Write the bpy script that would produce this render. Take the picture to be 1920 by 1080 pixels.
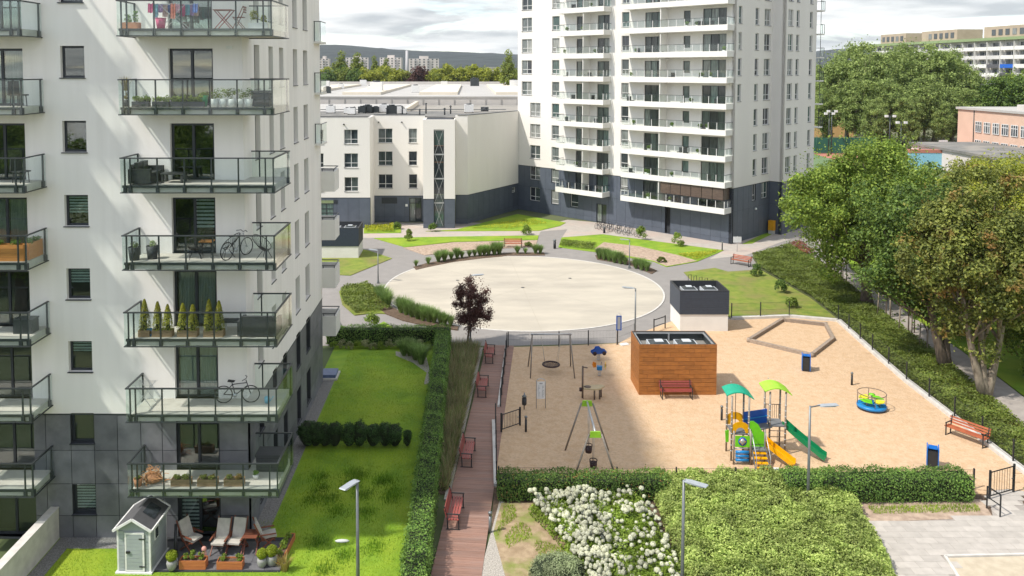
import bpy, math, random
import numpy as np
from mathutils import Vector, Matrix
for o in list(bpy.data.objects): bpy.data.objects.remove(o)
SC = bpy.context.scene
COL = SC.collection
R = math.radians
# ------------------------------------------------------------------ camera
F, CX, CAMH, PITCH, HOR = 1540., 880., 18.6, R(3.2), 130.
CY = HOR + F*math.tan(PITCH)
cd = bpy.data.cameras.new('camera'); cam = bpy.data.objects.new('camera', cd); COL.objects.link(cam)
cd.sensor_width = 36; cd.lens = F/1920*36
cd.shift_x = (960-CX)/1920; cd.shift_y = (CY-540)/1920
cd.clip_start = .5; cd.clip_end = 30000
cam.location = (0, 0, CAMH); cam.rotation_euler = (R(90)-PITCH, 0, 0)
SC.camera = cam
# ------------------------------------------------------------------ sky and sun
SUN = Vector((-2.3, -1.0, 3.3)).normalized()          # direction towards the sun
w = bpy.data.worlds.new('World'); SC.world = w; w.use_nodes = True
nt = w.node_tree; N = nt.nodes; L = nt.links
for n in list(N): N.remove(n)
out = N.new('ShaderNodeOutputWorld'); bg = N.new('ShaderNodeBackground'); bg.inputs[1].default_value = .15
sky = N.new('ShaderNodeTexSky'); sky.sky_type = 'NISHITA'; sky.sun_disc = False
sky.sun_elevation = math.asin(SUN.z); sky.sun_rotation = math.atan2(SUN.x, SUN.y)
sky.air_density = 1.0; sky.dust_density = .6; sky.ozone_density = 1.0; sky.altitude = 30
tc = N.new('ShaderNodeTexCoord')
sx = N.new('ShaderNodeSeparateXYZ'); L.new(tc.outputs['Generated'], sx.inputs[0])
# project the view direction on a flat cloud layer
mz = N.new('ShaderNodeMath'); mz.operation = 'ADD'; mz.inputs[1].default_value = .10; L.new(sx.outputs[2], mz.inputs[0])
mx = N.new('ShaderNodeMath'); mx.operation = 'MAXIMUM'; mx.inputs[1].default_value = .05; L.new(mz.outputs[0], mx.inputs[0])
dv = N.new('ShaderNodeVectorMath'); dv.operation = 'DIVIDE'
cb = N.new('ShaderNodeCombineXYZ')
for i in range(3): L.new(mx.outputs[0], cb.inputs[i])
L.new(tc.outputs['Generated'], dv.inputs[0]); L.new(cb.outputs[0], dv.inputs[1])
nz = N.new('ShaderNodeTexNoise'); nz.inputs['Scale'].default_value = .62; nz.inputs['Detail'].default_value = 9; nz.inputs['Roughness'].default_value = .56
nz.inputs['Distortion'].default_value = .5
L.new(dv.outputs[0], nz.inputs['Vector'])
cr = N.new('ShaderNodeValToRGB'); cr.color_ramp.elements[0].position = .33; cr.color_ramp.elements[1].position = .50
L.new(nz.outputs[0], cr.inputs[0])
nz2 = N.new('ShaderNodeTexNoise'); nz2.inputs['Scale'].default_value = 1.25; nz2.inputs['Detail'].default_value = 7; L.new(dv.outputs[0], nz2.inputs['Vector'])
cc = N.new('ShaderNodeValToRGB'); e = cc.color_ramp.elements
e[0].position = .38; e[0].color = (1.75, 1.83, 1.93, 1); e[1].position = .63; e[1].color = (3.5, 3.48, 3.42, 1)
L.new(nz2.outputs[0], cc.inputs[0])
mm = N.new('ShaderNodeMath'); mm.operation = 'MULTIPLY'; mm.inputs[1].default_value = .96; L.new(cr.outputs[0], mm.inputs[0])
mix = N.new('ShaderNodeMix'); mix.data_type = 'RGBA'
L.new(mm.outputs[0], mix.inputs[0]); L.new(sky.outputs[0], mix.inputs[6]); L.new(cc.outputs[0], mix.inputs[7])
L.new(mix.outputs[2], bg.inputs[0]); L.new(bg.outputs[0], out.inputs[0])
sd = bpy.data.lights.new('sun', 'SUN'); sd.energy = 2.2; sd.angle = R(2.0); sd.color = (1, .94, .84)
so = bpy.data.objects.new('sun', sd); COL.objects.link(so); so.location = (-40, -20, 60)
so.rotation_euler = (-SUN).to_track_quat('-Z', 'Y').to_euler()
SC.view_settings.view_transform = 'Standard'; SC.view_settings.look = 'None'
SC.view_settings.exposure = 1.2; SC.view_settings.gamma = 1; SC.view_settings.use_curve_mapping = False
SC.render.engine = 'CYCLES'
# ------------------------------------------------------------------ pixel helpers (1920x1080 pixel -> direction)
def ray(x, y):
    u = (x-CX)/F; v = -(y-CY)/F
    return (u, math.cos(PITCH)+v*math.sin(PITCH), -math.sin(PITCH)+v*math.cos(PITCH))
def G(x, y, z=0.):                     # where the pixel's ray meets the level z
    r = ray(x, y); t = (z-CAMH)/r[2]; return (r[0]*t, r[1]*t)
def AY(x, y, Y):                       # where the pixel's ray meets the depth Y: X, Z
    r = ray(x, y); t = Y/r[1]; return (r[0]*t, CAMH+r[2]*t)
def GP(pts, z=0.): return [G(x, y, z) for x, y in pts]
# ------------------------------------------------------------------ materials
MATS = {}
def nodes(name):
    m = bpy.data.materials.new(name); m.use_nodes = True
    t = m.node_tree; b = t.nodes['Principled BSDF']; MATS[name] = m
    return m, t, b
def rgb(c): return (c[0], c[1], c[2], 1)
def M(name, c, rough=.6, c2=None, scale=4., metal=0., bump=0., bscale=None, detail=5., lo=.35, hi=.65, objvar=0., spec=.5, stretch=None, c3=None, s3=.3, coat=0.):
    """procedural surface: two colours mixed by noise, optional large patches c3, bump, per-object variation"""
    if name in MATS: return MATS[name]
    m, t, b = nodes(name); n = t.nodes; l = t.links
    b.inputs['Roughness'].default_value = rough; b.inputs['Metallic'].default_value = metal
    b.inputs['Specular IOR Level'].default_value = spec
    b.inputs['Coat Weight'].default_value = coat
    b.inputs['Base Color'].default_value = rgb(c)
    geo = n.new('ShaderNodeNewGeometry'); vec = geo.outputs['Position']
    if stretch:
        vm = n.new('ShaderNodeVectorMath'); vm.operation = 'MULTIPLY'; vm.inputs[1].default_value = stretch
        l.new(vec, vm.inputs[0]); vec = vm.outputs[0]
    last = None
    if c2 is None: c2 = tuple(x*.86 for x in c)
    nz = n.new('ShaderNodeTexNoise'); nz.inputs['Scale'].default_value = scale; nz.inputs['Detail'].default_value = detail
    l.new(vec, nz.inputs['Vector'])
    cr = n.new('ShaderNodeValToRGB'); e = cr.color_ramp.elements
    e[0].position = lo; e[0].color = rgb(c2); e[1].position = hi; e[1].color = rgb(c)
    l.new(nz.outputs[0], cr.inputs[0]); last = cr.outputs[0]
    if c3 is not None:
        nb = n.new('ShaderNodeTexNoise'); nb.inputs['Scale'].default_value = s3; nb.inputs['Detail'].default_value = 6; nb.inputs['Roughness'].default_value = .6
        l.new(vec, nb.inputs['Vector'])
        rr = n.new('ShaderNodeValToRGB'); rr.color_ramp.elements[0].position = .45; rr.color_ramp.elements[1].position = .68
        l.new(nb.outputs[0], rr.inputs[0])
        mx = n.new('ShaderNodeMix'); mx.data_type = 'RGBA'; l.new(rr.outputs[0], mx.inputs[0]); l.new(last, mx.inputs[6]); mx.inputs[7].default_value = rgb(c3)
        last = mx.outputs[2]
    if objvar:
        oi = n.new('ShaderNodeObjectInfo'); mr = n.new('ShaderNodeMapRange'); mr.inputs[3].default_value = 1-objvar; mr.inputs[4].default_value = 1+objvar
        l.new(oi.outputs['Random'], mr.inputs[0])
        vm = n.new('ShaderNodeVectorMath'); vm.operation = 'SCALE'; l.new(last, vm.inputs[0]); l.new(mr.outputs[0], vm.inputs['Scale']); last = vm.outputs[0]
    l.new(last, b.inputs['Base Color'])
    if bump:
        nb = n.new('ShaderNodeTexNoise'); nb.inputs['Scale'].default_value = bscale or scale*6; nb.inputs['Detail'].default_value = 4
        l.new(vec, nb.inputs['Vector'])
        bp = n.new('ShaderNodeBump'); bp.inputs['Strength'].default_value = 1; bp.inputs['Distance'].default_value = bump
        l.new(nb.outputs[0], bp.inputs['Height']); l.new(bp.outputs[0], b.inputs['Normal'])
    return m
def LEAF(name, c, c2, transl=.35, c3=None, p3=.0, rough=.55, patch=None):
    """leaf surface: colour per leaf between c and c2 (a share p3 takes c3), part of the light passes through"""
    if name in MATS: return MATS[name]
    m, t, b = nodes(name); n = t.nodes; l = t.links
    g = n.new('ShaderNodeNewGeometry')
    cr = n.new('ShaderNodeValToRGB'); e = cr.color_ramp.elements
    e[0].position = 0; e[0].color = rgb(c); e[1].position = 1-p3-.02 if p3 else 1; e[1].color = rgb(c2)
    if p3:
        x = e.new(1-p3); x.color = rgb(c3)
    l.new(g.outputs['Random Per Island'], cr.inputs[0])
    nz = n.new('ShaderNodeTexNoise'); nz.inputs['Scale'].default_value = .9; nz.inputs['Detail'].default_value = 3
    l.new(g.outputs['Position'], nz.inputs['Vector'])
    mr = n.new('ShaderNodeMapRange'); mr.inputs[1].default_value = .3; mr.inputs[2].default_value = .7; mr.inputs[3].default_value = .8; mr.inputs[4].default_value = 1.65
    l.new(nz.outputs[0], mr.inputs[0])
    vm = n.new('ShaderNodeVectorMath'); vm.operation = 'SCALE'; l.new(cr.outputs[0], vm.inputs[0]); l.new(mr.outputs[0], vm.inputs['Scale'])
    if patch:
        n3 = n.new('ShaderNodeTexNoise'); n3.inputs['Scale'].default_value = .75; n3.inputs['Detail'].default_value = 4; l.new(g.outputs['Position'], n3.inputs['Vector'])
        r3 = n.new('ShaderNodeValToRGB'); r3.color_ramp.elements[0].position = .57; r3.color_ramp.elements[1].position = .72; l.new(n3.outputs[0], r3.inputs[0])
        m3 = n.new('ShaderNodeMix'); m3.data_type = 'RGBA'; l.new(r3.outputs[0], m3.inputs[0]); l.new(vm.outputs[0], m3.inputs[6]); m3.inputs[7].default_value = rgb(patch)
        cs = m3.outputs[2]
    else: cs = vm.outputs[0]
    l.new(cs, b.inputs['Base Color']); b.inputs['Roughness'].default_value = rough
    b.inputs['Specular IOR Level'].default_value = .35
    tr = n.new('ShaderNodeBsdfTranslucent'); l.new(cs, tr.inputs[0])
    ms = n.new('ShaderNodeMixShader'); ms.inputs[0].default_value = transl
    l.new(b.outputs[0], ms.inputs[1]); l.new(tr.outputs[0], ms.inputs[2])
    l.new(ms.outputs[0], n['Material Output'].inputs[0])
    return m
def GLASS(name, tint, refl=.12, rough=.02):
    m, t, b = nodes(name); n = t.nodes; l = t.links; n.remove(b)
    tr = n.new('ShaderNodeBsdfTransparent'); tr.inputs[0].default_value = rgb(tint)
    gl = n.new('ShaderNodeBsdfGlossy'); gl.inputs[0].default_value = (1, 1, 1, 1); gl.inputs['Roughness'].default_value = rough
    fr = n.new('ShaderNodeLayerWeight'); fr.inputs[0].default_value = .5
    pw = n.new('ShaderNodeMath'); pw.operation = 'POWER'; pw.inputs[1].default_value = 5; l.new(fr.outputs['Facing'], pw.inputs[0])
    sc = n.new('ShaderNodeMath'); sc.operation = 'MULTIPLY'; sc.inputs[1].default_value = .55; l.new(pw.outputs[0], sc.inputs[0])
    ad = n.new('ShaderNodeMath'); ad.operation = 'ADD'; ad.inputs[1].default_value = refl; ad.use_clamp = True; l.new(sc.outputs[0], ad.inputs[0])
    ms = n.new('ShaderNodeMixShader'); l.new(ad.outputs[0], ms.inputs[0]); l.new(tr.outputs[0], ms.inputs[1]); l.new(gl.outputs[0], ms.inputs[2])
    l.new(ms.outputs[0], n['Material Output'].inputs[0]); return m
def PANE(name, cols, rough=.06):
    """opaque window glass with what shows behind it: colour picked per pane, soft vertical curtain folds, sharp reflections"""
    m, t, b = nodes(name); n = t.nodes; l = t.links
    oi = n.new('ShaderNodeObjectInfo'); cr = n.new('ShaderNodeValToRGB'); cr.color_ramp.interpolation = 'CONSTANT'; e = cr.color_ramp.elements
    e[0].position = 0; e[0].color = rgb(cols[0]); e[1].position = 1/len(cols); e[1].color = rgb(cols[1])
    for i, c in enumerate(cols[2:]):
        x = e.new((i+2)/len(cols)); x.color = rgb(c)
    l.new(oi.outputs['Random'], cr.inputs[0])
    g = n.new('ShaderNodeNewGeometry'); nz = n.new('ShaderNodeTexNoise'); nz.inputs['Scale'].default_value = 2.2; nz.inputs['Detail'].default_value = 4
    vs = n.new('ShaderNodeVectorMath'); vs.operation = 'MULTIPLY'; vs.inputs[1].default_value = (2.5, 2.5, .35); l.new(g.outputs['Position'], vs.inputs[0]); l.new(vs.outputs[0], nz.inputs['Vector'])
    mr = n.new('ShaderNodeMapRange'); mr.inputs[1].default_value = .3; mr.inputs[2].default_value = .7; mr.inputs[3].default_value = .55; mr.inputs[4].default_value = 1.35; l.new(nz.outputs[0], mr.inputs[0])
    vm = n.new('ShaderNodeVectorMath'); vm.operation = 'SCALE'; l.new(cr.outputs[0], vm.inputs[0]); l.new(mr.outputs[0], vm.inputs['Scale'])
    l.new(vm.outputs[0], b.inputs['Base Color']); b.inputs['Roughness'].default_value = rough; b.inputs['Specular IOR Level'].default_value = .8
    return m
M('stucco', (.86, .835, .80), .9, (.825, .80, .765), 1.4, bump=.002, bscale=60, c3=(.775, .75, .715), s3=.5, stretch=(2.2, 2.2, .13))
M('stucco_tower', (.74, .715, .68), .9, (.71, .685, .65), 1.2, bump=.002, bscale=40, c3=(.68, .655, .625), s3=.3, stretch=(1, 1, .2))
M('stucco_mid', (.80, .77, .725), .9, (.765, .735, .69), 1.2, bump=.002, bscale=40, c3=(.74, .71, .67), s3=.3, stretch=(1, 1, .2))
M('panel_slate', (.155, .160, .178), .5, (.11, .115, .13), 1.7, objvar=.16, detail=8, c3=(.19, .195, .21), s3=.8)
M('panel_navy', (.095, .112, .145), .45, (.082, .098, .128), 1.4, objvar=.07)
M('seal_dark', (.03, .033, .04), .7)
M('rail_grey', (.045, .053, .056), .4, metal=.2)
M('frame_anthracite', (.028, .034, .042), .4)
M('frame_white', (.75, .75, .74), .4)
M('concrete_slab', (.56, .54, .50), .85, (.48, .46, .43), 2.2, bump=.003)
M('slab_white', (.74, .725, .69), .8, (.69, .675, .64), 1.2)
M('tile_floor', (.52, .49, .44), .7, (.46, .43, .385), 2.5)
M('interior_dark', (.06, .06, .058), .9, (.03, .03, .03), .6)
M('curtain', (.72, .71, .66), .9, (.5, .5, .47), 6, stretch=(6, 6, .2))
M('blind_white', (.80, .82, .79), .7)
GLASS('rail_glass', (.935, .97, .96), .035)
GLASS('screen_glass', (.93, .93, .88), .17, .1)
GLASS('window_glass', (.72, .80, .79), .12)
PANE('pane_mix', [(.035, .043, .05), (.05, .065, .07), (.13, .15, .15), (.03, .035, .045), (.18, .20, .195), (.07, .09, .09), (.25, .26, .25), (.06, .10, .095)])
PANE('pane_door', [(.05, .065, .065), (.13, .19, .175), (.04, .05, .055), (.10, .135, .125), (.19, .22, .205), (.065, .09, .085)])
PANE('pane_far', [(.05, .06, .07), (.10, .11, .12), (.18, .19, .19), (.06, .07, .08)])
# ------------------------------------------------------------------ mesh building
class MB:
    def __init__(s): s.v = []; s.f = []; s.m = []; s.sm = []
    def add(s, vs, fs, mi=0, smooth=False):
        b = len(s.v); s.v += [tuple(p) for p in vs]
        for f in fs: s.f.append(tuple(i+b for i in f)); s.m.append(mi); s.sm.append(smooth)
        return s
    def box(s, x0, y0, z0, x1, y1, z1, mi=0):
        return s.add([(x0,y0,z0),(x1,y0,z0),(x1,y1,z0),(x0,y1,z0),(x0,y0,z1),(x1,y0,z1),(x1,y1,z1),(x0,y1,z1)],
              [(0,3,2,1),(4,5,6,7),(0,1,5,4),(1,2,6,5),(2,3,7,6),(3,0,4,7)], mi)
    def bar(s, p, q, w, h=None, mi=0):
        p = Vector(p); q = Vector(q); d = (q-p).normalized(); h = h or w
        up = Vector((0,0,1)) if abs(d.z) < .95 else Vector((0,1,0))
        a = d.cross(up).normalized()*w/2; b = a.cross(d).normalized()*h/2
        vs = [p-a-b, p+a-b, p+a+b, p-a+b, q-a-b, q+a-b, q+a+b, q-a+b]
        return s.add(vs, [(0,3,2,1),(4,5,6,7),(0,1,5,4),(1,2,6,5),(2,3,7,6),(3,0,4,7)], mi)
    def tube(s, pts, r, n=8, mi=0, cap=True, closed=False):
        pts = [Vector(p) for p in pts]; k = len(pts)
        rr = r if isinstance(r, (list, tuple)) else [r]*k
        vs = []; fs = []; ref = None
        for i, p in enumerate(pts):
            if closed: d = pts[(i+1) % k]-pts[i-1]
            else: d = pts[min(i+1, k-1)]-pts[max(i-1, 0)]
            d.normalize()
            if ref is None: ref = Vector((0,0,1)) if abs(d.z) < .9 else Vector((1,0,0))
            a = d.cross(ref).normalized(); b = a.cross(d).normalized(); ref = b
            for j in range(n):
                t = 2*math.pi*j/n; vs.append(p+a*math.cos(t)*rr[i]+b*math.sin(t)*rr[i])
        kk = k if closed else k-1
        for i in range(kk):
            i2 = (i+1) % k
            for j in range(n): fs.append((i*n+j, i*n+(j+1) % n, i2*n+(j+1) % n, i2*n+j))
        if cap and not closed: fs.append(tuple(range(n-1, -1, -1))); fs.append(tuple((k-1)*n+j for j in range(n)))
        return s.add(vs, fs, mi, n > 4)
    def prism(s, poly, z0, z1, mi=0, side=None):
        a = sum(poly[i][0]*poly[(i+1) % len(poly)][1]-poly[(i+1) % len(poly)][0]*poly[i][1] for i in range(len(poly)))
        if a < 0: poly = poly[::-1]
        n = len(poly); vs = [(p[0], p[1], z0) for p in poly]+[(p[0], p[1], z1) for p in poly]
        s.add(vs, [tuple(range(n-1, -1, -1)), tuple(range(n, 2*n))]+[(i, (i+1) % n, n+(i+1) % n, n+i) for i in range(n)], mi)
        return s
    def plate(s, poly, axis, t0, t1, mi=0):
        """extrude an outline given in two axes along the third: axis 'y' -> (x,z) outline, 'x' -> (y,z) outline"""
        n = len(poly)
        if axis == 'y': vs = [(a, t0, b) for a, b in poly]+[(a, t1, b) for a, b in poly]
        else: vs = [(t0, a, b) for a, b in poly]+[(t1, a, b) for a, b in poly]
        return s.add(vs, [tuple(range(n)), tuple(range(2*n-1, n-1, -1))]+[(i, n+i, n+(i+1) % n, (i+1) % n) for i in range(n)], mi)
    def lathe(s, prof, c=(0,0), n=14, mi=0, smooth=True):
        vs = []; fs = []; k = len(prof)
        for r, z in prof:
            for j in range(n): t = 2*math.pi*j/n; vs.append((c[0]+r*math.cos(t), c[1]+r*math.sin(t), z))
        for i in range(k-1):
            for j in range(n): fs.append((i*n+j, i*n+(j+1) % n, (i+1)*n+(j+1) % n, (i+1)*n+j))
        fs.append(tuple(range(n-1, -1, -1))); fs.append(tuple((k-1)*n+j for j in range(n)))
        return s.add(vs, fs, mi, smooth)
    def ball(s, c, r, n=8, mi=0):
        rx, ry, rz = r if isinstance(r, (list, tuple)) else (r, r, r); k = n//2+1
        prof = [(math.sin(math.pi*i/k), -math.cos(math.pi*i/k)) for i in range(k+1)]
        vs = []; fs = []
        for a, z in prof:
            for j in range(n): t = 2*math.pi*j/n; vs.append((c[0]+rx*max(a, .02)*math.cos(t), c[1]+ry*max(a, .02)*math.sin(t), c[2]+rz*z))
        for i in range(k):
            for j in range(n): fs.append((i*n+j, i*n+(j+1) % n, (i+1)*n+(j+1) % n, (i+1)*n+j))
        return s.add(vs, fs, mi, True)
    def mesh(s, name, mats):
        me = bpy.data.meshes.new(name); me.from_pydata(s.v, [], s.f)
        for x in (mats if isinstance(mats, (list, tuple)) else [mats]): me.materials.append(MATS[x] if isinstance(x, str) else x)
        me.polygons.foreach_set('material_index', s.m); me.polygons.foreach_set('use_smooth', s.sm); me.update()
        return me
    def build(s, name, mats, parent=None, loc=(0,0,0), rz=0, **kw):
        return put(s.mesh(name, mats), name, parent, loc, rz, **kw)
def tag(o, label=None, cat=None, group=None, kind=None):
    if label: o['label'] = label
    if cat: o['category'] = cat
    if group: o['group'] = group
    if kind: o['kind'] = kind
    return o
def put(me, name, parent=None, loc=(0,0,0), rz=0, label=None, cat=None, group=None, kind=None):
    o = bpy.data.objects.new(name, me); COL.objects.link(o)
    o.location = loc; o.rotation_euler = (0, 0, rz)
    if parent is not None: o.parent = parent
    return tag(o, label, cat, group, kind)
def thing(name, label, cat, loc=(0,0,0), rz=0, group=None):
    return put(None, name, None, loc, rz, label, cat, group)
def copy_tree(o, loc=None, rz=None, label=None, group=None, parent=None, name=None):
    c = o.copy(); COL.objects.link(c); c.parent = parent
    if loc is not None: c.location = loc
    if rz is not None: c.rotation_euler = (0, 0, rz)
    if label: c['label'] = label
    if group: c['group'] = group
    for ch in list(o.children): copy_tree(ch, parent=c)
    return c
CACHE = {}
def cached(key, fn):
    if key not in CACHE: CACHE[key] = fn()
    return CACHE[key]
def qmesh(name, P, mats, extra=None, tri=False):
    """mesh of loose quads (N,4,3) from numpy, plus an optional MB core with material slot 1"""
    k = P.shape[1]; nv = P.shape[0]*k
    V = P.reshape(-1, 3); F_ = np.arange(nv).reshape(-1, k)
    me = bpy.data.meshes.new(name)
    ev = np.array(extra.v, dtype=float).reshape(-1, 3) if extra and extra.v else np.zeros((0, 3))
    me.vertices.add(nv+len(ev)); me.vertices.foreach_set('co', np.concatenate([V, ev]).ravel())
    loops = F_.ravel().tolist(); starts = list(range(0, nv, k)); mi = [0]*len(starts); sm = [False]*len(starts)
    if extra:
        for f, fm, fs in zip(extra.f, extra.m, extra.sm):
            starts.append(len(loops)); loops += [i+nv for i in f]; mi.append(1+fm); sm.append(fs)
    me.loops.add(len(loops)); me.loops.foreach_set('vertex_index', loops)
    me.polygons.add(len(starts)); me.polygons.foreach_set('loop_start', starts)
    me.polygons.foreach_set('material_index', mi); me.polygons.foreach_set('use_smooth', sm)
    for x in (mats if isinstance(mats, (list, tuple)) else [mats]): me.materials.append(MATS[x])
    me.update(calc_edges=True); me.validate()
    return me
def unit(a): return a/np.maximum(np.linalg.norm(a, axis=-1, keepdims=True), 1e-9)
def leafquads(P, Nn, size, rng, asp=.62, jit=.3):
    n = len(P); Nn = unit(Nn)
    t = unit(np.cross(Nn, unit(rng.normal(size=(n, 3)))))
    b = np.cross(Nn, t)
    sz = (np.asarray(size)*rng.uniform(1-jit, 1+jit, n))[:, None]
    fold = Nn*sz*.12
    return np.stack([P-t*sz*.5, P-b*sz*.5*asp+fold, P+t*sz*.5, P+b*sz*.5*asp+fold], axis=1)
def clumps(cen, rad, per, size, rng, flat=.8, up=.35, shell=.55):
    """leaves spread round clump centres"""
    cen = np.asarray(cen, float); rad = np.asarray(rad, float)
    idx = np.repeat(np.arange(len(cen)), per)
    d = unit(rng.normal(size=(len(idx), 3)))
    r = rng.uniform(shell, 1.08, len(idx))*rad[idx]
    P = cen[idx]+d*r[:, None]*np.array([1, 1, flat])
    Nn = d*.8+rng.normal(size=d.shape)*.45+np.array([0, 0, up])
    return leafquads(P, Nn, size, rng)
def objects_done(): pass
# ================================================================== the setting: ground, paths, lawns
M('earth', (.10, .13, .05), .95, (.07, .095, .035), .05, c3=(.14, .13, .08), s3=.01, bump=.02, bscale=2)
M('asphalt', (.265, .248, .233), .9, (.235, .22, .207), 1.2, bump=.004, bscale=60, c3=(.245, .23, .218), s3=.35)
M('paving_pale', (.43, .39, .345), .85, (.37, .335, .30), 1.5, bump=.004, c3=(.45, .36, .31), s3=.3)
M('circle_concrete', (.49, .445, .365), .8, (.435, .395, .325), .55, detail=9, c3=(.37, .335, .28), s3=.22, stretch=(.55, 1.4, 1), bump=.002, bscale=30)
M('sand', (.58, .41, .26), .95, (.47, .33, .205), 9, bump=.05, bscale=11, detail=12, lo=.30, hi=.55, c3=(.50, .335, .195), s3=2.4)
M('lawn', (.21, .33, .015), .9, (.14, .26, .012), 1.1, bump=.03, bscale=24, detail=8, c3=(.26, .345, .02), s3=.28)
M('lawn_wild', (.23, .27, .035), .9, (.13, .19, .02), 1.4, bump=.03, bscale=20, detail=8, c3=(.20, .17, .06), s3=.35)
M('rough_soil', (.40, .30, .19), .95, (.28, .20, .12), 3, detail=9, bump=.03, c3=(.17, .23, .03), s3=.8)
M('mulch', (.46, .35, .265), .95, (.30, .22, .165), 3.5, bump=.03, bscale=9, detail=8)
M('gravel', (.50, .46, .41), .9, (.26, .24, .21), 22, bump=.03, bscale=26, detail=2)
M('gravel_grey', (.27, .265, .26), .9, (.13, .125, .12), 20, bump=.03, bscale=26, detail=2)
M('soil', (.15, .10, .065), .95, (.09, .06, .04), 6, bump=.03)
M('kerb', (.60, .58, .54), .85, (.50, .48, .45), 3)
M('path_right', (.36, .325, .295), .9, (.30, .27, .245), 2)
M('groundcover_soil', (.09, .10, .035), .95, (.06, .075, .025), 3)
def sheet(name, pts, z, m, label=None, h=None):
    mb = MB().prism(pts, (z-h) if h else z-.003, z, 0)
    return tag(mb.build(name, m), label, kind='structure')
sheet('ground', [(-9000, -60), (9000, -60), (9000, 12000), (-9000, 12000)], -.012, 'earth')
sheet('plaza_asphalt', [(-16, 54.4), (3.2, 54.4), (10, 55), (24, 60), (30, 62), (36, 78), (60, 104), (56, 112), (30, 96), (0, 99), (-16, 99)], -.004, 'asphalt', 'grey asphalt paths around the round concrete plaza')
pale = GP([(560, 448), (700, 446), (1010, 441), (1014, 434), (1064, 430), (1054, 445), (1130, 439), (1221, 451), (1357, 469), (1330, 486), (1400, 478), (1470, 452), (1520, 440), (1535, 418), (1480, 418), (1372, 448), (1110, 416), (1064, 412), (1010, 425), (855, 424), (798, 424), (752, 420), (682, 424), (560, 424)])
sheet('pale_paving', pale, .004, 'paving_pale', 'pale paving along the foot of the white buildings')
cc0 = (4.56, 69.1)
def circle(r, n=96): return [(cc0[0]+r*math.cos(2*math.pi*i/n), cc0[1]+r*math.sin(2*math.pi*i/n)) for i in range(n)]
sheet('round_plaza', circle(11.65), .03, 'circle_concrete', 'round cream concrete plaza between the buildings', .04)
mb = MB(); n = 96; a = circle(11.66, n); b = circle(11.8, n)
for i in range(n):
    j = (i+1) % n
    mb.add([(a[i][0], a[i][1], .045), (a[j][0], a[j][1], .045), (b[j][0], b[j][1], .045), (b[i][0], b[i][1], .045), (b[i][0], b[i][1], -.02), (b[j][0], b[j][1], -.02), (a[i][0], a[i][1], -.02), (a[j][0], a[j][1], -.02)], [(0, 3, 2, 1), (3, 4, 5, 2), (0, 1, 7, 6)])
mb.build('plaza_edging', 'kerb', kind='structure')
mb = MB()
for dx, dy in ((0, 0), (-5.6, 2.4), (4.4, 3.1)): mb.lathe([(.16, .031), (.16, .036)], (cc0[0]+dx, cc0[1]+dy), 12)
mb.build('drain_cover', 'frame_anthracite', kind='structure')
mb = MB()
for a0 in range(4):
    a_ = a0*math.pi/4+.05; c_, s_ = math.cos(a_), math.sin(a_); mb.bar((cc0[0]-11.6*c_, cc0[1]-11.6*s_, .0305), (cc0[0]+11.6*c_, cc0[1]+11.6*s_, .0305+.0004*a0), .03, .004)
mb.build('expansion_joint', M('joint', (.40, .36, .29), .9), kind='structure')
# small grass beds round the plaza
def bed(name, px, m, z=.05, label=None): return sheet(name, GP(px), z, m, label, .08)
bed('lawn_strip', [(701, 447), (860, 444), (1010, 442), (1008, 450), (960, 451), (850, 454), (760, 464)], 'lawn')
bed('mulch_bed', [(756, 465), (850, 455), (960, 452), (1008, 451), (1003, 463), (960, 465), (870, 470), (797, 479)], 'mulch', .045)
bed('lawn_by_wing', [(798, 434), (855, 431), (970, 402), (1061, 418), (1050, 424), (1011, 433)], 'lawn')
bed('lawn_by_entrance', [(682, 438), (682, 426), (752, 421), (752, 437)], 'lawn')
bed('lawn_corner', [(560, 490), (626, 460), (690, 470), (735, 485), (657, 517), (560, 512)], 'lawn_wild')
bed('wild_bed', [(636, 548), (645, 538), (690, 532), (706, 545), (722, 568), (735, 580), (745, 590), (700, 588), (665, 592), (642, 572)], 'lawn_wild', .08)
bed('lawn_by_tower', [(1047, 464), (1053, 446), (1130, 440), (1221, 452), (1357, 470), (1307, 491), (1250, 501), (1226, 491), (1117, 473)], 'lawn')
bed('mulch_bed', [(1114, 468), (1132, 455), (1200, 463), (1270, 479), (1307, 490), (1250, 500), (1226, 490), (1180, 481)], 'mulch', .058)
bed('lawn_by_playground', [(1282, 511), (1340, 503), (1365, 510), (1425, 506), (1520, 560), (1580, 604), (1372, 600), (1300, 530)], 'lawn_wild')
bed('tuft_strip', [(775, 501), (800, 494), (850, 485), (905, 478), (960, 474), (1020, 474), (1022, 479), (960, 480), (905, 485), (850, 492), (805, 501), (780, 507)], 'soil', .046)
bed('tuft_strip', [(1116, 479), (1140, 478), (1205, 496), (1232, 508), (1222, 514), (1180, 497), (1120, 487)], 'soil', .046)
bed('tuft_strip', [(700, 560), (730, 575), (760, 590), (800, 602), (860, 614), (858, 620), (800, 612), (755, 602), (720, 588), (702, 572)], 'soil', .083)
bed('small_lawn', [(670, 627), (720, 604), (745, 620)], 'lawn')
bed('lawn_by_corner', [(1392, 458), (1440, 435), (1452, 437), (1410, 457)], 'lawn')
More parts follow.
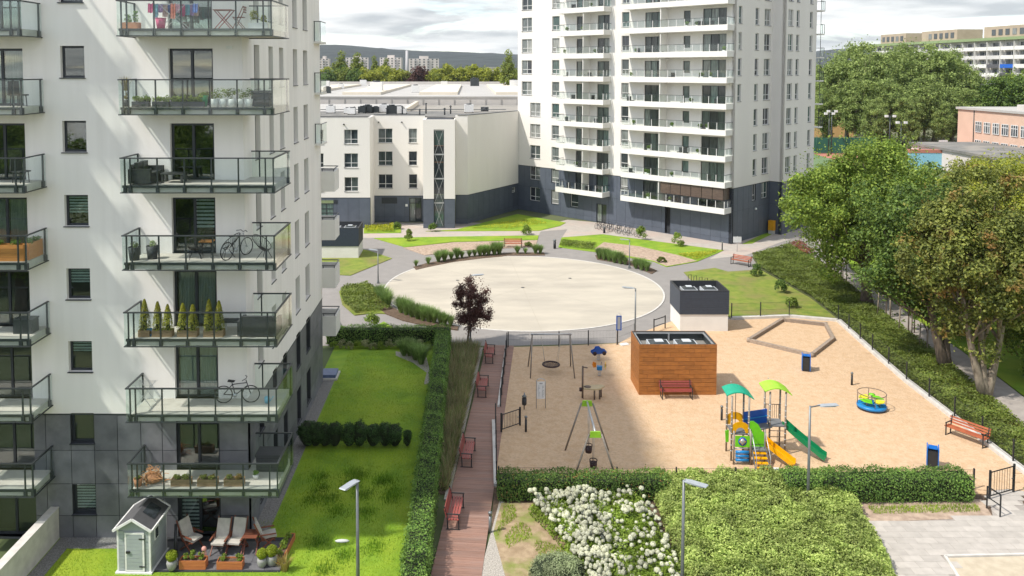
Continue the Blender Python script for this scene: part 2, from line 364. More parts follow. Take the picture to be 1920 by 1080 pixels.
# left garden
sheet('garden_lawn', [(-17, 25), (-1.9, 25), (-1.7, 54.3), (-9, 54.3), (-9, 33), (-17, 33)], .05, 'lawn', 'garden lawn between the slate building base and the hedge', .08)
sheet('gravel_strip', [(-8.78, 31.7), (-8.05, 31.7), (-8.05, 48.4), (-8.78, 48.4)], .06, 'gravel_grey', None, .06)
sheet('gravel_strip', [(-16.2, 30.85), (-12.75, 30.85), (-12.75, 31.7), (-16.2, 31.7)], .06, 'gravel_grey', None, .06)
sheet('gravel_strip', [(-16.2, 25), (-15.6, 25), (-15.6, 30.84), (-16.2, 30.84)], .06, 'gravel_grey', None, .06)
sheet('gravel_bed', GP([(742, 660), (800, 672), (812, 720), (795, 722), (800, 700), (775, 682), (742, 668)]), .058, 'gravel', None, .06)
sheet('reed_bed', [(-1.35, 35), (-.85, 35), (.85, 53.9), (-1.2, 53.9)], .056, 'soil', None, .06)
sheet('gravel_edge', [(-1.1, 34.5), (-.88, 34.5), (.9, 53.9), (.62, 53.9)], .064, 'gravel', None, .06)
# boardwalk: every plank a piece of its own
BW0 = Vector((-.70, 27.0)); BWd = Vector((.1016, 1)).normalized(); BWn = Vector((BWd.y, -BWd.x)); BWW = 1.86
boardwalk = tag(MB().add([(*(BW0-BWn*BWW/2*.98+BWd*0), .03), (*(BW0+BWn*BWW/2*.98), .03), (*(BW0+BWn*BWW/2*.98+BWd*27.5), .03), (*(BW0-BWn*BWW/2*.98+BWd*27.5), .03)], [(0, 1, 2, 3)]).build('boardwalk', 'soil'), 'reddish brown plank boardwalk between hedge and playground', kind='structure')
M('plank', (.29, .165, .125), .7, (.24, .135, .10), 2.2, objvar=.13, stretch=(1, 9, 1), bump=.003, c3=(.255, .165, .135), s3=.4)
pw = .143; pm = MB().box(-BWW/2, .003, 0, BWW/2, pw-.003, .03).mesh('plank', 'plank'); rzb = math.atan2(BWn.y, BWn.x)
for i in range(int(27.5/pw)):
    p = BW0+BWd*(i*pw); put(pm, 'plank', boardwalk, (p.x, p.y, .034+.002*math.sin(i*1.7)), rzb)
# playground sand
sand = GP([(961, 652), (1040, 650), (1160, 645), (1182, 633), (1258, 604), (1375, 600), (1480, 597), (1572, 602)])+GP([(1636, 662), (1700, 718), (1790, 788), (1900, 873), (1925, 893)])+[(24.6, 34.9), (14, 35.2), (1.1, 35.6), (1.2, 36.8)]
sheet('playground_sand', sand, .055, 'sand', 'playground sand area', .07)
# uneven sand surface: low swells as real relief
def sand_relief():
    rng = np.random.default_rng(5); mb = MB(); poly = sand
    def inside(x, y):
        c = False; j = len(poly)-1
        for i in range(len(poly)):
            if (poly[i][1] > y) != (poly[j][1] > y) and x < (poly[j][0]-poly[i][0])*(y-poly[i][1])/(poly[j][1]-poly[i][1])+poly[i][0]: c = not c
            j = i
        return c
    st = .3; xs = np.arange(1, 28, st); ys = np.arange(35, 61, st); idx = {}
    ph = rng.uniform(0, 6.28, 24); kx = rng.normal(0, 2.2, 24); ky = rng.normal(0, 2.2, 24)
    for x in xs:
        for y in ys:
            if all(inside(x+a, y+b) for a in (-.2, .2) for b in (-.2, .2)):
                z = .064+.003*np.abs(np.sin(kx*x+ky*y+ph)).sum()/24*1.6+rng.uniform(0, .006)
                idx[(round(x/st), round(y/st))] = len(mb.v); mb.v.append((x+rng.uniform(-.1, .1), y+rng.uniform(-.1, .1), z))
    for (i, j), a in idx.items():
        q = [idx.get(k) for k in ((i+1, j), (i+1, j+1), (i, j+1))]
        if None not in q: mb.f.append((a, *q)); mb.m.append(0); mb.sm.append(True)
    return mb.build('sand_swells', 'sand', kind='structure')
sand_relief()
# kerb along the right side of the playground
kp = GP([(1372, 600), (1480, 596), (1572, 604), (1636, 662), (1700, 718), (1790, 788), (1900, 873), (1990, 940)])
mb = MB()
kerbpts = kp
for p, q in zip(kp[:-1], kp[1:]):
    mb.bar((p[0], p[1], .10), (q[0], q[1], .10), .34, .26)
mb.build('kerb_strip', 'kerb', kind='structure')
mb = MB(); mb.bar((1.17, 35.6, .09), (1.27, 42.3, .09), .16, .2); mb.bar((1.6, 44.2, .09), (2.45, 53.9, .09), .12, .16)
mb.build('kerb_strip', 'kerb', kind='structure')
# right: slope of ground cover, footpath beyond, grass
FP = [(28.4, 33), (28.6, 41), (29.3, 45.1), (30.1, 50.3), (31.2, 60.4), (33.5, 75.8), (38.5, 90)]
KR = [(x+.17, y) for x, y in kp[2:]]
SLOPE = KR+[(27.9, 33)]+[(x-.02, y) for x, y in FP[1:6]]+[G(1480, 462), G(1410, 482), G(1425, 505), G(1520, 560)]
sheet('slope_planting', SLOPE, .07, 'groundcover_soil', None, .09)
mb = MB()
for (x0, y0), (x1, y1) in zip(FP[:-1], FP[1:]): mb.add([(x0, y0, .082), (x0+2.0, y0, .082), (x1+2.0, y1, .082), (x1, y1, .082)], [(0, 1, 2, 3)])
mb.build('footpath', 'path_right', label='pale footpath under the trees', kind='structure')
sheet('verge_lawn', [(30.6, 33), (60, 33), (70, 100), (41, 90), (35.7, 75.8), (33.4, 60.4), (32.3, 50.3), (31.5, 45.1), (30.8, 41)], .03, 'lawn', None, .05)
sheet('car_park', [(38, 40), (64, 40), (84, 110), (54, 110)], .036, 'asphalt')
# bottom right: gravel, mixed grass, paving
sheet('planting_soil', [(.38, 25), (26, 25), (25.5, 35.15), (1.1, 35.5)], .02, 'soil', None, .04)
sheet('gravel_strip', GP([(898, 1085), (938, 935), (950, 950), (925, 1000), (948, 1085)]), .045, 'gravel', None, .03)
sheet('rough_grass', GP([(948, 1085), (925, 1000), (940, 945), (1010, 945), (1080, 1030), (1080, 1085)]), .05, 'rough_soil', None, .04)
sheet('mulch_strip', GP([(1590, 985), (1600, 938), (1840, 938), (1862, 972), (1700, 978)]), .048, 'mulch', None, .04)
pv = GP([(1600, 980), (1700, 976), (1862, 972), (1850, 915), (1905, 915), (1930, 970), (1960, 975), (1960, 1043), (1775, 1047), (1810, 1100), (1680, 1100)])
pave = sheet('walkway_base', pv, .03, 'path_right', 'pale slab walkway beside the hedge', .04)
M('paver', (.45, .415, .375), .85, (.39, .36, .325), 3, objvar=.09, bump=.003)
def inside(poly, x, y):
    c = False; j = len(poly)-1
    for i in range(len(poly)):
        if (poly[i][1] > y) != (poly[j][1] > y) and x < (poly[j][0]-poly[i][0])*(y-poly[i][1])/(poly[j][1]-poly[i][1])+poly[i][0]: c = not c
        j = i
    return c
pm = MB().box(.004, .004, 0, .796, .396, .05).mesh('paving_slab', 'paver')
for j in range(40):
    for i in range(60):
        x = 12+i*.8+(j % 2)*.4; y = 28+j*.4
        if inside(pv, x+.4, y+.2): put(pm, 'paving_slab', pave, (x, y, .012))
sheet('sand_patch', GP([(1775, 1048), (1960, 1044), (1960, 1110), (1810, 1110)]), .05, M('pale_sand', (.52, .45, .34), .95, (.44, .375, .28), 3, bump=.03), None, .04)
mb = MB(); p = G(1772, 1046); q = G(1965, 1042); r_ = G(1812, 1110)
mb.bar((*p, .05), (*q, .05), .1, .12); mb.bar((*p, .05), (*r_, .05), .1, .12); mb.build('kerb_strip', 'kerb', kind='structure')
# ------------------------------------------------------------------ distant hills
M('hill_forest', (.009, .016, .012), .95, (.005, .009, .007), .004, detail=10, bump=6, bscale=.02)
def hill():
    rng = np.random.default_rng(3); nx, ny = 150, 26; mb = MB()
    X0, X1 = -3600, 5200
    for j in range(ny):
        for i in range(nx):
            x = X0+(X1-X0)*i/(nx-1); t = j/(ny-1); y = 3400+1500*t
            px = 880+1540*x/4200
            ridge = 142-18*math.sin((px-560)*.0036)-.0000*(px)+9*math.sin(px*.011+1)+6*math.sin(px*.023)
            ridge -= max(0, px-760)*.07 if px < 1100 else 24
            ridge = max(ridge, 78)
            z = ridge*math.sin(min(1, t*1.35)*math.pi/2)**1.3+rng.uniform(-3, 4)*min(1, t*4)
            mb.v.append((x, y, z-4))
    for j in range(ny-1):
        for i in range(nx-1):
            a = j*nx+i; mb.f.append((a, a+1, a+nx+1, a+nx)); mb.m.append(0); mb.sm.append(False)
    mb.build('hills', 'hill_forest', label='dark forested hills on the horizon', kind='structure')
hill()
# ================================================================== walls with openings, windows
def wall_cells(mb, u0, u1, z0, z1, holes, t=.3, mi=0, y0=0.):
    """local frame: x along the wall, y inward, z up; boxes fill everything but the holes"""
    zs = sorted({z0, z1, *[min(max(h[i], z0), z1) for h in holes for i in (2, 3)]})
    for a, b in zip(zs[:-1], zs[1:]):
        if b-a < 1e-4: continue
        hs = sorted((h[0], h[1]) for h in holes if h[2] < b-1e-4 and h[3] > a+1e-4)
        x = u0
        for h0, h1 in hs:
            if h0 > x+1e-4: mb.box(x, y0, a, h0, y0+t, b, mi)
            x = max(x, h1)
        if x < u1-1e-4: mb.box(x, y0, a, u1, y0+t, b, mi)
    return mb
def window_mesh(w, h, nx=2, split=None, fw=.06, rec=.14, d=.06, mat='frame_anthracite'):
    def f():
        mb = MB()
        mb.box(0, rec, 0, fw, rec+d, h); mb.box(w-fw, rec, 0, w, rec+d, h)
        mb.box(fw, rec, 0, w-fw, rec+d, fw); mb.box(fw, rec, h-fw, w-fw, rec+d, h)
        for i in range(1, nx):
            x = w*i/nx; mb.box(x-fw*.55, rec-.008, fw, x+fw*.55, rec+d-.004, h-fw)
        if split:
            z = h*split
            for i in range(nx):
                a = fw if i == 0 else w*i/nx+fw*.55; b = w-fw if i == nx-1 else w*(i+1)/nx-fw*.55
                mb.box(a, rec-.005, z-fw*.5, b, rec+d-.006, z+fw*.5)
        return mb.mesh('window', mat)
    return cached(('win', w, h, nx, split, fw, rec, mat), f)
def pane_mesh(w, h, mat, t=.012): return cached(('pane', w, h, mat), lambda: MB().box(0, 0, 0, w, t, h).mesh('pane', mat))
def sill_mesh(w, mat, dep=.06): return cached(('sill', w, mat, dep), lambda: MB().box(-.04, -dep, -.035, w+.04, .13, -.002).mesh('sill', mat))
def window(parent, loc, rz, w, h, nx=2, split=None, fw=.06, rec=.14, fmat='frame_anthracite', pmat='pane_mix', sill=None, label=None, name='window'):
    w = round(w, 3); h = round(h, 3)
    o = put(window_mesh(w, h, nx, split, fw, rec, .06, fmat), name, parent, loc, rz, label)
    for i in range(nx):
        a = w*i/nx; put(pane_mesh(round(w/nx, 3), round(h-.02, 3), pmat), 'pane', o, (a, rec+.03, .01))
    if sill: put(sill_mesh(w, sill), 'sill', o, (0, 0, 0))
    return o
# ================================================================== left apartment block (its floors go on above the picture)
FH = 2.88; WY = 31.6; XR = -8.72; XL = -24.; YB = 48.0; TOP = 25.2; ZD = 5.05
LB = thing('apartment_building', 'white apartment building with glass balconies and slate panelled base beside the garden', 'building', (XR, WY, 0))
def lb(x, y, z): return (x-XR, y-WY, z)
zb = lambda k: 2.52+FH*(k-1)            # underside of balcony k
fl = lambda k: zb(k)+.28                # its floor
WX0, WX1 = -15.70, -14.78               # small windows
holes = []; right_holes = []
for k in range(0, 8):
    z = 2.22+FH*(k)-1.22; holes.append((WX0, WX1, z, z+1.22))
    f0 = fl(k) if k else .1
    holes.append((-11.55, -9.85, f0, f0+2.2)); holes.append((-18.9, -17.15, f0, f0+2.2))
RW = [(33.35, 34.2), (35.75, 36.55), (37.75, 38.6), (40.7, 41.7), (43.2, 44.3)]
for k in range(0, 8):
    z = 2.30+FH*k-1.8
    for a, b in RW: right_holes.append((a-WY, b-WY, z+.02, z+1.82))
mb = wall_cells(MB(), XL, XR, ZD, TOP, holes, .32)
mb.v = [lb(x, WY+y, z) for x, y, z in mb.v]
mb.build('front_wall', 'stucco', LB)
m2 = wall_cells(MB(), .32, YB-WY, ZD, TOP, right_holes, .32)
m2.build('side_wall', 'stucco', LB, (0, 0, 0), R(90))
mb = wall_cells(MB(), XL, XR, 0, ZD, holes, .30); mb.v = [lb(x, WY+.03+y, z) for x, y, z in mb.v]; mb.build('base_wall', 'seal_dark', LB)
m2 = wall_cells(MB(), .33, YB-WY, 0, ZD, right_holes, .30, y0=.03); m2.build('base_wall', 'seal_dark', LB, (0, 0, 0), R(90))
MB().box(*lb(XL, WY+.4, TOP), *lb(XR, YB, TOP+.3)).box(*lb(XL, YB-.3, 0), *lb(XR-.33, YB, TOP)).build('roof', 'seal_dark', LB)
MB().box(*lb(XL, WY-.015, ZD-.02), *lb(XR+.02, WY+.001, ZD+.03)).build('drip_edge', 'rail_grey', LB)
MB().box(.0, -.015, ZD-.02, YB-WY, .001, ZD+.03).build('drip_edge', 'rail_grey', LB, (0, 0, 0), R(90))
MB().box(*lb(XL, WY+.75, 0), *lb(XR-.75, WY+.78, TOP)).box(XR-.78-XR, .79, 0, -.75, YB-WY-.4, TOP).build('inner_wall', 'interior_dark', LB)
# slate panels of the base, front and side
def panels(parent, cols, rows, holes, mat, loc, rz, gap=.012, t=.02, y=0.):
    for a, b in zip(cols[:-1], cols[1:]):
        for c, d in zip(rows[:-1], rows[1:]):
            cells = [(a+gap, b-gap, c+gap, d-gap)]
            mb = MB(); wall_cells(mb, a+gap, b-gap, c+gap, d-gap, [h for h in holes if h[1] > a and h[0] < b and h[3] > c and h[2] < d], t)
            if mb.v:
                mb.v = [(x-a, yy, z-c) for x, yy, z in mb.v]
                ca, sa = math.cos(rz), math.sin(rz)
                mb.build('facade_panel', mat, parent, (loc[0]+ca*a-sa*y, loc[1]+sa*a+ca*y, loc[2]+c), rz)
lh = [(h[0]-XR, h[1]-XR, h[2], h[3]) for h in holes]
cols = [-16.63, -15.70, -14.78, -13.86, -12.94, -12.1, -11.3, -9.85, -8.72]
panels(LB, [XL-XR, -7.97-.9, -7.97]+[c+8.72 for c in cols[1:]], [0, .95, 2.24, 3.6, 5.03], lh, 'panel_slate', (0, 0, 0), 0)
panels(LB, [.0, 1.6, 2.6, 4.1, 5.0, 6.1, 7.05, 9.0, 10.2, 11.5, 12.8, 14.6, YB-WY], [0, 1.0, 2.6, 3.9, 5.03], right_holes, 'panel_slate', (0, 0, 0), R(90))
# windows of the small column, with blinds in some
def blind(parent, w, h, z0, z1, y, pitch=.115, mat='blind_white'):
    mb = MB(); z = z1
    while z > z0:
        mb.box(.05, y, max(z-pitch*.62, z0), w-.05, y+.008, z); z -= pitch
    return mb.build('blind', mat, parent)
win_extra = {6: None, 5: None, 4: (.45, 1.14), 3: (.62, 1.14), 2: (.75, 1.14), 1: None, 0: (.16, 1.14)}
for k in range(0, 8):
    z = 2.22+FH*k-1.22; w = WX1-WX0
    o = put(window_mesh(.92, 1.22, 1, None, .085, .17), 'window', LB, lb(WX0, WY, z))
    put(pane_mesh(.78, 1.08, 'window_glass'), 'pane', o, (.07, .19, .07)); put(sill_mesh(.92, 'frame_anthracite', .07), 'sill', o)
    if win_extra.get(k): blind(o, .92, 1.2, win_extra[k][0], win_extra[k][1], .24)
    elif k in (1, 3): pass
# balcony doors
def balcony_door(x0, w, z, k, curtain):
    o = put(window_mesh(round(w, 3), 2.2, 2, None, .09, .17), 'balcony_door', LB, lb(x0, WY, z))
    for i in range(2): put(pane_mesh(round(w/2-.13, 3), 2.02, 'window_glass'), 'pane', o, (w/2*i+.075, .19, .09))
    put(MB().box(-.02, -.02, -.02, w+.02, .3, 0).mesh('threshold', 'rail_grey'), 'threshold', o)
    if curtain == 'curtain':
        mb = MB(); n = 60
        for s0, s1 in ((.1, w*.5), (w*.52, w-.1)):
            pts = [(s0+(s1-s0)*i/n, .34+.03*math.sin(i*1.15)) for i in range(n+1)]
            for p, q in zip(pts[:-1], pts[1:]): mb.add([(p[0], p[1], .02), (q[0], q[1], .02), (q[0], q[1], 2.15), (p[0], p[1], 2.15)], [(0, 1, 2, 3)])
        mb.build('curtain', 'curtain', o)
    elif curtain == 'blind':
        mb = MB(); z_ = 2.12
        while z_ > .95: mb.box(w*.52, .26, z_-.09, w-.1, .268, z_); z_ -= .15
        mb.build('blind', 'blind_white', o)
    elif curtain == 'slats':
        mb = MB(); z_ = 2.12
        while z_ > .1: mb.box(.1, .26, z_-.075, w*.5-.08, .268, z_); z_ -= .15
        mb.build('blind', 'blind_white', o)
    return o
dk = {0: 'slats', 1: None, 2: 'curtain', 3: 'curtain', 4: 'blind', 5: None, 6: None, 7: 'curtain', 8: None}
for k in range(0, 8):
    z = fl(k) if k else .1
    balcony_door(-11.55, 1.7, z, k, dk[k]); balcony_door(-18.9, 1.75, z, k, 'curtain' if k in (4, 6) else None)
# windows of the side face
for k in range(0, 8):
    z = 2.32+FH*k-1.8
    for a, b in RW:
        o = put(window_mesh(round(b-a, 3), 1.8, 1, None, .06, .2), 'window', LB, (0, a-WY, z), R(90))
        put(pane_mesh(round(b-a-.1, 3), 1.7, 'pane_mix'), 'pane', o, (.05, .23, .05)); put(sill_mesh(round(b-a, 3), 'frame_anthracite', .04), 'sill', o)
# balconies: slab, glass panels, posts, handrail
BX0, BX1, BY0, BY1 = -12.85, -7.15, 30.0, 32.7
def balcony(k, x0, x1, y1, wrap):
    """part 'balcony' of the building, its pieces are sub-parts"""
    z = zb(k); mb = MB()
    g = .13
    def mk():
        mb = MB()
        mb.box(g, g, .03, x1-x0-g, WY-BY0-.002, .28)
        if wrap: mb.box(XR-x0+.002, WY-BY0-.002, .03, x1-x0-g, y1-BY0-g, .28)
        return mb.mesh('balcony', 'concrete_slab')
    o = put(cached(('bslab', x0, wrap), mk), 'balcony', LB, lb(x0, BY0, z))
    W = x1-x0; D = y1-BY0; DL = WY-BY0
    put(cached(('btile', x0), lambda: MB().box(g+.06, g+.06, .281, W-g-.06, DL-.01, .292).mesh('floor_tiles', 'tile_floor')), 'floor_tiles', o)
    def edge():
        mb = MB(); a = .05
        mb.box(0, 0, 0, W, a, .035); mb.box(0, a, 0, a, DL, .035); mb.box(W-a, a, 0, W, D, .035)
        mb.box(.06, .062, .20, W-.06, .12, .29)
        if wrap: mb.box(XR-x0, D-a, 0, W-a, D, .035)
        return mb.mesh('edge_profile', 'rail_grey')
    put(cached(('bedge', x0, wrap), edge), 'edge_profile', o)
    zr = 1.30
    def rail():
        mb = MB()
        mb.bar((0, .045, zr), (W, .045, zr), .07, .045); mb.bar((.045, .08, zr), (.045, DL-.01, zr), .07, .045); mb.bar((W-.045, .08, zr), (W-.045, D-.08, zr), .07, .045)
        if wrap: mb.bar((W-.01, D-.045, zr), (XR-x0+.02, D-.045, zr), .07, .045)
        return mb.mesh('handrail', 'rail_grey')
    put(cached(('brail', x0, wrap), rail), 'handrail', o)
    post = cached('bpost', lambda: MB().box(-.022, -.03, .02, .022, .03, zr-.02).box(-.055, -.05, .02, .055, .09, .26).mesh('post', 'rail_grey'))
    n = 6 if wrap else 3
    xs = [.16]+[.36+(W-.72)*i/(n-1) for i in range(n)]+[W-.07]
    for x in xs: put(post, 'post', o, (x, .085, 0))
    for (x, y, r) in [(.085, DL-.12, R(-90)), (W-.085, D-.12, R(90))]+([(XR-x0+.35, D-.085, R(180))] if wrap else []): put(post, 'post', o, (x, y, 0), r)
    gx = [.02]+xs[1:-1]+[W-.02]
    for a, b in zip(gx[:-1], gx[1:]):
        put(cached(('bg', round(b-a, 3)), lambda: MB().box(.012, 0, .04, b-a-.012, .012, zr-.03).mesh('glass_panel', 'rail_glass')), 'glass_panel', o, (a, .02, 0))
    put(cached(('bgl', round(DL, 3)), lambda: MB().box(0, .03, .04, .012, DL-.02, zr-.03).mesh('glass_panel', 'rail_glass')), 'glass_panel', o, (.02, 0, 0))
    rm = 'screen_glass' if wrap and k in (3, 4, 6, 7, 8) else 'rail_glass'
    for a, b in ((.03, D/2-.01), (D/2+.01, D-.03)):
        put(cached(('bgr', round(a, 3), D, rm), lambda: MB().box(0, a, .04, .012, b, zr-.03).mesh('glass_panel', rm)), 'glass_panel', o, (W-.032, 0, 0))
    if wrap: put(cached('bgb', lambda: MB().box(XR-x0+.03, 0, .04, W-.05, .012, zr-.03).mesh('glass_panel', 'rail_glass')), 'glass_panel', o, (0, D-.032, 0))
    return o
for k in range(1, 9):
    balcony(k, BX0, BX1, BY1, True)
    balcony(k, -20.2, -16.35, WY, False)
# lamp under a balcony
lp = MB().box(-.11, -.08, 0, .11, .0, .12).build('wall_lamp', 'blind_white', LB, lb(-9.2, WY, zb(7)-.42))
# white side balconies at the far corner of the side face
for i, (z0, solid) in enumerate([(zb(1), 1), (zb(2), 1), (zb(3), 1), (zb(4), 1), (zb(5), 0), (zb(6), 0), (zb(7), 0)]):
    if solid:
        o = MB().box(-2.2, 0, .0, .8, 1.6, .2).box(-2.2, 1.5, .2, .8, 1.6, 1.2).box(.7, 0, .2, .8, 1.5, 1.2).box(.003, .003, .2, .7, .1, 1.2).build('balcony', 'slab_white', LB, lb(XR, YB+.001, z0+.25))
        MB().box(.0, .03, 1.32, .78, .07, 1.37).box(.73, .07, 1.32, .78, 1.57, 1.37).box(-2.2, 1.53, 1.32, .73, 1.57, 1.37).box(.05, .03, 1.2, .09, .07, 1.32).box(.71, .03, 1.2, .75, .07, 1.32).build('handrail', 'rail_grey', o)
    else:
        o = MB().box(0, 0, 0, .4, 1.7, .12).build('balcony', 'slab_white', LB, lb(XR, 46.2, z0+.25))
        MB().box(.02, 0, .12, .06, .04, 1.25).box(.34, 0, .12, .38, .04, 1.25).box(0, 0, 1.21, .4, .04, 1.25).box(.36, .04, 1.21, .4, 1.7, 1.25).build('handrail', 'rail_grey', o)
        MB().box(.07, .01, .15, .33, .022, 1.2).box(.37, .05, .15, .382, 1.68, 1.2).build('glass_panel', 'rail_glass', o)
# garden wall at the corner
gw = MB().box(-.14, -6, 0, .14, 0, 1.3).box(-.17, -6, 1.3, .17, .0, 1.34).build('garden_wall', 'kerb', None, (-16.38, 31.56, 0), label='white concrete garden wall running out from the slate building base', cat='wall')
# ================================================================== middle low block with stair tower and wing
MIDX, MIDY = -11.6, 95.4
MID = thing('low_apartment_block', 'low white apartment block with navy panelled ground floor and glazed stair tower', 'building', (MIDX, MIDY, 0))
def facade(parent, org, P0, P1, zd, top, wins, hz0=0, white='stucco_mid', fmat='frame_white', pmat='pane_mix', pcol=1.25, rows=None, doors=(), sillm='rail_grey', t=.3, nsplit=.32, endgap=(0, 0)):
    """one straight wall from P0 to P1 (outside on its right-hand side): white above zd, panels below; wins: (u0,u1,z0,z1,nx)"""
    d = Vector((P1[0]-P0[0], P1[1]-P0[1])); Ln = d.length; rz = math.atan2(d.y, d.x)
    loc = (P0[0]-org[0], P0[1]-org[1], 0)
    holes = [(a, b, c, e) for a, b, c, e, *_ in wins]+[(a, b, c, e) for a, b, c, e in doors]
    if top > zd: wall_cells(MB(), 0, Ln, zd, top, holes, t).build('wall', white, parent, loc, rz)
    if zd > hz0:
        wall_cells(MB(), 0, Ln, hz0, zd, holes, t, y0=.03).build('base_wall', 'seal_dark', parent, loc, rz)
        n = max(1, round(Ln/pcol)); rows = rows or [hz0, hz0+.6, zd]
        panels(parent, [Ln*i/n for i in range(n+1)], rows, holes, 'panel_navy', loc, rz)
        if top > zd: MB().box(0, -.02, zd-.04, Ln, .002, zd+.02).build('drip_edge', 'rail_grey', parent, loc, rz)
    ca, sa = math.cos(rz), math.sin(rz)
    for a, b, c, e, *r in wins:
        nx = r[0] if r else 2
        window(parent, (loc[0]+ca*a, loc[1]+sa*a, c), rz, b-a, e-c, nx, nsplit, .055, .13, fmat, pmat, sillm)
    return loc, rz
W3 = (5.7, 8.5, 11.28)
zt = 13.0
# F1: front part on the left
a0 = -22.0
facade(MID, (MIDX, MIDY), (a0, 95.4), (-11.6, 95.4), 3.6, zt, [(x0-a0, x1-a0, z-1.36, z+.32, n) for z in W3 for x0, x1, n in ((-14.6, -12.98, 2), (-18.6, -17.0, 2))],
       doors=[(-17.7-a0, -15.9-a0, .02, 3.3)])
# F2: recessed part
facade(MID, (MIDX, MIDY), (-11.6, 99.5), (-5.4, 99.5), 3.2, zt, [(x0+11.6, x1+11.6, z-1.6, z+.15, n) for z in W3 for x0, x1, n in ((-11.08, -9.33, 2), (-7.39, -6.35, 1))],
       doors=[(-7.35+11.6, -5.8+11.6, .02, 2.95)])
MB().box(0, 0, 0, .3, 4.1, zt).build('wall', 'stucco_mid', MID, (-.3, .3, 0))
# stair tower
facade(MID, (MIDX, MIDY), (-5.4, 95.4), (-1.68, 95.4), 3.45, 12.75, [], doors=[(1.25, 2.45, .1, 11.6)], t=.35)
MB().box(0, 0, 0, .3, 4.2, 12.75).build('wall', 'stucco_mid', MID, (6.2, .36, 0)); MB().box(0, 0, 3.5, .3, 4.2, 12.75).build('wall', 'stucco_mid', MID, (9.62, .36, 0))
MB().box(.3, .4, 12.4, 3.6, 4.2, 12.75).build('roof', 'seal_dark', MID, (6.2, 0, 0))
st = put(window_mesh(1.2, 11.5, 1, None, .06, .12, .06, 'frame_anthracite'), 'stair_window', MID, (7.45, 0, .1))
for i in range(6): put(pane_mesh(1.1, 1.88, 'pane_mix'), 'pane', st, (.05, .15, .05+i*1.91))
mb = MB()
for i in range(4):
    z0 = .1+i*2.85
    mb.bar((.12, .06, z0), (1.08, .06, z0+2.75), .035); mb.bar((1.08, .085, z0), (.12, .085, z0+2.75), .035)
    mb.box(.02, .10, z0+2.7, 1.18, .13, z0+2.86)
mb.build('cross_brace', M('brace_grey', (.40, .41, .41), .5), st)
# recessed facet and the wing that runs to the tower
facade(MID, (MIDX, MIDY), (-1.675, 98.2), (-.2, 98.2), 3.5, zt+.1, [])
facade(MID, (MIDX, MIDY), (-.2, 98.2), (6.5, 108.45), 3.5, zt+.1, [(10.6, 11.6, 2.4, 3.1, 1)])
# roofs
mb = MB(); mb.prism([(x-MIDX, y-MIDY) for x, y in [(-22, 95.7), (-11.9, 95.7), (-11.6, 99.8), (-5.4, 99.8), (-1.4, 98.5), (-.35, 98.5), (6.2, 108.7), (5, 112), (-22, 112)]], zt-.3, zt-.12)
M('roof_felt', (.20, .195, .185), .95, (.13, .13, .125), .7, c3=(.27, .25, .22), s3=.2, bump=.02)
mb.build('roof', 'roof_felt', MID)
mb = MB()
for p, q in (((-22, 95.55), (-11.6, 95.55)), ((-11.6, 99.65), (-5.4, 99.65)), ((-1.4, 98.35), (-.3, 98.35)), ((-.3, 98.35), (6.3, 108.5)), ((-22, 111.9), (5, 111.9))):
    mb.bar((p[0]-MIDX, p[1]-MIDY, zt+.13), (q[0]-MIDX, q[1]-MIDY, zt+.13), .4, .07)
mb.build('roof_coping', 'rail_grey', MID)
# ground-floor vents, lamps, house number plate on the navy base
MB().box(0, -.03, 0, 1.9, .0, .75).build('vent_grille', 'frame_anthracite', MID, (.9, 4.1-.002, 2.25)); MB().box(0, -.03, 0, .5, .0, .45).build('vent_grille', 'frame_anthracite', MID, (-4.3, -.002, 2.9))
MB().box(0, -.12, 0, .28, 0, .28).build('wall_lamp', 'blind_white', MID, (3.8, 4.098, 1.9))
for x in (-3.0, .6, 3.4): MB().tube([(0, 0, 0), (0, -.25, 0)], .09, 8).build('overflow_pipe', 'rail_grey', MID, (x if x < 0 else x, 0 if x < 0 else 4.1, 12.2))
for loc, w_ in (((4.28, 4.3, 0), 1.5), ((-6.05, .2, 0), 1.75)):
    o = put(window_mesh(w_, 2.9, 2, .78, .09, 0), 'entrance_door', MID, loc)
    for i in range(2): put(pane_mesh(w_/2, 2.86, 'pane_door'), 'pane', o, (w_/2*i, .03, .02))
    MB().box(w_/2-.12, -.06, .9, w_/2-.08, -.002, 1.4).build('door_handle', 'frame_white', o)
# roof equipment: each unit a thing of its own
rngp = random.Random(4)
def hvac(loc, s, label, group):
    t = thing('roof_unit', label, 'roof unit', loc, rngp.uniform(-.1, .1), group)
    MB().box(-.5*s, -.4*s, .1, .5*s, .4*s, .9*s).build('housing', 'frame_white' if rngp.random() < .5 else 'rail_grey', t)
    MB().lathe([(.28*s, .9*s), (.3*s, .93*s), (.3*s, 1.0*s)], (0, 0), 10).build('fan_ring', 'frame_anthracite', t)
    MB().box(-.5*s, -.35*s, 0, -.4*s, .35*s, .1).box(.4*s, -.35*s, 0, .5*s, .35*s, .1).build('foot', 'seal_dark', t)
for i in range(13):
    hvac((rngp.uniform(-20, 1.5), rngp.uniform(103.5, 110), zt-.12), rngp.uniform(.7, 1.3), 'small ventilation unit on the low block roof', 'ventilation units on the low block roof')
for i, (x, y, h) in enumerate(((-8.5, 104, .9), (-6.2, 102.5, .6), (-5.6, 106, 1.2), (-3.1, 103, .7), (-2.4, 105.2, .9), (-10.4, 103.4, .7), (-14.6, 104.2, .8))):
    t = thing('chimney_pipe', 'thin dark vent pipe on the low block roof', 'pipe', (x, y, zt-.12), 0, 'vent pipes on the low block roof')
    MB().tube([(0, 0, 0), (0, 0, h)], .09, 8).build('pipe', 'frame_anthracite', t); MB().lathe([(.05, h+.02), (.2, h+.05), (.04, h+.22)], (0, 0), 8).build('cap', 'rail_grey', t)
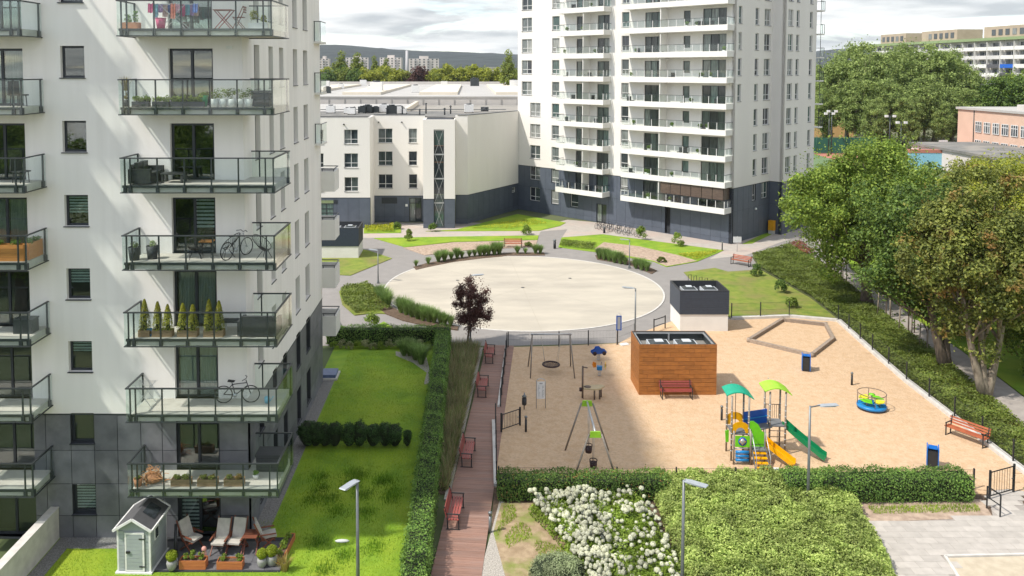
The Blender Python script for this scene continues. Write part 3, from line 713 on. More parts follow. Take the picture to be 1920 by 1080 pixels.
# ================================================================== tower
TC = Vector((27.9, 86.6)); TL = Vector((6.4, 108.6)); du = (TC-TL).normalized(); dv_ = Vector((-du.y, du.x)); TLEN = (TC-TL).length
TOWER = thing('tower_block', 'tall white residential tower with stacked balconies and navy panelled base', 'building', (TC.x, TC.y, 0))
TH = 2.76; z0t = 3.35; TTOP = 39.0; TN = 11
wins = []; front_doors = []
for k in range(0, TN+1):
    ztop = z0t-.13+TH*k
    if k < 0: continue
    hi = ztop > 15.5
    cA = (.7, 2.45) if hi else (2.2, 3.95)
    for (a, b, n) in ((cA[0], cA[1], 2), (5.85, 7.05, 1), (16.45, 17.5, 1)):
        if k == 0 and a > 16: continue
        wins.append((a, b, ztop-1.75, ztop, n))
wins.append((9.0, 10.2, z0t-1.9, z0t-.13, 1))
dwin = []
for k in range(1, TN+1):
    f = z0t+.22+TH*(k-1)
    dwin += [(9.75, 11.3, f, f+2.2, 2), (12.95, 14.7, f, f+2.2, 2), (19.65, 22.05, f, f+2.2, 3), (27.0, 29.8, f, f+2.25, 3), (24.65, 25.5, f+.85, f+2.15, 1)]
loc_t = Vector((TL.x-TC.x, TL.y-TC.y, 0)); rzu = math.atan2(du.y, du.x); rzv = rzu+R(90)
fd = [(13.0, 14.5, .02, 2.3)]
facade(TOWER, TC, TL, TC, 5.95, TTOP, wins, white='stucco_tower', doors=[(a, b, c, e) for a, b, c, e, n in dwin]+fd+[(22.6, 23.3, .05, 3.3)], pcol=1.24, rows=[0, .55, 3.2, 5.95], pmat='pane_mix', fmat='frame_white')
ca, sa = math.cos(rzu), math.sin(rzu)
def tf(u, n, z): return (loc_t.x+ca*u-sa*n, loc_t.y+sa*u+ca*n, z)     # u along the front, n inward
for a, b, c, e, n in dwin: window(TOWER, tf(a, 0, c), rzu, b-a, e-c, n, None, .065, .13, 'rail_grey', 'pane_door', name='balcony_door' if e-c > 1.5 else 'window')
o = put(window_mesh(1.5, 2.28, 2, None, .09, .1), 'entrance_door', TOWER, tf(13.0, 0, .02), rzu)
for i in range(2): put(pane_mesh(.75, 2.24, 'pane_door'), 'pane', o, (.75*i, .13, .02))
MB().box(0, .3, 0, .7, .6, 3.3).build('recess', 'seal_dark', TOWER, tf(22.6, 0, 0), rzu)
# side faces A, step, B
EB = 8.6; ES = 1.45; EL = 16.9
rw = lambda cols: [(a, b, z0t-.13+TH*k-1.85, z0t-.13+TH*k, n) for k in range(1, TN+1) for a, b, n in cols]
A1 = TC+dv_*EB; A2 = A1+du*ES; A3 = TC+du*ES+dv_*EL
facade(TOWER, TC, TC, A1, 5.95, TTOP, [w_ for w_ in rw([(.75, 1.55, 1), (4.5, 5.35, 1), (6.65, 8.15, 2)]) if not (w_[0] < 1 and w_[3] < 16)], white='stucco_tower', pcol=1.24, rows=[0, .55, 3.4, 5.95])
facade(TOWER, TC, A1, A2, 5.95, TTOP, [], white='stucco_tower', rows=[0, .55, 3.4, 5.95])
facade(TOWER, TC, A2, A3, 5.95, TTOP, rw([(.75, 2.0, 2), (2.85, 3.65, 1), (6.4, 7.2, 1)]), white='stucco_tower', rows=[0, .55, 3.4, 5.95])
B1 = TL+dv_*17
mb = MB(); P = [(p.x-TC.x, p.y-TC.y) for p in (TL+dv_*.3+du*.3, TC+dv_*.3-du*.3, A1-du*.3+dv_*.3, A2-du*.3+dv_*.3, A3-du*.3-dv_*.05, B1+du*.3)]
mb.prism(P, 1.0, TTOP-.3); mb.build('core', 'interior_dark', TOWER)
MB().box(0, -17, 0, .28, -.31, TTOP).build('wall', 'stucco_tower', TOWER, (loc_t.x, loc_t.y, 0), rzu+R(180)+0) if False else None
mb = MB(); q = [TL+dv_*.31, TL+dv_*17, B1+du*.28, TL+dv_*.31+du*.28]
mb.prism([(p.x-TC.x, p.y-TC.y) for p in q], 0, TTOP); mb.build('wall', 'stucco_tower', TOWER)
mb = MB(); q = [B1+du*.3, A3-du*.31, A3-du*.31+dv_*.25, B1+du*.3+dv_*.25]; mb.prism([(p.x-TC.x, p.y-TC.y) for p in q], 0, TTOP); mb.build('wall', 'stucco_tower', TOWER)
# tower balconies
def tbalc(u0, u1, k, dep=1.5):
    z = z0t+TH*(k-1); W = u1-u0
    def mk():
        mb = MB(); mb.box(0, -dep, .0, W, -.002, .2); mb.box(0, -dep, .2, W, -dep+.12, .6); mb.box(0, -dep+.12, .2, .12, -.002, .6); mb.box(W-.12, -dep+.12, .2, W, -.002, .6)
        return mb.mesh('balcony', 'slab_white')
    o = put(cached(('tb', u0, u1), mk), 'balcony', TOWER, tf(u0, 0, z), rzu)
    def rl():
        mb = MB(); zr = 1.4
        mb.box(.0, -dep+.02, zr-.04, W, -dep+.08, zr); mb.box(.0, -dep+.08, zr-.04, .06, 0, zr); mb.box(W-.06, -dep+.08, zr-.04, W, 0, zr)
        return mb.mesh('handrail', 'rail_grey')
    put(cached(('tbr', u0, u1), rl), 'handrail', o)
    n = max(4, round(W/1.05))
    def ps():
        mb = MB()
        for i in range(n+1):
            x = .04+(W-.08)*i/n; mb.box(x-.025, -dep+.03, .6, x+.025, -dep+.08, 1.36)
        for x in (.04, W-.04): mb.box(x-.02, -dep*.5-.02, .7, x+.02, -dep*.5+.02, 1.36)
        return mb.mesh('railing_posts', 'frame_white')
    put(cached(('tbp', u0, u1), ps), 'railing_posts', o)
    for i in range(n):
        a = .04+(W-.08)*i/n
        put(cached(('tbg', round((W-.08)/n, 3)), lambda: MB().box(.05, 0, .62, (W-.08)/n-.05, .01, 1.34).mesh('glass_panel', 'rail_glass')), 'glass_panel', o, (a, -dep+.05, 0))
    put(cached(('tbs', dep), lambda: MB().box(0, -dep+.1, .62, .01, -.02, 1.34).mesh('glass_panel', 'rail_glass')), 'glass_panel', o, (W-.04, 0, 0))
    return o
for k in range(1, TN+1):
    o = tbalc(7.75, 14.95, k)
    MB_ = cached('tpart', lambda: MB().box(-.05, -1.35, .2, .05, -.002, 2.7).mesh('partition', 'slab_white'))
    put(MB_, 'partition', o, (4.2-.15, 0, 0.005))
    o = tbalc(17.55, 30.7, k)
    put(MB_, 'partition', o, (22.55-17.55, 0, 0.005))
    if k == 1:
        M('bronze_screen', (.12, .085, .068), .35, (.085, .06, .05), 2, stretch=(1, 1, 6))
        for i in range(6): MB().box(5.25+i*1.28, -1.31, 1.45, 6.47+i*1.28, -1.28, 2.72).build('enclosure_panel', 'bronze_screen', o)
        MB().box(12.9, -1.25, 1.45, 12.93, -.05, 2.72).build('enclosure_panel', 'bronze_screen', o)
# corner balconies that peep out on both edges of the tower
for k in range(3, TN+1):
    z = z0t+TH*(k-1)-.3
    o = MB().box(-1.45, 0, 0, 0, 3.4, .2).box(-1.45, 0, .2, 0, .1, .7).box(-1.45, .1, .2, -1.35, 3.4, .7).build('balcony', 'slab_white', TOWER, tf(0, 2.5, z), rzu)
    MB().box(-1.43, .02, 1.3, 0, .06, 1.34).box(-1.43, .06, 1.3, -1.39, 3.4, 1.34).box(-1.43, .02, .7, -1.39, .06, 1.3).box(-.06, .02, .7, -.02, .06, 1.3).build('handrail', 'rail_grey', o)
    MB().box(-1.36, .03, .7, -.08, .04, 1.28).build('glass_panel', 'rail_glass', o)
    if k in (4,): MB().box(-1.4, -.02, .2, -.02, -.005, 1.25).build('privacy_screen', M('screen_rust', (.42, .15, .05), .8), o)
for k in range(4, TN+1):
    z = z0t+TH*(k-1)
    p = A3-TC-du*2.2+dv_*.26
    o = MB().box(0, 0, 0, 2.6, 1.1, .15).build('balcony', 'slab_white', TOWER, (p.x, p.y, z), rzu)
    MB().box(0, 1.05, 1.2, 2.6, 1.1, 1.25).box(2.55, 0, 1.2, 2.6, 1.05, 1.25).box(2.55, 1.05, .15, 2.6, 1.1, 1.2).box(2.55, 0, .15, 2.6, .05, 2.7).box(2.55, .5, .15, 2.59, .54, 1.2).build('handrail', 'rail_grey', o)
    MB().box(2.56, .06, .2, 2.57, 1.04, 1.15).build('glass_panel', 'rail_glass', o)
# lit shop-like enclosed corner of the lowest long balcony
M('wood_screen', (.13, .085, .065), .8, (.10, .065, .05), 3, stretch=(1, 1, 8))
MB().box(22.9, .05-1.3, .0, 26.6, .06-1.3+.02, 1.0).build('bamboo_screen', 'wood_screen', TOWER, tf(0, 0, z0t+1.35), rzu) if False else None
# round lamps and a cabinet on the walls
MB().lathe([(.12, 0), (.14, .1), (.1, .2)], (0, 0), 10).build('wall_lamp', 'blind_white', TOWER, tuple(Vector((*(dv_*5.2+du*.12), 3.1))))
t = thing('meter_cabinet', 'bright yellow meter cabinet at the foot of the white tower', 'cabinet', (*(A1+du*.55-dv_*.36), 0), rzu)
MB().box(-.32, -.25, .45, .32, .25, 1.5).build('cabinet_body', M('yellow_paint', (.75, .36, .01), .5), t); MB().box(-.34, -.28, 1.5, .34, .28, 1.55).build('lid', 'yellow_paint', t)
MB().box(-.3, -.22, 0, .3, .22, .45).build('plinth', 'concrete_slab', t)
# ================================================================== halls behind
M('hall_roof', (.46, .445, .42), .9, (.38, .37, .35), .12, c3=(.40, .39, .375), s3=.03)
M('hall_wall', (.55, .52, .49), .8, (.49, .46, .43), .3)
M('cream_ribbed', (.66, .60, .50), .8, (.60, .545, .45), .4)
M('terracotta', (.42, .17, .08), .8, (.36, .14, .065), .6)
def hall(label, x0, x1, y0, y1, h, roofm, wallm, cat='warehouse', fascia=None):
    t = thing('warehouse', label, cat, ((x0+x1)/2, (y0+y1)/2, 0)); cx, cy = (x0+x1)/2, (y0+y1)/2
    MB().box(x0-cx, y0-cy, 0, x1-cx, y1-cy, h-.4).build('wall', wallm, t)
    MB().box(x0-cx-.2, y0-cy-.2, h-.4, x1-cx+.2, y1-cy+.2, h).build('roof', roofm, t)
    if fascia: MB().box(x0-cx-.35, y0-cy-.35, h-1.3, x1-cx+.35, y0-cy-.21, h+.25).build('fascia', fascia, t)
    return t
h1 = hall('long pale warehouse with flat grey roof beyond the low block', -130, 60, 262, 470, 10, 'hall_roof', 'hall_wall')
mb = MB()
for i in range(38): mb.box(-95+i*5, -104.2, .2, -94.8+i*5, -104.0, 9.3)
mb.build('pilaster', 'hall_roof', h1)
for i in range(7):
    a = -86+i*26; MB().box(a, -88, 10, a+13, 60, 10.9).build('skylight', 'cream_ribbed', h1)
mb = MB().box(-95, 104, 10, 95, 104.3, 11.6)
mb.build('parapet', 'hall_wall', h1)
h2 = hall('cream shed with ribbed sloping roof beside the white tower', -16, 48, 205, 258, 7.2, 'cream_ribbed', 'cream_ribbed')
for i in range(9): MB().box(-32, -26+i*5.8, 7.2+.02, 32, -25.6+i*5.8, 7.55).build('roof_rib', 'hall_roof', h2)
MB().box(-33, -27, 7.2, -32, 27, 8.6).build('gable_wall', 'cream_ribbed', h2)
h3 = hall('low brown shed with terracotta fascia behind the low block', -75, -18, 170, 198, 7.0, 'hall_roof', 'hall_wall', fascia='terracotta')
h4 = hall('grey flat shed behind the terracotta edged shed', -75, -17, 200, 256, 7.8, 'hall_roof', 'hall_wall')
h5 = hall('dark fronted annex between the sheds and low block', -46, 4, 150, 163, 6.4, 'roof_felt', 'terracotta')
for i in range(16): hvac((rngp.uniform(-60, 30), rngp.uniform(285, 440), 10.0), rngp.uniform(2, 4.5), 'large ventilation unit on the long warehouse roof', 'ventilation units on the warehouse roof')
for i in range(6): hvac((rngp.uniform(-62, -24), rngp.uniform(174, 194), 7.0), rngp.uniform(1.4, 2.4), 'ventilation unit on the terracotta edged shed', 'ventilation units on the terracotta edged shed')
for x, y, z, c in ((21, 215, 7.2, 'red'), (27.5, 216, 7.2, 'dark'), (4, 214, 7.2, 'dark')):
    t = thing('roof_unit', {'red': 'small dark red fan unit standing on the cream shed roof', 'dark': 'small grey fan unit standing on the cream shed roof'}[c], 'roof unit', (x, y, z), 0, None if c == 'red' else 'grey fan units on the cream shed')
    MB().box(-1, -.8, 0, 1, .8, 2.6 if c == 'red' else 1.6).build('housing', M('red_unit', (.25, .05, .05), .6) if c == 'red' else 'rail_grey', t); MB().tube([(0, -.82, 1), (0, -.9, 1)], .6, 12).build('fan', 'seal_dark', t)
# ================================================================== far apartment blocks
M('far_wall', (.66, .60, .57), .9, (.58, .53, .50), .05); M('far_wall_grey', (.50, .49, .50), .9)  # second tone: plain grey of the far balconies and the mast
def far_block(px0, px1, ytop, Y, rz, label, nwin, floors=11, dpt=12):
    X0, Z = AY(px0, ytop, Y); X1, _ = AY(px1, ytop, Y); W = X1-X0
    t = thing('apartment_block', label, 'building', (X0, Y, 0), rz)
    MB().box(0, 0, 0, W, dpt, Z).build('wall', 'far_wall', t)
    MB().box(W*.35, 2, Z, W*.65, dpt-2, Z+3).build('roof_house', 'far_wall', t)
    fh = Z/floors
    wm = cached(('fw', round(fh, 2)), lambda: MB().box(0, -.12, 0, 1.7, .02, fh*.5).mesh('window', 'pane_far'))
    bm = cached(('fbm', round(fh, 2)), lambda: MB().box(0, -1.3, 0, 3.2, -.01, fh*.36).mesh('balcony', 'far_wall_grey'))
    for j in range(max(0, floors-7), floors):
        for i in range(nwin):
            x = W*(i+.5)/nwin
            if i % 3 == 1: put(bm, 'balcony', t, (x-1.6, 0, j*fh+.1))
            put(wm, 'window', t, (x-.85, 0, j*fh+fh*.4))
    return t
far_block(598, 616, 110, 900, 0, 'pale far apartment block at the edge of the white side wall', 3)
far_block(648, 690, 108, 940, R(4), 'pale far apartment block behind the poplar pair', 6)
far_block(712, 752, 108, 980, R(-4), 'pale far apartment block with rooftop box beside the mast', 6)
far_block(767, 823, 110, 900, R(5), 'wide pale far apartment block standing right of the mast', 7)
t = thing('mast', 'thin grey mast between the two far apartment blocks', 'mast', (AY(763, 120, 940)[0], 940, 0)); MB().tube([(0, 0, 0), (0, 0, 40)], [2.2, 1.6], 6).build('shaft', 'far_wall_grey', t)
for px0, px1, yt, Y, lb_ in ((868, 885, 128, 700, 'low white house among the far trees'), (915, 945, 127, 640, 'long low white house near the tower edge')):
    X0, Z = AY(px0, yt, Y); X1, _ = AY(px1, yt, Y); t = thing('house', lb_, 'house', (X0, Y, 0)); MB().box(0, 0, 0, X1-X0, 10, Z).build('wall', 'far_wall', t); MB().box(-.5, -.5, Z, X1-X0+.5, 10.5, Z+.6).build('roof', 'hall_roof', t)
# ================================================================== long balcony block with green eaves, on the right
M('slab_block', (.62, .60, .58), .9, (.54, .53, .52), .3); M('eaves_green', (.26, .34, .17), .7); M('penthouse', (.42, .34, .26), .9, (.36, .29, .22), .4)
M('balcony_blue', (.01, .12, .55), .5); M('balcony_grey', (.10, .10, .11), .7)
XBK = 166.; LBK = thing('long_apartment_block', 'long many-balconied apartment block with green roof edge beyond the trees', 'building', (XBK, 236, 0), R(3))
BLn = 94; fhb = 2.72
MB().box(0, 0, 0, 13, BLn, 27.6).build('wall', 'slab_block', LBK); MB().box(-1.8, -1, 27.6, 14, BLn+1, 28.5).build('roof_edge', 'eaves_green', LBK)
rb = random.Random(9)
wm = MB().box(-.1, 0, -.7, .02, 1.9, 1.45).mesh('window', 'pane_far')
bms = [MB().box(-1.5, 0, 0, -.01, 5.6, .16).box(-1.5, 0, .16, -1.4, 5.6, 1.15).mesh('balcony', x) for x in ('slab_white', 'slab_block', 'balcony_grey', 'balcony_blue')]
pw2 = MB().box(-1.5, 0, 0, -.01, .14, 2.7).mesh('partition', 'slab_white')
for j in range(3, 10):
    for i in range(int(BLn/6.0)):
        if i > 14 and j < 7: continue
        y = i*6.0+.2
        c = rb.choices([0, 1, 2], [6, 4, 2])[0]
        if j == 7 and i == 2: c = 3
        put(bms[c], 'balcony', LBK, (0, y, j*fhb)); put(wm, 'window', LBK, (0, y+.6, j*fhb+.9))
        put(wm, 'window', LBK, (0, y+3.0, j*fhb+.9))
        put(pw2, 'partition', LBK, (0, y-.17, j*fhb))
for y0, ln in ((11, 19.5), (44, 20), (74, 17)):
    o = MB().box(2, y0, 28.5, 11, y0+ln, 32.2).build('roof_house', 'penthouse', LBK)
    for i in range(5): MB().box(1.9, y0+1.6+i*3.1, 29.3, 1.99, y0+3.4+i*3.1, 31.2).build('window', 'pane_far', o)
# salmon school building and low roofs in front of it
M('salmon', (.62, .43, .33), .9, (.57, .395, .30), .4); M('peach', (.72, .46, .20), .9, (.66, .42, .19), .3)
SCH = thing('school_building', 'two storey salmon coloured school with white framed windows', 'building', (102.8, 172.5, 0))
holes_s = []; wl = []
MB().box(0, -26, 0, 13, 0, 10.3).build('wall', 'salmon', SCH); MB().box(-.35, -26.3, 10.3, 13.3, .3, 10.75).build('roof', 'hall_roof', SCH); MB().box(3, -18, 10.75, 6, -14, 11.8).build('roof_box', 'hall_wall', SCH)
for j, z in enumerate((2.2, 5.7 if False else 5.9)):
    for i in range(8): window(SCH, (-.17, -6.2-i*2.75, z), R(-90), 2.0, 2.2, 3, .68, .11, 0, 'frame_white', 'pane_far', name='window')
MB().tube([(-.1, -5.6, 0), (-.1, -5.6, 10.3)], .08, 6).build('downpipe', 'rail_grey', SCH)
t = thing('low_annex', 'low annex with flat grey roof in front of the salmon school', 'building', (96, 150, 0))
MB().prism([(-9, -16), (6, -12), (5.5, 13), (-8, 13)], 0, 3.7).build('wall', 'far_wall', t); MB().prism([(-9.4, -16.4), (6.3, -12.3), (5.7, 13.3), (-8.4, 13.3)], 3.7, 4.15).build('roof', 'roof_felt', t)
for i in range(5): MB().box(-8+i*2.6, -16.4+i*.7, 1.2, -6.6+i*2.6, -16.0+i*.7, 2.8).build('window', 'pane_far', t)
t = thing('peach_building', 'peach coloured blank building behind the far green trees', 'building', (84.5, 226, 0)); MB().box(0, 0, 0, 22, 16, 16.2).build('wall', 'peach', t); MB().box(-.3, -.3, 16.2, 22.3, 16.3, 16.7).build('roof', 'hall_roof', t)
t = thing('light_blue_hall', 'light blue low wall with red top beside the sports court', 'wall', (82, 152, 0), R(-4)); MB().box(0, 0, 0, 11, 1.2, 3.1).build('wall', M('light_blue', (.25, .52, .66), .7), t); MB().box(-.1, -.05, 3.1, 11.1, 1.25, 3.7).build('cap', M('brick_red', (.45, .18, .13), .8), t)
sheet('sports_court', [(72, 156), (106, 156), (112, 182), (74, 182)], .05, 'brick_red', None, .05)
sheet('court_green', [(60, 150), (74, 154), (76, 184), (66, 184)], .055, M('court_green', (.13, .20, .09), .9), None, .05)
for (px, py, Y, h) in ((1555, 213, 176, 9.2), (1560, 210, 178, 9.6), (1669, 216, 170, 9.0), (1690, 226, 165, 8.0)):
    X = AY(px, py, Y)[0]; t = thing('floodlight_mast', 'grey floodlight mast beside the sports court', 'floodlight', (X, Y, 0), 0, 'floodlight masts by the sports court')
    MB().tube([(0, 0, 0), (0, 0, h)], [.13, .09], 8).build('mast', 'rail_grey', t); MB().bar((-.9, 0, h), (.9, 0, h), .1).build('crossarm', 'rail_grey', t)
    for s_ in (-1, 1): MB().box(s_*.8-.3, -.35, h-.3, s_*.8+.3, .1, h+.15).build('lamp_head', 'frame_white', t)
X = AY(1757, 250, 168)[0]; t = thing('basketball_hoop', 'basketball hoop with white backboard on the sports court', 'hoop', (X, 168, 0)); MB().tube([(0, .5, 0), (0, .5, 3), (1.2, 0, 3.4)], .09, 6).build('post', 'rail_grey', t); MB().box(.4, -.1, 2.9, 2.2, 0, 4.1).build('backboard', 'frame_white', t); MB().tube([(1.3+.23*math.cos(a), -.35+.23*math.sin(a), 3.05) for a in np.linspace(0, 6.28, 13)[:-1]], .03, 5, closed=True).build('ring', 'terracotta', t)
t = thing('ball_fence', 'green netted ball fence along the sports court', 'fence', (70, 180, 0))
M('green_net', (.02, .11, .075), .8)
for i in range(7): MB().tube([(i*3.2, 0, 0), (i*3.2, 0, 3.9)], .08, 6).build('post', 'green_net', t)
for i in range(6): MB().box(i*3.2+.1, -.02, .2, i*3.2+3.1, .02, 3.6).build('net_panel', 'green_net', t)
# ================================================================== plants
LEAF('leaf_maple', (.06, .12, .016), (.28, .36, .06), .36)
LEAF('leaf_dark', (.03, .07, .014), (.15, .22, .04), .3)
LEAF('leaf_rust', (.055, .08, .015), (.25, .27, .06), .34, patch=(.37, .20, .065))
LEAF('leaf_poplar', (.09, .14, .035), (.36, .44, .14), .38)
LEAF('leaf_yellow', (.17, .21, .022), (.36, .37, .05), .38)
LEAF('leaf_far', (.11, .15, .025), (.24, .28, .05), .35)
LEAF('leaf_purple', (.045, .02, .018), (.12, .055, .045), .3)
LEAF('leaf_hedge', (.045, .11, .018), (.19, .30, .06), .3)
LEAF('leaf_hedge_light', (.055, .115, .018), (.13, .21, .04), .3, (.25, .16, .05), .04)
LEAF('leaf_shrub_dark', (.016, .045, .012), (.05, .10, .022), .2)
LEAF('leaf_lime', (.15, .22, .04), (.42, .49, .15), .35)
LEAF('leaf_silver', (.20, .25, .12), (.34, .39, .22), .3)
LEAF('leaf_cover', (.075, .115, .018), (.17, .205, .04), .3)
LEAF('leaf_hydra', (.11, .18, .02), (.23, .31, .045), .35)
LEAF('leaf_varieg', (.16, .19, .07), (.36, .36, .19), .3)
LEAF('leaf_conifer', (.13, .15, .012), (.26, .25, .025), .2)
LEAF('leaf_ball', (.17, .24, .012), (.33, .38, .03), .3)
LEAF('blade_green', (.10, .175, .04), (.24, .33, .11), .4)
LEAF('blade_lawn', (.145, .265, .012), (.31, .40, .025), .45)
LEAF('blade_lawn_dark', (.06, .16, .008), (.14, .25, .014), .4)
LEAF('blade_reed', (.15, .13, .06), (.34, .30, .16), .3, (.13, .20, .05), .25)
LEAF('blade_dry', (.20, .17, .05), (.34, .27, .09), .35)
LEAF('petal', (.46, .47, .32), (.52, .525, .44), .25)
M('bark', (.15, .115, .085), .95, (.075, .058, .045), 9, stretch=(1, 1, .25), bump=.02)
M('bark_pale', (.30, .25, .19), .95, (.17, .135, .10), 8, stretch=(1, 1, .3), bump=.02)
M('blocker_core', (.018, .028, .010), .95)  # near-black filler added inside hedges and bushes to block light
def tree(name, label, loc, h, rx, ry, cb, tr, leaf, n=60, per=260, size=.2, seed=1, bark='bark', group=None, lean=(0, 0), trunks=None, crad=.22, flat=.85, shell=.5, limbs=16, dens=.5, sub=True):
    rng = np.random.default_rng(seed); rz = (h-cb)/2; c = np.array([lean[0], lean[1], cb+rz])
    d = unit(rng.normal(size=(n, 3))); rr = rng.uniform(.12, 1, n)**dens
    wob = 1+.16*np.sin(d[:, 0]*4+seed)+.14*np.sin(d[:, 1]*5+2*seed)+.12*np.sin(d[:, 2]*6+seed*3)
    cen = c+d*(rr*wob*.86)[:, None]*np.array([rx, ry, rz])
    cen = cen[cen[:, 2] > cb*.75]
    rad = rng.uniform(.65, 1.3, len(cen))*crad*(rx+ry+rz)/3
    P = clumps(cen, rad, per, size, rng, flat, shell=shell)
    # loose twigs of leaves between the clumps and past the outline
    k = len(P)//18; d2 = unit(rng.normal(size=(k, 3))); p2 = c+d2*(rng.uniform(.5, 1.08, k)[:, None])*np.array([rx, ry, rz])
    P = np.concatenate([P, leafquads(p2, rng.normal(size=(k, 3))+np.array([0, 0, .5]), size, rng)])
    t = thing(name, label, 'tree', loc, 0, group)
    put(qmesh('crown', P, leaf), 'crown', t)
    mb = MB(); tops = trunks or [(lean[0]*.6, lean[1]*.6)]
    r2 = random.Random(seed)
    for q, (tx, ty) in enumerate(tops):
        th = cb+rz*.9; pts = []; rs = []
        for i in range(7):
            s = i/6; pts.append((tx*s**.8+r2.uniform(-.08, .08)*h*.04, ty*s**.8+r2.uniform(-.08, .08)*h*.04, th*s)); rs.append(tr*(1.35 if i == 0 else 1)*(1-.72*s))
        mb.tube(pts, rs, 9)
        order = sorted(range(len(cen)), key=lambda i: r2.random())[:limbs]
        for i in order:
            s = r2.uniform(.38, .92); a = Vector(pts[0]).lerp(Vector(pts[-1]), s); a = Vector((tx*s**.8, ty*s**.8, th*s)); b = Vector(cen[i])
            if b.z < a.z-.5: continue
            m = a.lerp(b, .5)+Vector((r2.uniform(-.1, .1), r2.uniform(-.1, .1), -.06))*(b-a).length
            mb.tube([a, m, b], [tr*(1-.75*s)*.55, tr*.2*(1-.5*s)+.012, .012], 6)
    mb.build('trunk', bark, t)
    return t
def copy_tree_at(src, loc, rz=0, s=(1, 1, 1), label=None, group=None):
    c = copy_tree(src, loc, rz, label, group); c.scale = s; return c
# ---------------- avenue trees on the right
g_av = 'broad trees along the footpath'
p = G(1625, 574); tree('maple_tree', 'broad green maple with thick dark trunk standing on the footpath edge', (*p, 0), 13.4, 5.9, 5.3, 2.1, .42, 'leaf_maple', 190, 360, .22, 11, lean=(-.5, .5), group=g_av, crad=.165, limbs=26)
p = G(1772, 690); tree('maple_tree', 'leaning maple with bent trunk and dark green lower leaves', (*p, 0), 12.6, 3.7, 3.8, 2.4, .33, 'leaf_dark', 130, 300, .21, 12, lean=(-1.2, .9), group=g_av, trunks=[(-1.3, .6), (.5, 1.2)], limbs=18)
p = G(1847, 748); tree('maple_tree', 'three stemmed maple with rusty tinged thin crown', (*p, 0), 13.3, 4.0, 3.7, 2.9, .25, 'leaf_rust', 160, 290, .2, 13, bark='bark_pale', group=g_av, trunks=[(-1.6, .4), (-.1, .8), (1.7, .6)], crad=.17, limbs=24, lean=(-.6, .4), dens=.42)
p = (39.5, 60.0); tree('maple_tree', 'tall yellow green maple behind the rusty maple', (*p, 0), 12.6, 3.8, 3.8, 2.0, .3, 'leaf_yellow', 100, 300, .2, 14, group=g_av)
p = (36.6, 71.5); tree('maple_tree', 'tall maple with yellowish top behind the broad maple', (*p, 0), 12.9, 4.7, 4.4, 1.6, .34, 'leaf_maple', 110, 300, .21, 15, group=g_av, lean=(.2, 0))
p = (44.5, 68.0); tree('maple_tree', 'rust speckled maple at the car park edge', (*p, 0), 11.6, 4.2, 4.2, 1.6, .3, 'leaf_rust', 90, 260, .21, 16, group=g_av)
p = (36.0, 51.5); tree('maple_tree', 'green maple with low branches over the verge lawn', (*p, 0), 9.6, 3.2, 3.0, .9, .24, 'leaf_rust', 90, 280, .19, 17, bark='bark_pale', group=g_av, crad=.22)
p = (42.5, 83.0); tree('maple_tree', 'green maple next to the white tower corner', (*p, 0), 10.5, 4.5, 4.2, 1.6, .3, 'leaf_maple', 70, 240, .25, 18, group=g_av)
p = (51.0, 84.0); tree('maple_tree', 'yellowish maple between car park and sports court', (*p, 0), 9.6, 4.8, 4.4, 1.2, .3, 'leaf_yellow', 70, 240, .25, 19, group=g_av)
p = (60.0, 88.0); tree('maple_tree', 'green maple in front of the low grey roofed annex', (*p, 0), 9.0, 5.0, 4.6, 1.2, .3, 'leaf_maple', 70, 220, .26, 20, group=g_av)
p = (33.0, 44.5); tree('maple_tree', 'slim green maple beside the bend of the footpath', (*p, 0), 10.2, 2.2, 2.2, 3.4, .16, 'leaf_maple', 40, 220, .2, 21, bark='bark_pale', group=g_av, limbs=10)
p = G(1551, 512); tree('young_tree', 'small green street tree with slim trunk beyond the broad maple', (*p, 0), 7.5, 2.6, 2.4, 2.2, .16, 'leaf_maple', 36, 220, .22, 22)
for j, (x, y, h, lf, lab) in enumerate(((34.3, 56.5, 6.5, 'leaf_dark', 'low dark tree filling the gap behind the leaning maple'), (37.2, 64.5, 7.0, 'leaf_maple', 'low green tree between footpath and parked cars'), (34.6, 48.2, 5.2, 'leaf_maple', 'low bushy tree on the verge behind the three stemmed maple'), (37.6, 56.0, 7.5, 'leaf_dark', 'bushy dark tree in front of the parked cars'))):
    tree('verge_tree', lab, (x, y, 0), h, 2.5, 2.4, .5, .15, lf, 60, 240, .19, 90+j, limbs=12)
# young staked trees along the footpath
g_y = 'young staked trees along the footpath'
stk = tree('young_tree', 'young tree held by three wooden stakes beside the footpath', (*G(1703, 628), 0), 4.6, 1.0, 1.0, 2.0, .06, 'leaf_dark', 18, 120, .17, 31, group=g_y, limbs=6)
for i in range(3):
    a = i*2.09+.4; MB().tube([(.6*math.cos(a), .6*math.sin(a), 0), (.55*math.cos(a), .55*math.sin(a), 2.0)], .045, 7).build('stake', 'bark_pale', stk)
MB().bar((.55*math.cos(.4), .55*math.sin(.4), 1.85), (.55*math.cos(2.49), .55*math.sin(2.49), 1.85), .05).build('cross_tie', 'bark_pale', stk)
for px, py, s in ((1661, 598, .95), (1577, 530, 1.0), (1738, 658, .85)): copy_tree_at(stk, (*G(px, py), 0), px, (s, s, s))
# purple leaved tree beside the boardwalk
p = G(876, 648); tree('purple_tree', 'dark purple leaved small tree at the head of the boardwalk', (*p, 0), 4.7, 1.45, 1.4, .85, .085, 'leaf_purple', 60, 230, .11, 41, limbs=14, lean=(.35, 0), crad=.23, shell=.2)
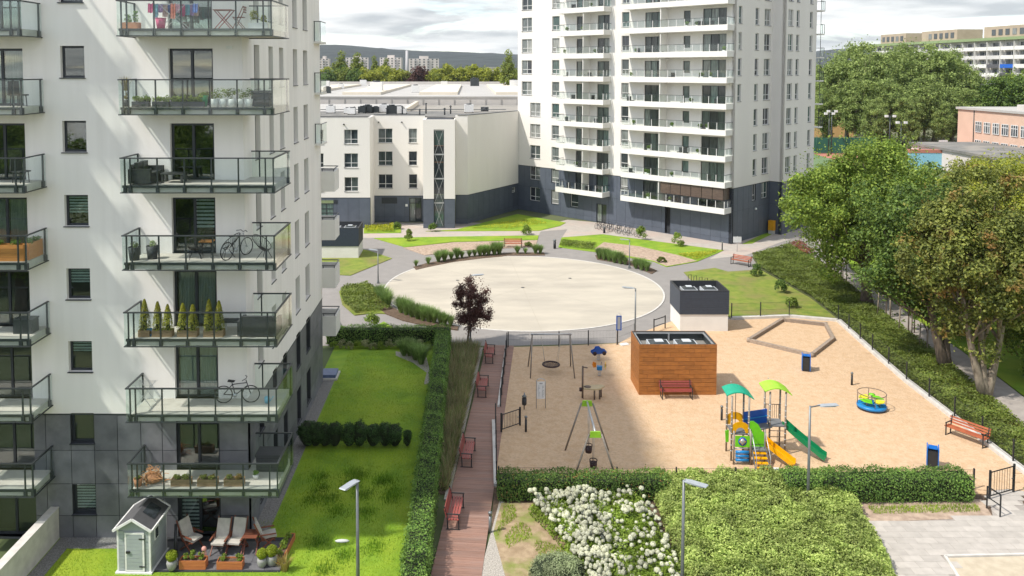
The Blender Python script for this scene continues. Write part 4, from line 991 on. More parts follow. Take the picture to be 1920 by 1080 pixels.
# ---------------- poplar wood behind the sports court
pops = [tree('poplar_tree', 'tall silver green poplar in the wood behind the sports court', (0, -500, 0), 24, 6.2, 6, 3, .5, 'leaf_poplar', 150, 130, .5, 50+i, bark='bark_pale', group='poplars behind the sports court', crad=.17, dens=.42, limbs=20) for i in range(3)]
rt = random.Random(12)
spots = [(1560, 205, 21.5), (1590, 212, 24.5), (1625, 200, 24.5), (1655, 214, 24), (1690, 204, 24.3), (1722, 212, 24.3), (1755, 206, 24.2), (1785, 214, 23.0), (1812, 205, 20), (1606, 192, 17), (1670, 190, 16), (1735, 190, 17), (1790, 192, 15), (1545, 196, 14), (1640, 186, 12), (1705, 186, 13), (1768, 186, 11), (1825, 190, 11)]
for i, (px, Y, h) in enumerate(spots):
    src = pops[i % 3]; s = h/24*1.07; X = (px-CX)/F*Y
    lab = 'tall silver green poplar in the wood behind the sports court' if h > 18 else 'lower leafy poplar at the front of the poplar wood'
    if i < 3: src.location = (X, Y, 0); src.scale = (s*.95, s*.95, s); o = src
    else: o = copy_tree_at(src, (X, Y, 0), rt.uniform(0, 6.3), (s*rt.uniform(.85, 1.1), s*rt.uniform(.85, 1.1), s))
    o['label'] = lab
t1 = tree('round_tree', 'rounded dark green tree in front of the long balcony block', (0, -520, 0), 18, 6.5, 6, 2, .45, 'leaf_dark', 90, 110, .55, 57, group='rounded trees in front of the long balcony block')
t2 = tree('round_tree', 'rounded yellowish green tree in front of the long balcony block', (0, -520, 0), 18, 6.5, 6, 2, .45, 'leaf_maple', 90, 110, .55, 58, group='rounded trees in front of the long balcony block')
for i, (px, Y, h, k) in enumerate(((1862, 198, 17, 0), (1895, 205, 19, 1), (1925, 196, 17.5, 0), (1950, 200, 18, 1), (1840, 205, 15, 0), (1572, 240, 14, 0))):
    s = h/18; src = (t1, t2)[k]; X = (px-CX)/F*Y
    if i < 2: src.location = (X, Y, 0); src.scale = (s, s, s)
    else: copy_tree_at(src, (X, Y, 0), i*1.3, (s, s, s))
# ---------------- far tree belt on the left, individual crowns of shared mesh
fars = {}
for key, leaf, lab in (('g', 'leaf_far', 'round green tree in the far belt beyond the warehouse'), ('y', 'leaf_yellow', 'yellow green tree in the far belt beyond the warehouse'), ('d', 'leaf_dark', 'dark green tree in the far belt beyond the warehouse'), ('p', 'leaf_purple', 'single dark purple tree in the far belt beyond the warehouse')):
    fars[key] = tree('far_tree', lab, (0, -560, 0), 20, 7.5, 7, 2, .5, leaf, 60, 60, 1.25, 61+len(fars), group='trees of the far belt', crad=.26)
fars['c'] = tree('far_poplar', 'narrow column poplar in front of the far pale apartment blocks', (0, -560, 0), 27, 3.6, 3.6, 2, .5, 'leaf_far', 60, 60, 1.1, 69, group='column poplars of the far belt', crad=.26)
used = set()
def far_at(key, px, Y, ytop, sw=1.):
    X, Z = AY(px, ytop, Y); src = fars[key]; hh = 27 if key == 'c' else 20; s = Z/hh
    if key not in used: used.add(key); src.location = (X, Y, 0); src.scale = (s*sw, s*sw, s)
    else: copy_tree_at(src, (X, Y, 0), px*.7, (s*sw, s*sw, s))
for px, yt in ((637, 95), (670, 99), (704, 104), (724, 109), (952, 93)): far_at('c', px, 520 if px < 900 else 400, yt, 1.15 if px < 690 else .85)
for k, px, yt, Y in (('y', 602, 126, 500), ('d', 612, 128, 490), ('g', 622, 122, 505), ('d', 640, 120, 510), ('g', 655, 122, 500), ('d', 668, 126, 490), ('g', 682, 126, 505), ('y', 696, 127, 490), ('y', 712, 124, 510), ('g', 728, 122, 505), ('y', 742, 125, 490), ('g', 757, 132, 495), ('g', 770, 131, 500), ('p', 783, 124, 488), ('y', 802, 134, 492), ('g', 814, 131, 505),
                     ('y', 826, 124, 510), ('y', 842, 120, 505), ('g', 858, 124, 515), ('y', 872, 122, 500), ('g', 888, 119, 512), ('y', 902, 122, 500), ('y', 916, 127, 495), ('g', 930, 131, 505), ('y', 943, 130, 495), ('d', 955, 124, 500), ('g', 966, 128, 480), ('g', 590, 128, 500), ('d', 1542, 128, 460), ('d', 1556, 122, 480), ('g', 1570, 118, 500)):
    far_at(k, px, Y, yt)
# woods between the tree belt and the hills: too far to tell the trees apart
def far_wood():
    rng = np.random.default_rng(77); k = 5200
    X = rng.uniform(-1500, 2600, k); Y = rng.uniform(560, 3300, k); 
    ok = (np.abs(X/Y) < .95); X = X[ok]; Y = Y[ok]
    ok = ~((Y < 1050) & (X > -320) & (X < 40)); X = X[ok]; Y = Y[ok]
    cen = np.stack([X, Y, rng.uniform(3, 9, len(X))], 1); rad = rng.uniform(6, 11, len(X))
    P = clumps(cen, rad, 26, 6.0, rng, .8)
    put(qmesh('far_wood', P, 'leaf_dark'), 'far_wood', label='dark wood between the town and the hills', cat='wood', kind='stuff')
far_wood()
# ---------------- hedges, shrubs
def box_leaves(p0, p1, w, h, dens, size, rng, round_=.12, z0=.05):
    p0 = np.array(p0, float); p1 = np.array(p1, float); d = p1-p0; Ln = np.linalg.norm(d); d /= Ln; nrm = np.array([d[1], -d[0]])
    areas = np.array([Ln*h, Ln*h, Ln*w, w*h, w*h]); n = (areas*dens).astype(int); Ps = []; Ns = []
    for i, k in enumerate(n):
        a = rng.uniform(0, 1, k); b = rng.uniform(0, 1, k)
        if i < 2: s = 1 if i == 0 else -1; uu = a*Ln; vv = np.full(k, s*w/2); zz = b*h; N3 = np.tile([nrm[0]*s, nrm[1]*s, .35], (k, 1))
        elif i == 2: uu = a*Ln; vv = (b-.5)*w; zz = np.full(k, h); N3 = np.tile([0, 0, 1.], (k, 1))
        else: s = 1 if i == 3 else -1; uu = np.full(k, Ln if s > 0 else 0); vv = (a-.5)*w; zz = b*h; N3 = np.tile([d[0]*s, d[1]*s, .35], (k, 1))
        bulge = .07*np.sin(uu*2.1+np.sin(uu*.7)*2)+.06*np.sin(uu*5.3+vv*3)+.05*np.sin(zz*7+uu*3.1)
        uu = uu+rng.normal(0, .03, k); vv = vv*(1+bulge*.9)+rng.normal(0, .06, k); zz = zz*(1+bulge*.5)+np.abs(rng.normal(0, .055, k))*(1 if i == 2 else .3)
        xy = p0[None]+uu[:, None]*d+vv[:, None]*nrm
        Ps.append(np.column_stack([xy, zz+z0])); Ns.append(N3+rng.normal(0, .55, (k, 3)))
    return leafquads(np.concatenate(Ps), np.concatenate(Ns), size, rng)
def hedge(label, p0, p1, w, h, leaf, dens=320, size=.085, seed=1, name='hedge', group=None):
    rng = np.random.default_rng(seed); o = np.array([(p0[0]+p1[0])/2, (p0[1]+p1[1])/2])
    a = np.array(p0)-o; b = np.array(p1)-o; Ps = box_leaves(a, b, w, h, dens, size, rng)
    core = MB().bar((*a, h*.46+.03), (*b, h*.46+.03), w*.84, h*.88)  # dark box added inside the hedge so light does not pass through
    return put(qmesh(name, Ps, [leaf, 'blocker_core'], core), name, None, (*o, .05), 0, label, 'hedge', group)
hedge('long clipped green hedge along the left side of the boardwalk', (-1.95, 26), (-1.72, 54.0), .85, 1.05, 'leaf_hedge', 420, .08, 1)
hedge('clipped dark hedge at the far end of the garden lawn', (-9.6, 54.7), (-1.3, 54.7), .75, 1.1, 'leaf_hedge', 330, .085, 2)
hedge('clipped hedge in front of the playground swing', (1.25, 34.75), (8.6, 34.75), .95, .9, 'leaf_hedge_light', 480, .08, 3)
hedge('clipped dark hedge between slab walkway and playground bin', (13.6, 34.6), (21.6, 34.75), 1.05, 1.0, 'leaf_hedge', 520, .08, 4)
hedge('short clipped hedge stub right of the playground gate', (24.2, 34.2), (26.5, 34.4), 1.0, .7, 'leaf_hedge_light', 420, .085, 5)
def shrub(name, label, loc, rx, ry, h, leaf, n=18, per=120, size=.09, seed=1, group=None, cat='shrub', flat=.9, core=True):
    rng = np.random.default_rng(seed)
    d = unit(rng.normal(size=(n, 3))); d[:, 2] = np.abs(d[:, 2])*.9
    cen = d*np.array([rx*.66, ry*.66, h*.62])+np.array([0, 0, h*.22]); rad = rng.uniform(.75, 1.25, n)*min(rx, ry, h*.6)*.42
    P = clumps(cen, rad, per, size, rng, flat); P[:, :, 2] = np.maximum(P[:, :, 2], .01)
    cm = MB()
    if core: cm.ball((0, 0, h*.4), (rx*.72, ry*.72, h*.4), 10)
    return put(qmesh(name, P, [leaf, 'blocker_core'], cm), name, None, loc, 0, label, cat, group)
# row of dark shrubs across the lawn
s0 = [shrub('dark_shrub', 'dark green upright shrub in the row across the garden lawn', (0, 0, 0), .46, .44, 1.4, 'leaf_shrub_dark', 26, 90, .08, 100+i, 'dark shrubs in a row across the lawn') for i in range(3)]
for i, (px, s) in enumerate(((577, 1.1), (592, 1.0), (610, 1.0), (628, 1.0), (655, 1.0), (674, 1.05), (700, 1.0), (722, .95), (741, 1.0), (764, .7))):
    X, Y = G(px, 838); o = s0[i] if i < 3 else s0[i % 3].copy()
    if i >= 3: COL.objects.link(o)
    o.location = (X, Y, .05); o.scale = (s*(.7 if i == 9 else 1.05), s, s*(1.05 if i % 2 else .98)); o.rotation_euler = (0, 0, i*1.7)
# light shrubs in front of the far hedge
for i in range(13):
    X = -9.0+i*.52; shrub('variegated_shrub', 'pale variegated shrub at the foot of the far garden hedge', (X, 53.7+.12*math.sin(i*2), .05), .32, .3, .62+.1*math.sin(i*1.9), 'leaf_varieg' if i % 3 else 'leaf_hydra', 9, 44, .1, 120+i, 'variegated shrubs by the far hedge', core=False)
# ornamental grass tufts
def tuft_mesh(seed, h, n=260, spread=.45, leaf='blade_green', w=.022):
    rng = np.random.default_rng(seed); a = rng.uniform(0, 6.283, n); r = rng.uniform(0, .12, n); out_ = rng.uniform(.1, 1, n)*spread; hh = h*rng.uniform(.6, 1.05, n)
    dx, dy = np.cos(a), np.sin(a); tx, ty = -dy*w, dx*w
    b0 = np.stack([dx*r, dy*r, np.zeros(n)], 1); m = np.stack([dx*(r+out_*.35), dy*(r+out_*.35), hh*.62], 1); e_ = np.stack([dx*(r+out_), dy*(r+out_), hh], 1); T = np.stack([tx, ty, np.zeros(n)], 1)
    q1 = np.stack([b0-T, b0+T, m+T*.8, m-T*.8], 1); q2 = np.stack([m-T*.8, m+T*.8, e_+T*.15, e_-T*.15], 1)
    return qmesh('grass_tuft', np.concatenate([q1, q2]), leaf)
tm = [tuft_mesh(200+i, 1.0, 520, .62, w=.02) for i in range(4)]
def tuft(px, py, s, i, where, z=.05, grp='ornamental grass tufts round the plaza'):
    X, Y = G(px, py); o = put(tm[i % 4], 'ornamental_grass', None, (X, Y, z), i*2.1, where, 'grass', grp); o.scale = (s, s, s)
i = 0
for px, py, s in [(780, 500, .6), (803, 496, .7), (822, 492, 1.15), (833, 490, 1.2), (846, 487, .8), (857, 485, 1.1), (866, 484, .7), (880, 482, .7), (890, 481, .7), (900, 480, 1.1), (908, 479, 1.1), (916, 479, 1.05), (927, 478, 1.3), (936, 477, 1.3), (970, 476, .8), (985, 476, .6), (1004, 476, 1.0), (1013, 476, .9)]:
    i += 1; tuft(px, py, s*.95, i, 'upright green grass tuft along the mulch bed side of the plaza')
for px, py, s in [(1124, 486, 1.15), (1133, 488, 1.25), (1142, 490, 1.2), (1152, 493, 1.2), (1163, 495, 1.2), (1172, 497, .8), (1192, 504, 1.05), (1203, 507, 1.1), (1213, 509, 1.0)]:
    i += 1; tuft(px, py, s*.95, i, 'upright green grass tuft on the tower side of the plaza')
for px, py, s in [(712, 562, 1.2), (720, 570, 1.3), (727, 577, 1.3), (752, 588, 1.3), (762, 592, 1.3), (772, 596, 1.2), (783, 600, 1.2), (793, 603, 1.2), (804, 605, 1.2), (814, 607, 1.1), (826, 609, .9), (834, 611, .9), (845, 613, .8)]:
    i += 1; tuft(px, py, s*.95, i, 'bushy green grass tuft on the garden side of the plaza', .08)
for px, py, s in [(757, 668, 1.1), (768, 668, 1.1), (779, 676, 1.1), (790, 684, 1.2)]:
    i += 1; tuft(px, py, s, i, 'green grass tuft in the gravel corner of the garden lawn', .05, 'grass tufts in the gravel corner')
# trees behind the viewpoint, seen only as reflections in the windows
for j, (x, y) in enumerate(((-26, -8), (-34, 2), (-42, -10), (-52, 4), (-20, -18), (-60, -8), (-31, -24))):
    copy_tree_at(bpy.data.objects['maple_tree'], (x, y, 0), j*1.3, (1.1, 1.1, 1.15), 'maple reflected in the windows of the white apartment building', 'maples opposite the white apartment building')
# small shrubs dotted on the lawns
for j, (px, py, r_, h_, lf, lab) in enumerate(((766, 452, .5, 1.5, 'leaf_maple', 'small loose shrub on the lawn strip by the entrance'), (988, 440, .6, 1.2, 'leaf_maple', 'small round shrub near the bend of the pale paving'), (1202, 450, .6, 1.7, 'leaf_maple', 'loose shrub beside the parked bicycles'), (1271, 462, .65, 1.7, 'leaf_maple', 'loose shrub on the lawn below the long balconies'), (1418, 518, .55, 1.2, 'leaf_dark', 'dark small shrub left of the slope planting'), (1464, 550, .55, 1.3, 'leaf_dark', 'rounded dark shrub in the middle of the playground lawn'), (1485, 578, .5, .9, 'leaf_maple', 'low green shrub behind the sandpit kerb'), (696, 614, .6, 1.2, 'leaf_maple', 'olive shrub near the garden hedge by the asphalt path'), (1240, 492, .6, .5, 'leaf_cover', 'low spreading shrub at the mulch bed edge'), (745, 430, .5, .9, 'leaf_dark', 'dark round shrub by the entrance door'), (812, 434, .55, 1.0, 'leaf_dark', 'dark shrub at the foot of the stair tower'), (990, 463, .5, .5, 'leaf_cover', 'low brownish shrub beside the plaza bench'), (935, 465, .45, .4, 'leaf_cover', 'low green shrub left of the plaza bench'))):
    shrub('shrub', lab, (*G(px, py), .05), r_, r_, h_, lf, 16, 70, .13, 300+j, core=False)
# ground cover and wild beds: nobody could count it
def cover(name, label, poly, dens, size, leaf, z, hgt, seed, cat='ground cover', bumps=(.9, .5), edge=.0):
    rng = np.random.default_rng(seed); xs = [p[0] for p in poly]; ys = [p[1] for p in poly]
    A = (max(xs)-min(xs))*(max(ys)-min(ys)); k = int(A*dens); X = rng.uniform(min(xs), max(xs), k); Y = rng.uniform(min(ys), max(ys), k)
    ok = np.zeros(k, bool); j = len(poly)-1
    for i in range(len(poly)):
        yi, yj, xi, xj = poly[i][1], poly[j][1], poly[i][0], poly[j][0]
        if abs(yj-yi) > 1e-9: ok ^= ((yi > Y) != (yj > Y)) & (X < (xj-xi)*(Y-yi)/(yj-yi)+xi)
        j = i
    X, Y = X[ok], Y[ok]; k = len(X)
    m = .5+.25*np.sin(X*bumps[0]*2.3+1.3*np.sin(Y*bumps[0]*1.7))+.25*np.sin(Y*bumps[0]*2.9+np.sin(X*bumps[0]*3.7)); fine = .5+.5*np.sin(X*5.1+2*np.sin(Y*4.3))*np.sin(Y*5.7+np.sin(X*3.9))
    gx = np.cos(X*bumps[0]*2.3)*.5; gy = np.cos(Y*bumps[0]*2.9)*.5
    Z = z+hgt*(1-bumps[1]+bumps[1]*(.6*m+.4*fine))*rng.uniform(.55, 1.05, k)
    if edge:
        dm = np.full(k, 9.)
        for i in range(len(poly)):
            (x0, y0), (x1, y1) = poly[i-1], poly[i]; L2 = max((x1-x0)**2+(y1-y0)**2, 1e-9); tt = np.clip(((X-x0)*(x1-x0)+(Y-y0)*(y1-y0))/L2, 0, 1); dm = np.minimum(dm, np.hypot(X-x0-tt*(x1-x0), Y-y0-tt*(y1-y0)))
        Z = z+(Z-z)*(.12+.88*np.clip((dm+rng.normal(0, .06, k))/edge, 0, 1)**.5); ed = np.clip(1-dm/edge, 0, 1)
    Nn = np.stack([-gx, -gy, np.full(k, 1.)], 1)+rng.normal(0, .6, (k, 3))
    return put(qmesh(name, leafquads(np.stack([X, Y, Z], 1), Nn, size, rng), leaf), name, None, (0, 0, 0), 0, label, cat, kind='stuff')
cover('slope_cover', 'low green ground cover on the slope beside the playground', SLOPE, 330, .13, 'leaf_cover', .1, .42, 71)
cover('wild_cover', 'reddish green wild planting left of the round plaza', GP([(638, 548), (646, 540), (690, 534), (706, 547), (722, 570), (735, 582), (700, 587), (665, 590), (643, 571)]), 160, .16, 'leaf_cover', .08, .35, 72)
cover('bed_cover', 'low green planting at the edge of the tower side lawn', GP([(1049, 463), (1053, 452), (1120, 458), (1112, 470)]), 140, .14, 'leaf_cover', .05, .25, 73)
LEAF('leaf_yellowcover', (.24, .27, .02), (.42, .40, .03), .3)
cover('yellow_cover', 'yellow green low planting at the tip of the tower side lawn', GP([(1270, 478), (1350, 471), (1307, 489)]), 150, .12, 'leaf_yellowcover', .05, .2, 74)
cover('yellow_cover', 'yellow green low planting beside the entrance path', GP([(684, 436), (684, 427), (738, 423), (738, 436)]), 110, .16, 'leaf_yellowcover', .05, .45, 75)
cover('yellow_cover', 'yellow flowering patch on the lawn below the wing', GP([(880, 430), (930, 420), (1000, 412), (1030, 420), (960, 430)]), 60, .12, 'leaf_yellowcover', .05, .2, 76)
LEAF('leaf_red', (.14, .05, .03), (.26, .10, .05), .3)
cover('red_cover', 'dark red low planting at the head of the slope', GP([(1478, 462), (1500, 456), (1530, 480), (1512, 484)]), 150, .14, 'leaf_red', .1, .5, 77)
# big pale green shrub bed in front of the playground
lime_poly = GP([(1212, 905), (1560, 902), (1600, 935), (1622, 985), (1660, 1045), (1685, 1110), (1700, 1190), (1290, 1190), (1262, 1040), (1240, 980)])
cover('lime_shrubs', 'dense bed of pale lime green shrubs in front of the playground', lime_poly, 1150, .10, 'leaf_lime', .1, 1.0, 78, 'shrubs', (1.7, .55), .5)
lc = (sum(p[0] for p in lime_poly)/len(lime_poly), sum(p[1] for p in lime_poly)/len(lime_poly)); MB().prism([(lc[0]+(x-lc[0])*.86, lc[1]+(y-lc[1])*.86) for x, y in lime_poly], .05, .42).build('shrub_core', 'blocker_core', bpy.data.objects['lime_shrubs'])
p = G(1045, 1075); shrub('silver_shrub', 'rounded silvery green shrub beside the white flowering bush', (p[0]-.02, p[1]-.5, .05), 1.45, 1.05, .95, 'leaf_silver', 60, 210, .06, 91)
# white flowering hydrangea
def hydrangea():
    poly = GP([(990, 940), (1040, 925), (1200, 925), (1225, 960), (1260, 1020), (1300, 1150), (1130, 1150), (1085, 1045), (1040, 990)], .6)
    cx, cy = G(1130, 1000); t = thing('hydrangea_bush', 'wide bush covered in round white flower heads', 'bush', (cx, cy, .05))
    rng = np.random.default_rng(92); o = cover('foliage', None, [(x-cx, y-cy) for x, y in poly], 900, .11, 'leaf_hydra', .02, .85, 93, None, (1.3, .35), .35); o.parent = t; del o['kind']
    if 'label' in o: del o['label']
    P = rng.normal(size=(150, 3)); P = unit(P)*rng.uniform(.85, 1.05, (150, 1))
    hm = qmesh('flower_head', leafquads(P*.078, P, .06, rng, .9), ['petal', 'petal'], MB().ball((0, 0, 0), .07, 8))
    pts = []; tries = 0
    X0, X1 = min(p[0] for p in poly), max(p[0] for p in poly); Y0, Y1 = min(p[1] for p in poly), max(p[1] for p in poly)
    while len(pts) < 300 and tries < 20000:
        tries += 1; x, y = rng.uniform(X0, X1), rng.uniform(Y0, Y1)
        if not inside(poly, x, y): continue
        fade = 1 if x < 5.2 else .45
        if rng.random() > fade: continue
        if any((x-a)**2+(y-b)**2 < .0125 for a, b in pts): continue
        pts.append((x, y))
    for x, y in pts:
        h = put(hm, 'flower_head', t, (x-cx, y-cy, .80+.12*math.sin(x*3)+.1*math.sin(y*4)+rng.uniform(-.1, .12)), rng.uniform(0, 6)); s = rng.uniform(.65, 1.45); h.scale = (s, s, s*.85)
    k = 0; Q = []
    while k < 620:
        x, y = rng.uniform(X0, X1), rng.uniform(Y0, Y1)
        if inside(poly, x, y) and (x < 5.8 or rng.random() < .3):
            k += 1; s = rng.uniform(.5, 1.3); Q.append(leafquads(P[:80]*.078*s+np.array([x-cx, y-cy, .78+.12*math.sin(x*3)+.1*math.sin(y*4)+rng.uniform(-.2, .06)]), P[:80], .09*s, rng, .9))
    put(qmesh('small_flower_heads', np.concatenate(Q), 'petal'), 'small_flower_heads', t, kind='stuff')
hydrangea()
# blades: lawns, reeds
def blades(name, label, polys, dens, h, w, leaf, seed, holes=(), z=.05, cat='grass', clump=0.):
    rng = np.random.default_rng(seed); Q = []
    for poly in polys:
        xs = [p[0] for p in poly]; ys = [p[1] for p in poly]; k = int((max(xs)-min(xs))*(max(ys)-min(ys))*dens)
        X = rng.uniform(min(xs), max(xs), k); Y = rng.uniform(min(ys), max(ys), k); ok = np.zeros(k, bool); j = len(poly)-1
        for i in range(len(poly)):
            yi, yj, xi, xj = poly[i][1], poly[j][1], poly[i][0], poly[j][0]
            if abs(yj-yi) > 1e-9: ok ^= ((yi > Y) != (yj > Y)) & (X < (xj-xi)*(Y-yi)/(yj-yi)+xi)
            j = i
        for (a, b, c, d) in holes: ok &= ~((X > a) & (X < b) & (Y > c) & (Y < d))
        if clump: ok &= (np.sin(X*1.9+np.sin(Y*1.3)*2)+np.sin(Y*2.3+np.sin(X*2.1)*2)) > clump
        X, Y = X[ok], Y[ok]; k = len(X); a = rng.uniform(0, 6.283, k); hh = h*rng.uniform(.5, 1.15, k); l_ = rng.uniform(.1, .9, k)*h
        b0 = np.stack([X, Y, np.full(k, z)], 1); T = np.stack([np.cos(a), np.sin(a), np.zeros(k)], 1)*w; D = np.stack([-np.sin(a)*l_, np.cos(a)*l_, hh], 1)
        Q.append(np.stack([b0-T, b0+T, b0+D], 1))
    return put(qmesh(name, np.concatenate(Q), leaf), name, None, (0, 0, 0), 0, label, cat, kind='stuff')
GL = [(-17, 25), (-2.35, 25), (-2.2, 53), (-7.9, 53), (-7.95, 33), (-17, 31)]
patio = (-12.75, -7.0, 29.35, 31.8)
lawn_holes = [patio, (-16.3, -15.6, 24, 32), (-17.5, -16.2, 24, 33), (-16.3, -12.7, 30.85, 32)]
blades('lawn_grass', 'short bright grass of the garden lawn', [GL], 330, .045, .011, 'blade_lawn', 81, lawn_holes)
def lawn_clumps():
    rng = np.random.default_rng(82); Q = []
    for cx_, cy_ in ((250, 540), (380, 535), (310, 450), (530, 425), (620, 505), (800, 395), (740, 400), (850, 480), (820, 525), (540, 340), (600, 370), (640, 630), (430, 615), (300, 375), (700, 885), (480, 940), (340, 1050), (290, 850)):
        X0, Y0 = G(520+cx_/3.857, 800+cy_/3.857); k = 420; a = rng.uniform(0, 6.283, k)
        X = X0+rng.normal(0, .26, k); Y = Y0+rng.normal(0, .3, k); hh = .13*rng.uniform(.4, 1.1, k); l_ = rng.uniform(.01, .08, k)
        b0 = np.stack([X, Y, np.full(k, .05)], 1); T = np.stack([np.cos(a), np.sin(a), np.zeros(k)], 1)*.011; D = np.stack([-np.sin(a)*l_, np.cos(a)*l_, hh], 1); Q.append(np.stack([b0-T, b0+T, b0+D], 1))
    put(qmesh('lawn_tufts', np.concatenate(Q), 'blade_lawn_dark'), 'lawn_tufts', None, (0, 0, 0), 0, 'darker taller clumps of grass on the garden lawn', 'grass', kind='stuff')
lawn_clumps()
blades('reeds', 'brownish reed grass between hedge and boardwalk', [[(-1.25, 35.2), (-.95, 35.2), (.62, 53.6), (-1.15, 53.6)]], 620, .75, .02, 'blade_reed', 83, z=.06)
blades('rough_grass_blades', 'patchy rough grass beside the gravel strip', [GP([(948, 1085), (930, 1005), (945, 950), (1010, 950), (1080, 1030), (1080, 1085)])], 520, .1, .013, 'blade_lawn', 84, clump=.1)
blades('verge_grass', 'dry yellowish grass along the footpath', [[(27.4, 40), (28.5, 41), (30.0, 50.3), (31.1, 60.4), (33.4, 75.5), (32.3, 75.5), (30.0, 60.4), (28.8, 50.3)]], 420, .22, .016, 'blade_dry', 85, z=.08)
blades('mulch_grass', 'thin grass growing under the clipped dark hedge', [GP([(1625, 952), (1830, 948), (1840, 962), (1640, 966)])], 500, .12, .012, 'blade_lawn', 86)
# ================================================================== benches, lamps, bins, bollards
M('wood_red', (.30, .065, .05), .5, (.22, .045, .038), 3, stretch=(6, 6, 1), objvar=.12)
M('wood_red_warm', (.40, .115, .05), .5, (.31, .085, .04), 3, objvar=.12)
M('iron', (.035, .037, .04), .5, metal=.3)
M('steel_pole', (.20, .215, .22), .45, metal=.5)
M('galv', (.50, .51, .52), .4, metal=.6)
M('lamp_grey', (.42, .46, .50), .35, metal=.3)
def bench_proto(L_=1.85, wood='wood_red'):
    t = thing('bench', '', 'bench')
    slat = MB().box(-L_/2, -.045, -.016, L_/2, .045, .016).mesh('slat', wood)
    for i in range(4): put(slat, 'seat_slat', t, (0, -.20+i*.115, .45))
    for i in range(3):
        o = put(slat, 'back_slat', t, (0, .255+i*.035, .575+i*.125)); o.rotation_euler = (R(74), 0, 0)
    for s_ in (-1, 1):
        x = s_*(L_/2-.09); mb = MB()
        mb.bar((x, -.24, 0), (x, -.24, .64), .045, .05); mb.bar((x, .20, 0), (x, .22, .45), .045, .05); mb.bar((x, .22, .43), (x, .345, .93), .045, .045)
        mb.bar((x, -.26, .425), (x, .24, .425), .045, .035); mb.bar((x, -.29, .64), (x, .27, .645), .055, .03); mb.bar((x, -.3, .012), (x, .28, .012), .045, .024)
        mb.build('leg_frame', 'iron', t)
    return t
BP = bench_proto(); BP2 = bench_proto(1.95, 'wood_red_warm')
def bench(loc, rz, label, group=None, proto=BP, first=set()):
    if id(proto) not in first: first.add(id(proto)); o = proto; o.location = loc; o.rotation_euler = (0, 0, rz)
    else: o = copy_tree(proto, loc, rz)
    o['label'] = label
    if group: o['group'] = group
    elif 'group' in o: del o['group']
    return o
gbw = 'red benches along the boardwalk'
for px, py, lab in ((903, 681, 'red slatted bench nearest the purple tree on the boardwalk'), (887, 744, 'red slatted bench second from the purple tree on the boardwalk'), (855, 874, 'red slatted bench opposite the baby swing on the boardwalk'), (828, 990, 'red slatted bench facing the short clipped hedge on the boardwalk')):
    X, Y = G(px, py); Y += .6; s_ = (Y-27)*.1016-.70-.93+.42
    bench((s_+.02, Y, .064), rzb+R(90), lab, gbw)
bench((*G(1268, 748), .06), 0, 'red bench standing against the brown timber hut', None)
bench((*G(1812, 828), .06), R(-58), 'orange red bench at the playground kerb near the blue bin', None, BP2)
bench((*G(962, 464), .0), R(1), 'brown red bench by the mulch bed of the plaza', None, BP2)
bench((*G(1389, 497), .0), R(-45), 'brown red bench facing the plaza near the tower corner', None, BP2)
bench((*G(615, 611), .0), R(-70), 'red bench on the asphalt path behind the garden hedge', None)
def lamp(px, py, h, arm, rz, label, Y=None, kind='panel', r=.06):
    if Y: X = (px-CX)/F*Y
    else: X, Y = G(px, py)
    t = thing('street_lamp', label, 'lamp', (X, Y, 0), rz, 'grey street lamps')
    MB().tube([(0, 0, 0), (0, 0, h*.35), (0, 0, h)], [r*1.25, r, r*.75], 10).build('pole', 'steel_pole', t)
    MB().lathe([(.13, 0), (.13, .05), (r*1.4, .3), (r*1.3, .32)], (0, 0), 10).build('base_collar', 'steel_pole', t)
    MB().bar((0, 0, h-.05), (arm, 0, h+.02), .05, .04).build('arm', 'steel_pole', t)
    o = MB().plate([(arm-.05, h+.0), (arm+.18, h+.035), (arm+.75, h+.05), (arm+.78, h+.03), (arm+.2, h-.02)], 'y', -.13, .13).build('lamp_head', 'lamp_grey', t)
    MB().box(arm+.22, -.1, h-.03, arm+.66, .1, h-.021).build('diffuser', 'blind_white', o)
lamp(1533, 0, 4.55, .42, R(3), 'tall grey street lamp in front of the slide tower', 33.6)
lamp(664, 0, 4.45, .05, R(-120), 'grey street lamp standing on the garden lawn', 27.6)
lamp(1293, 0, 4.5, .05, R(-38), 'grey street lamp among the lime green shrubs', 27.5)
lamp(1196, 0, 4.3, .1, R(165), 'street lamp behind the brown timber hut', 53.0)
lamp(709, 531, 2.9, .1, R(160), 'slim street lamp left of the round plaza', None, r=.05)
lamp(1180, 503, 2.7, .1, R(170), 'slim street lamp between the tower side grass tufts', None, r=.05)
lamp(882, 0, 4.6, .15, R(10), 'street lamp half hidden in the purple tree', 55.2, r=.05)
def bollard(px, py, label, h=.75, r=.06, mat='iron', grp=None):
    t = thing('bollard', label, 'bollard', (*G(px, py), .03), 0, grp)
    MB().tube([(0, 0, 0), (0, 0, h*.8)], r, 10).build('post', mat, t); MB().lathe([(r*.8, h*.8), (r*.8, h*.9), (r*1.25, h*.9), (r*1.25, h), (r*.5, h+.03)], (0, 0), 10).build('cap', 'steel_pole', t)
bollard(986, 812, 'dark bollard light just inside the playground gate', .85); bollard(1597, 724, 'dark bollard light left of the carousel', .78); bollard(1353, 790, 'dark bollard light left of the slide tower', .8)
bollard(919, 1000, 'grey bollard light on the gravel beside the boardwalk', .85, .065, 'steel_pole'); bollard(1354, 470, 'grey bollard light at the tip of the tower lawn', .9); bollard(1040, 466, 'dark bollard at the lawn corner by the plaza bench', .9, .14)
bollard(1133, 437, 'dark bollard in front of the parked bicycles', .7, .13)
M('bin_blue', (.006, .13, .48), .4, (.005, .11, .42), 3)
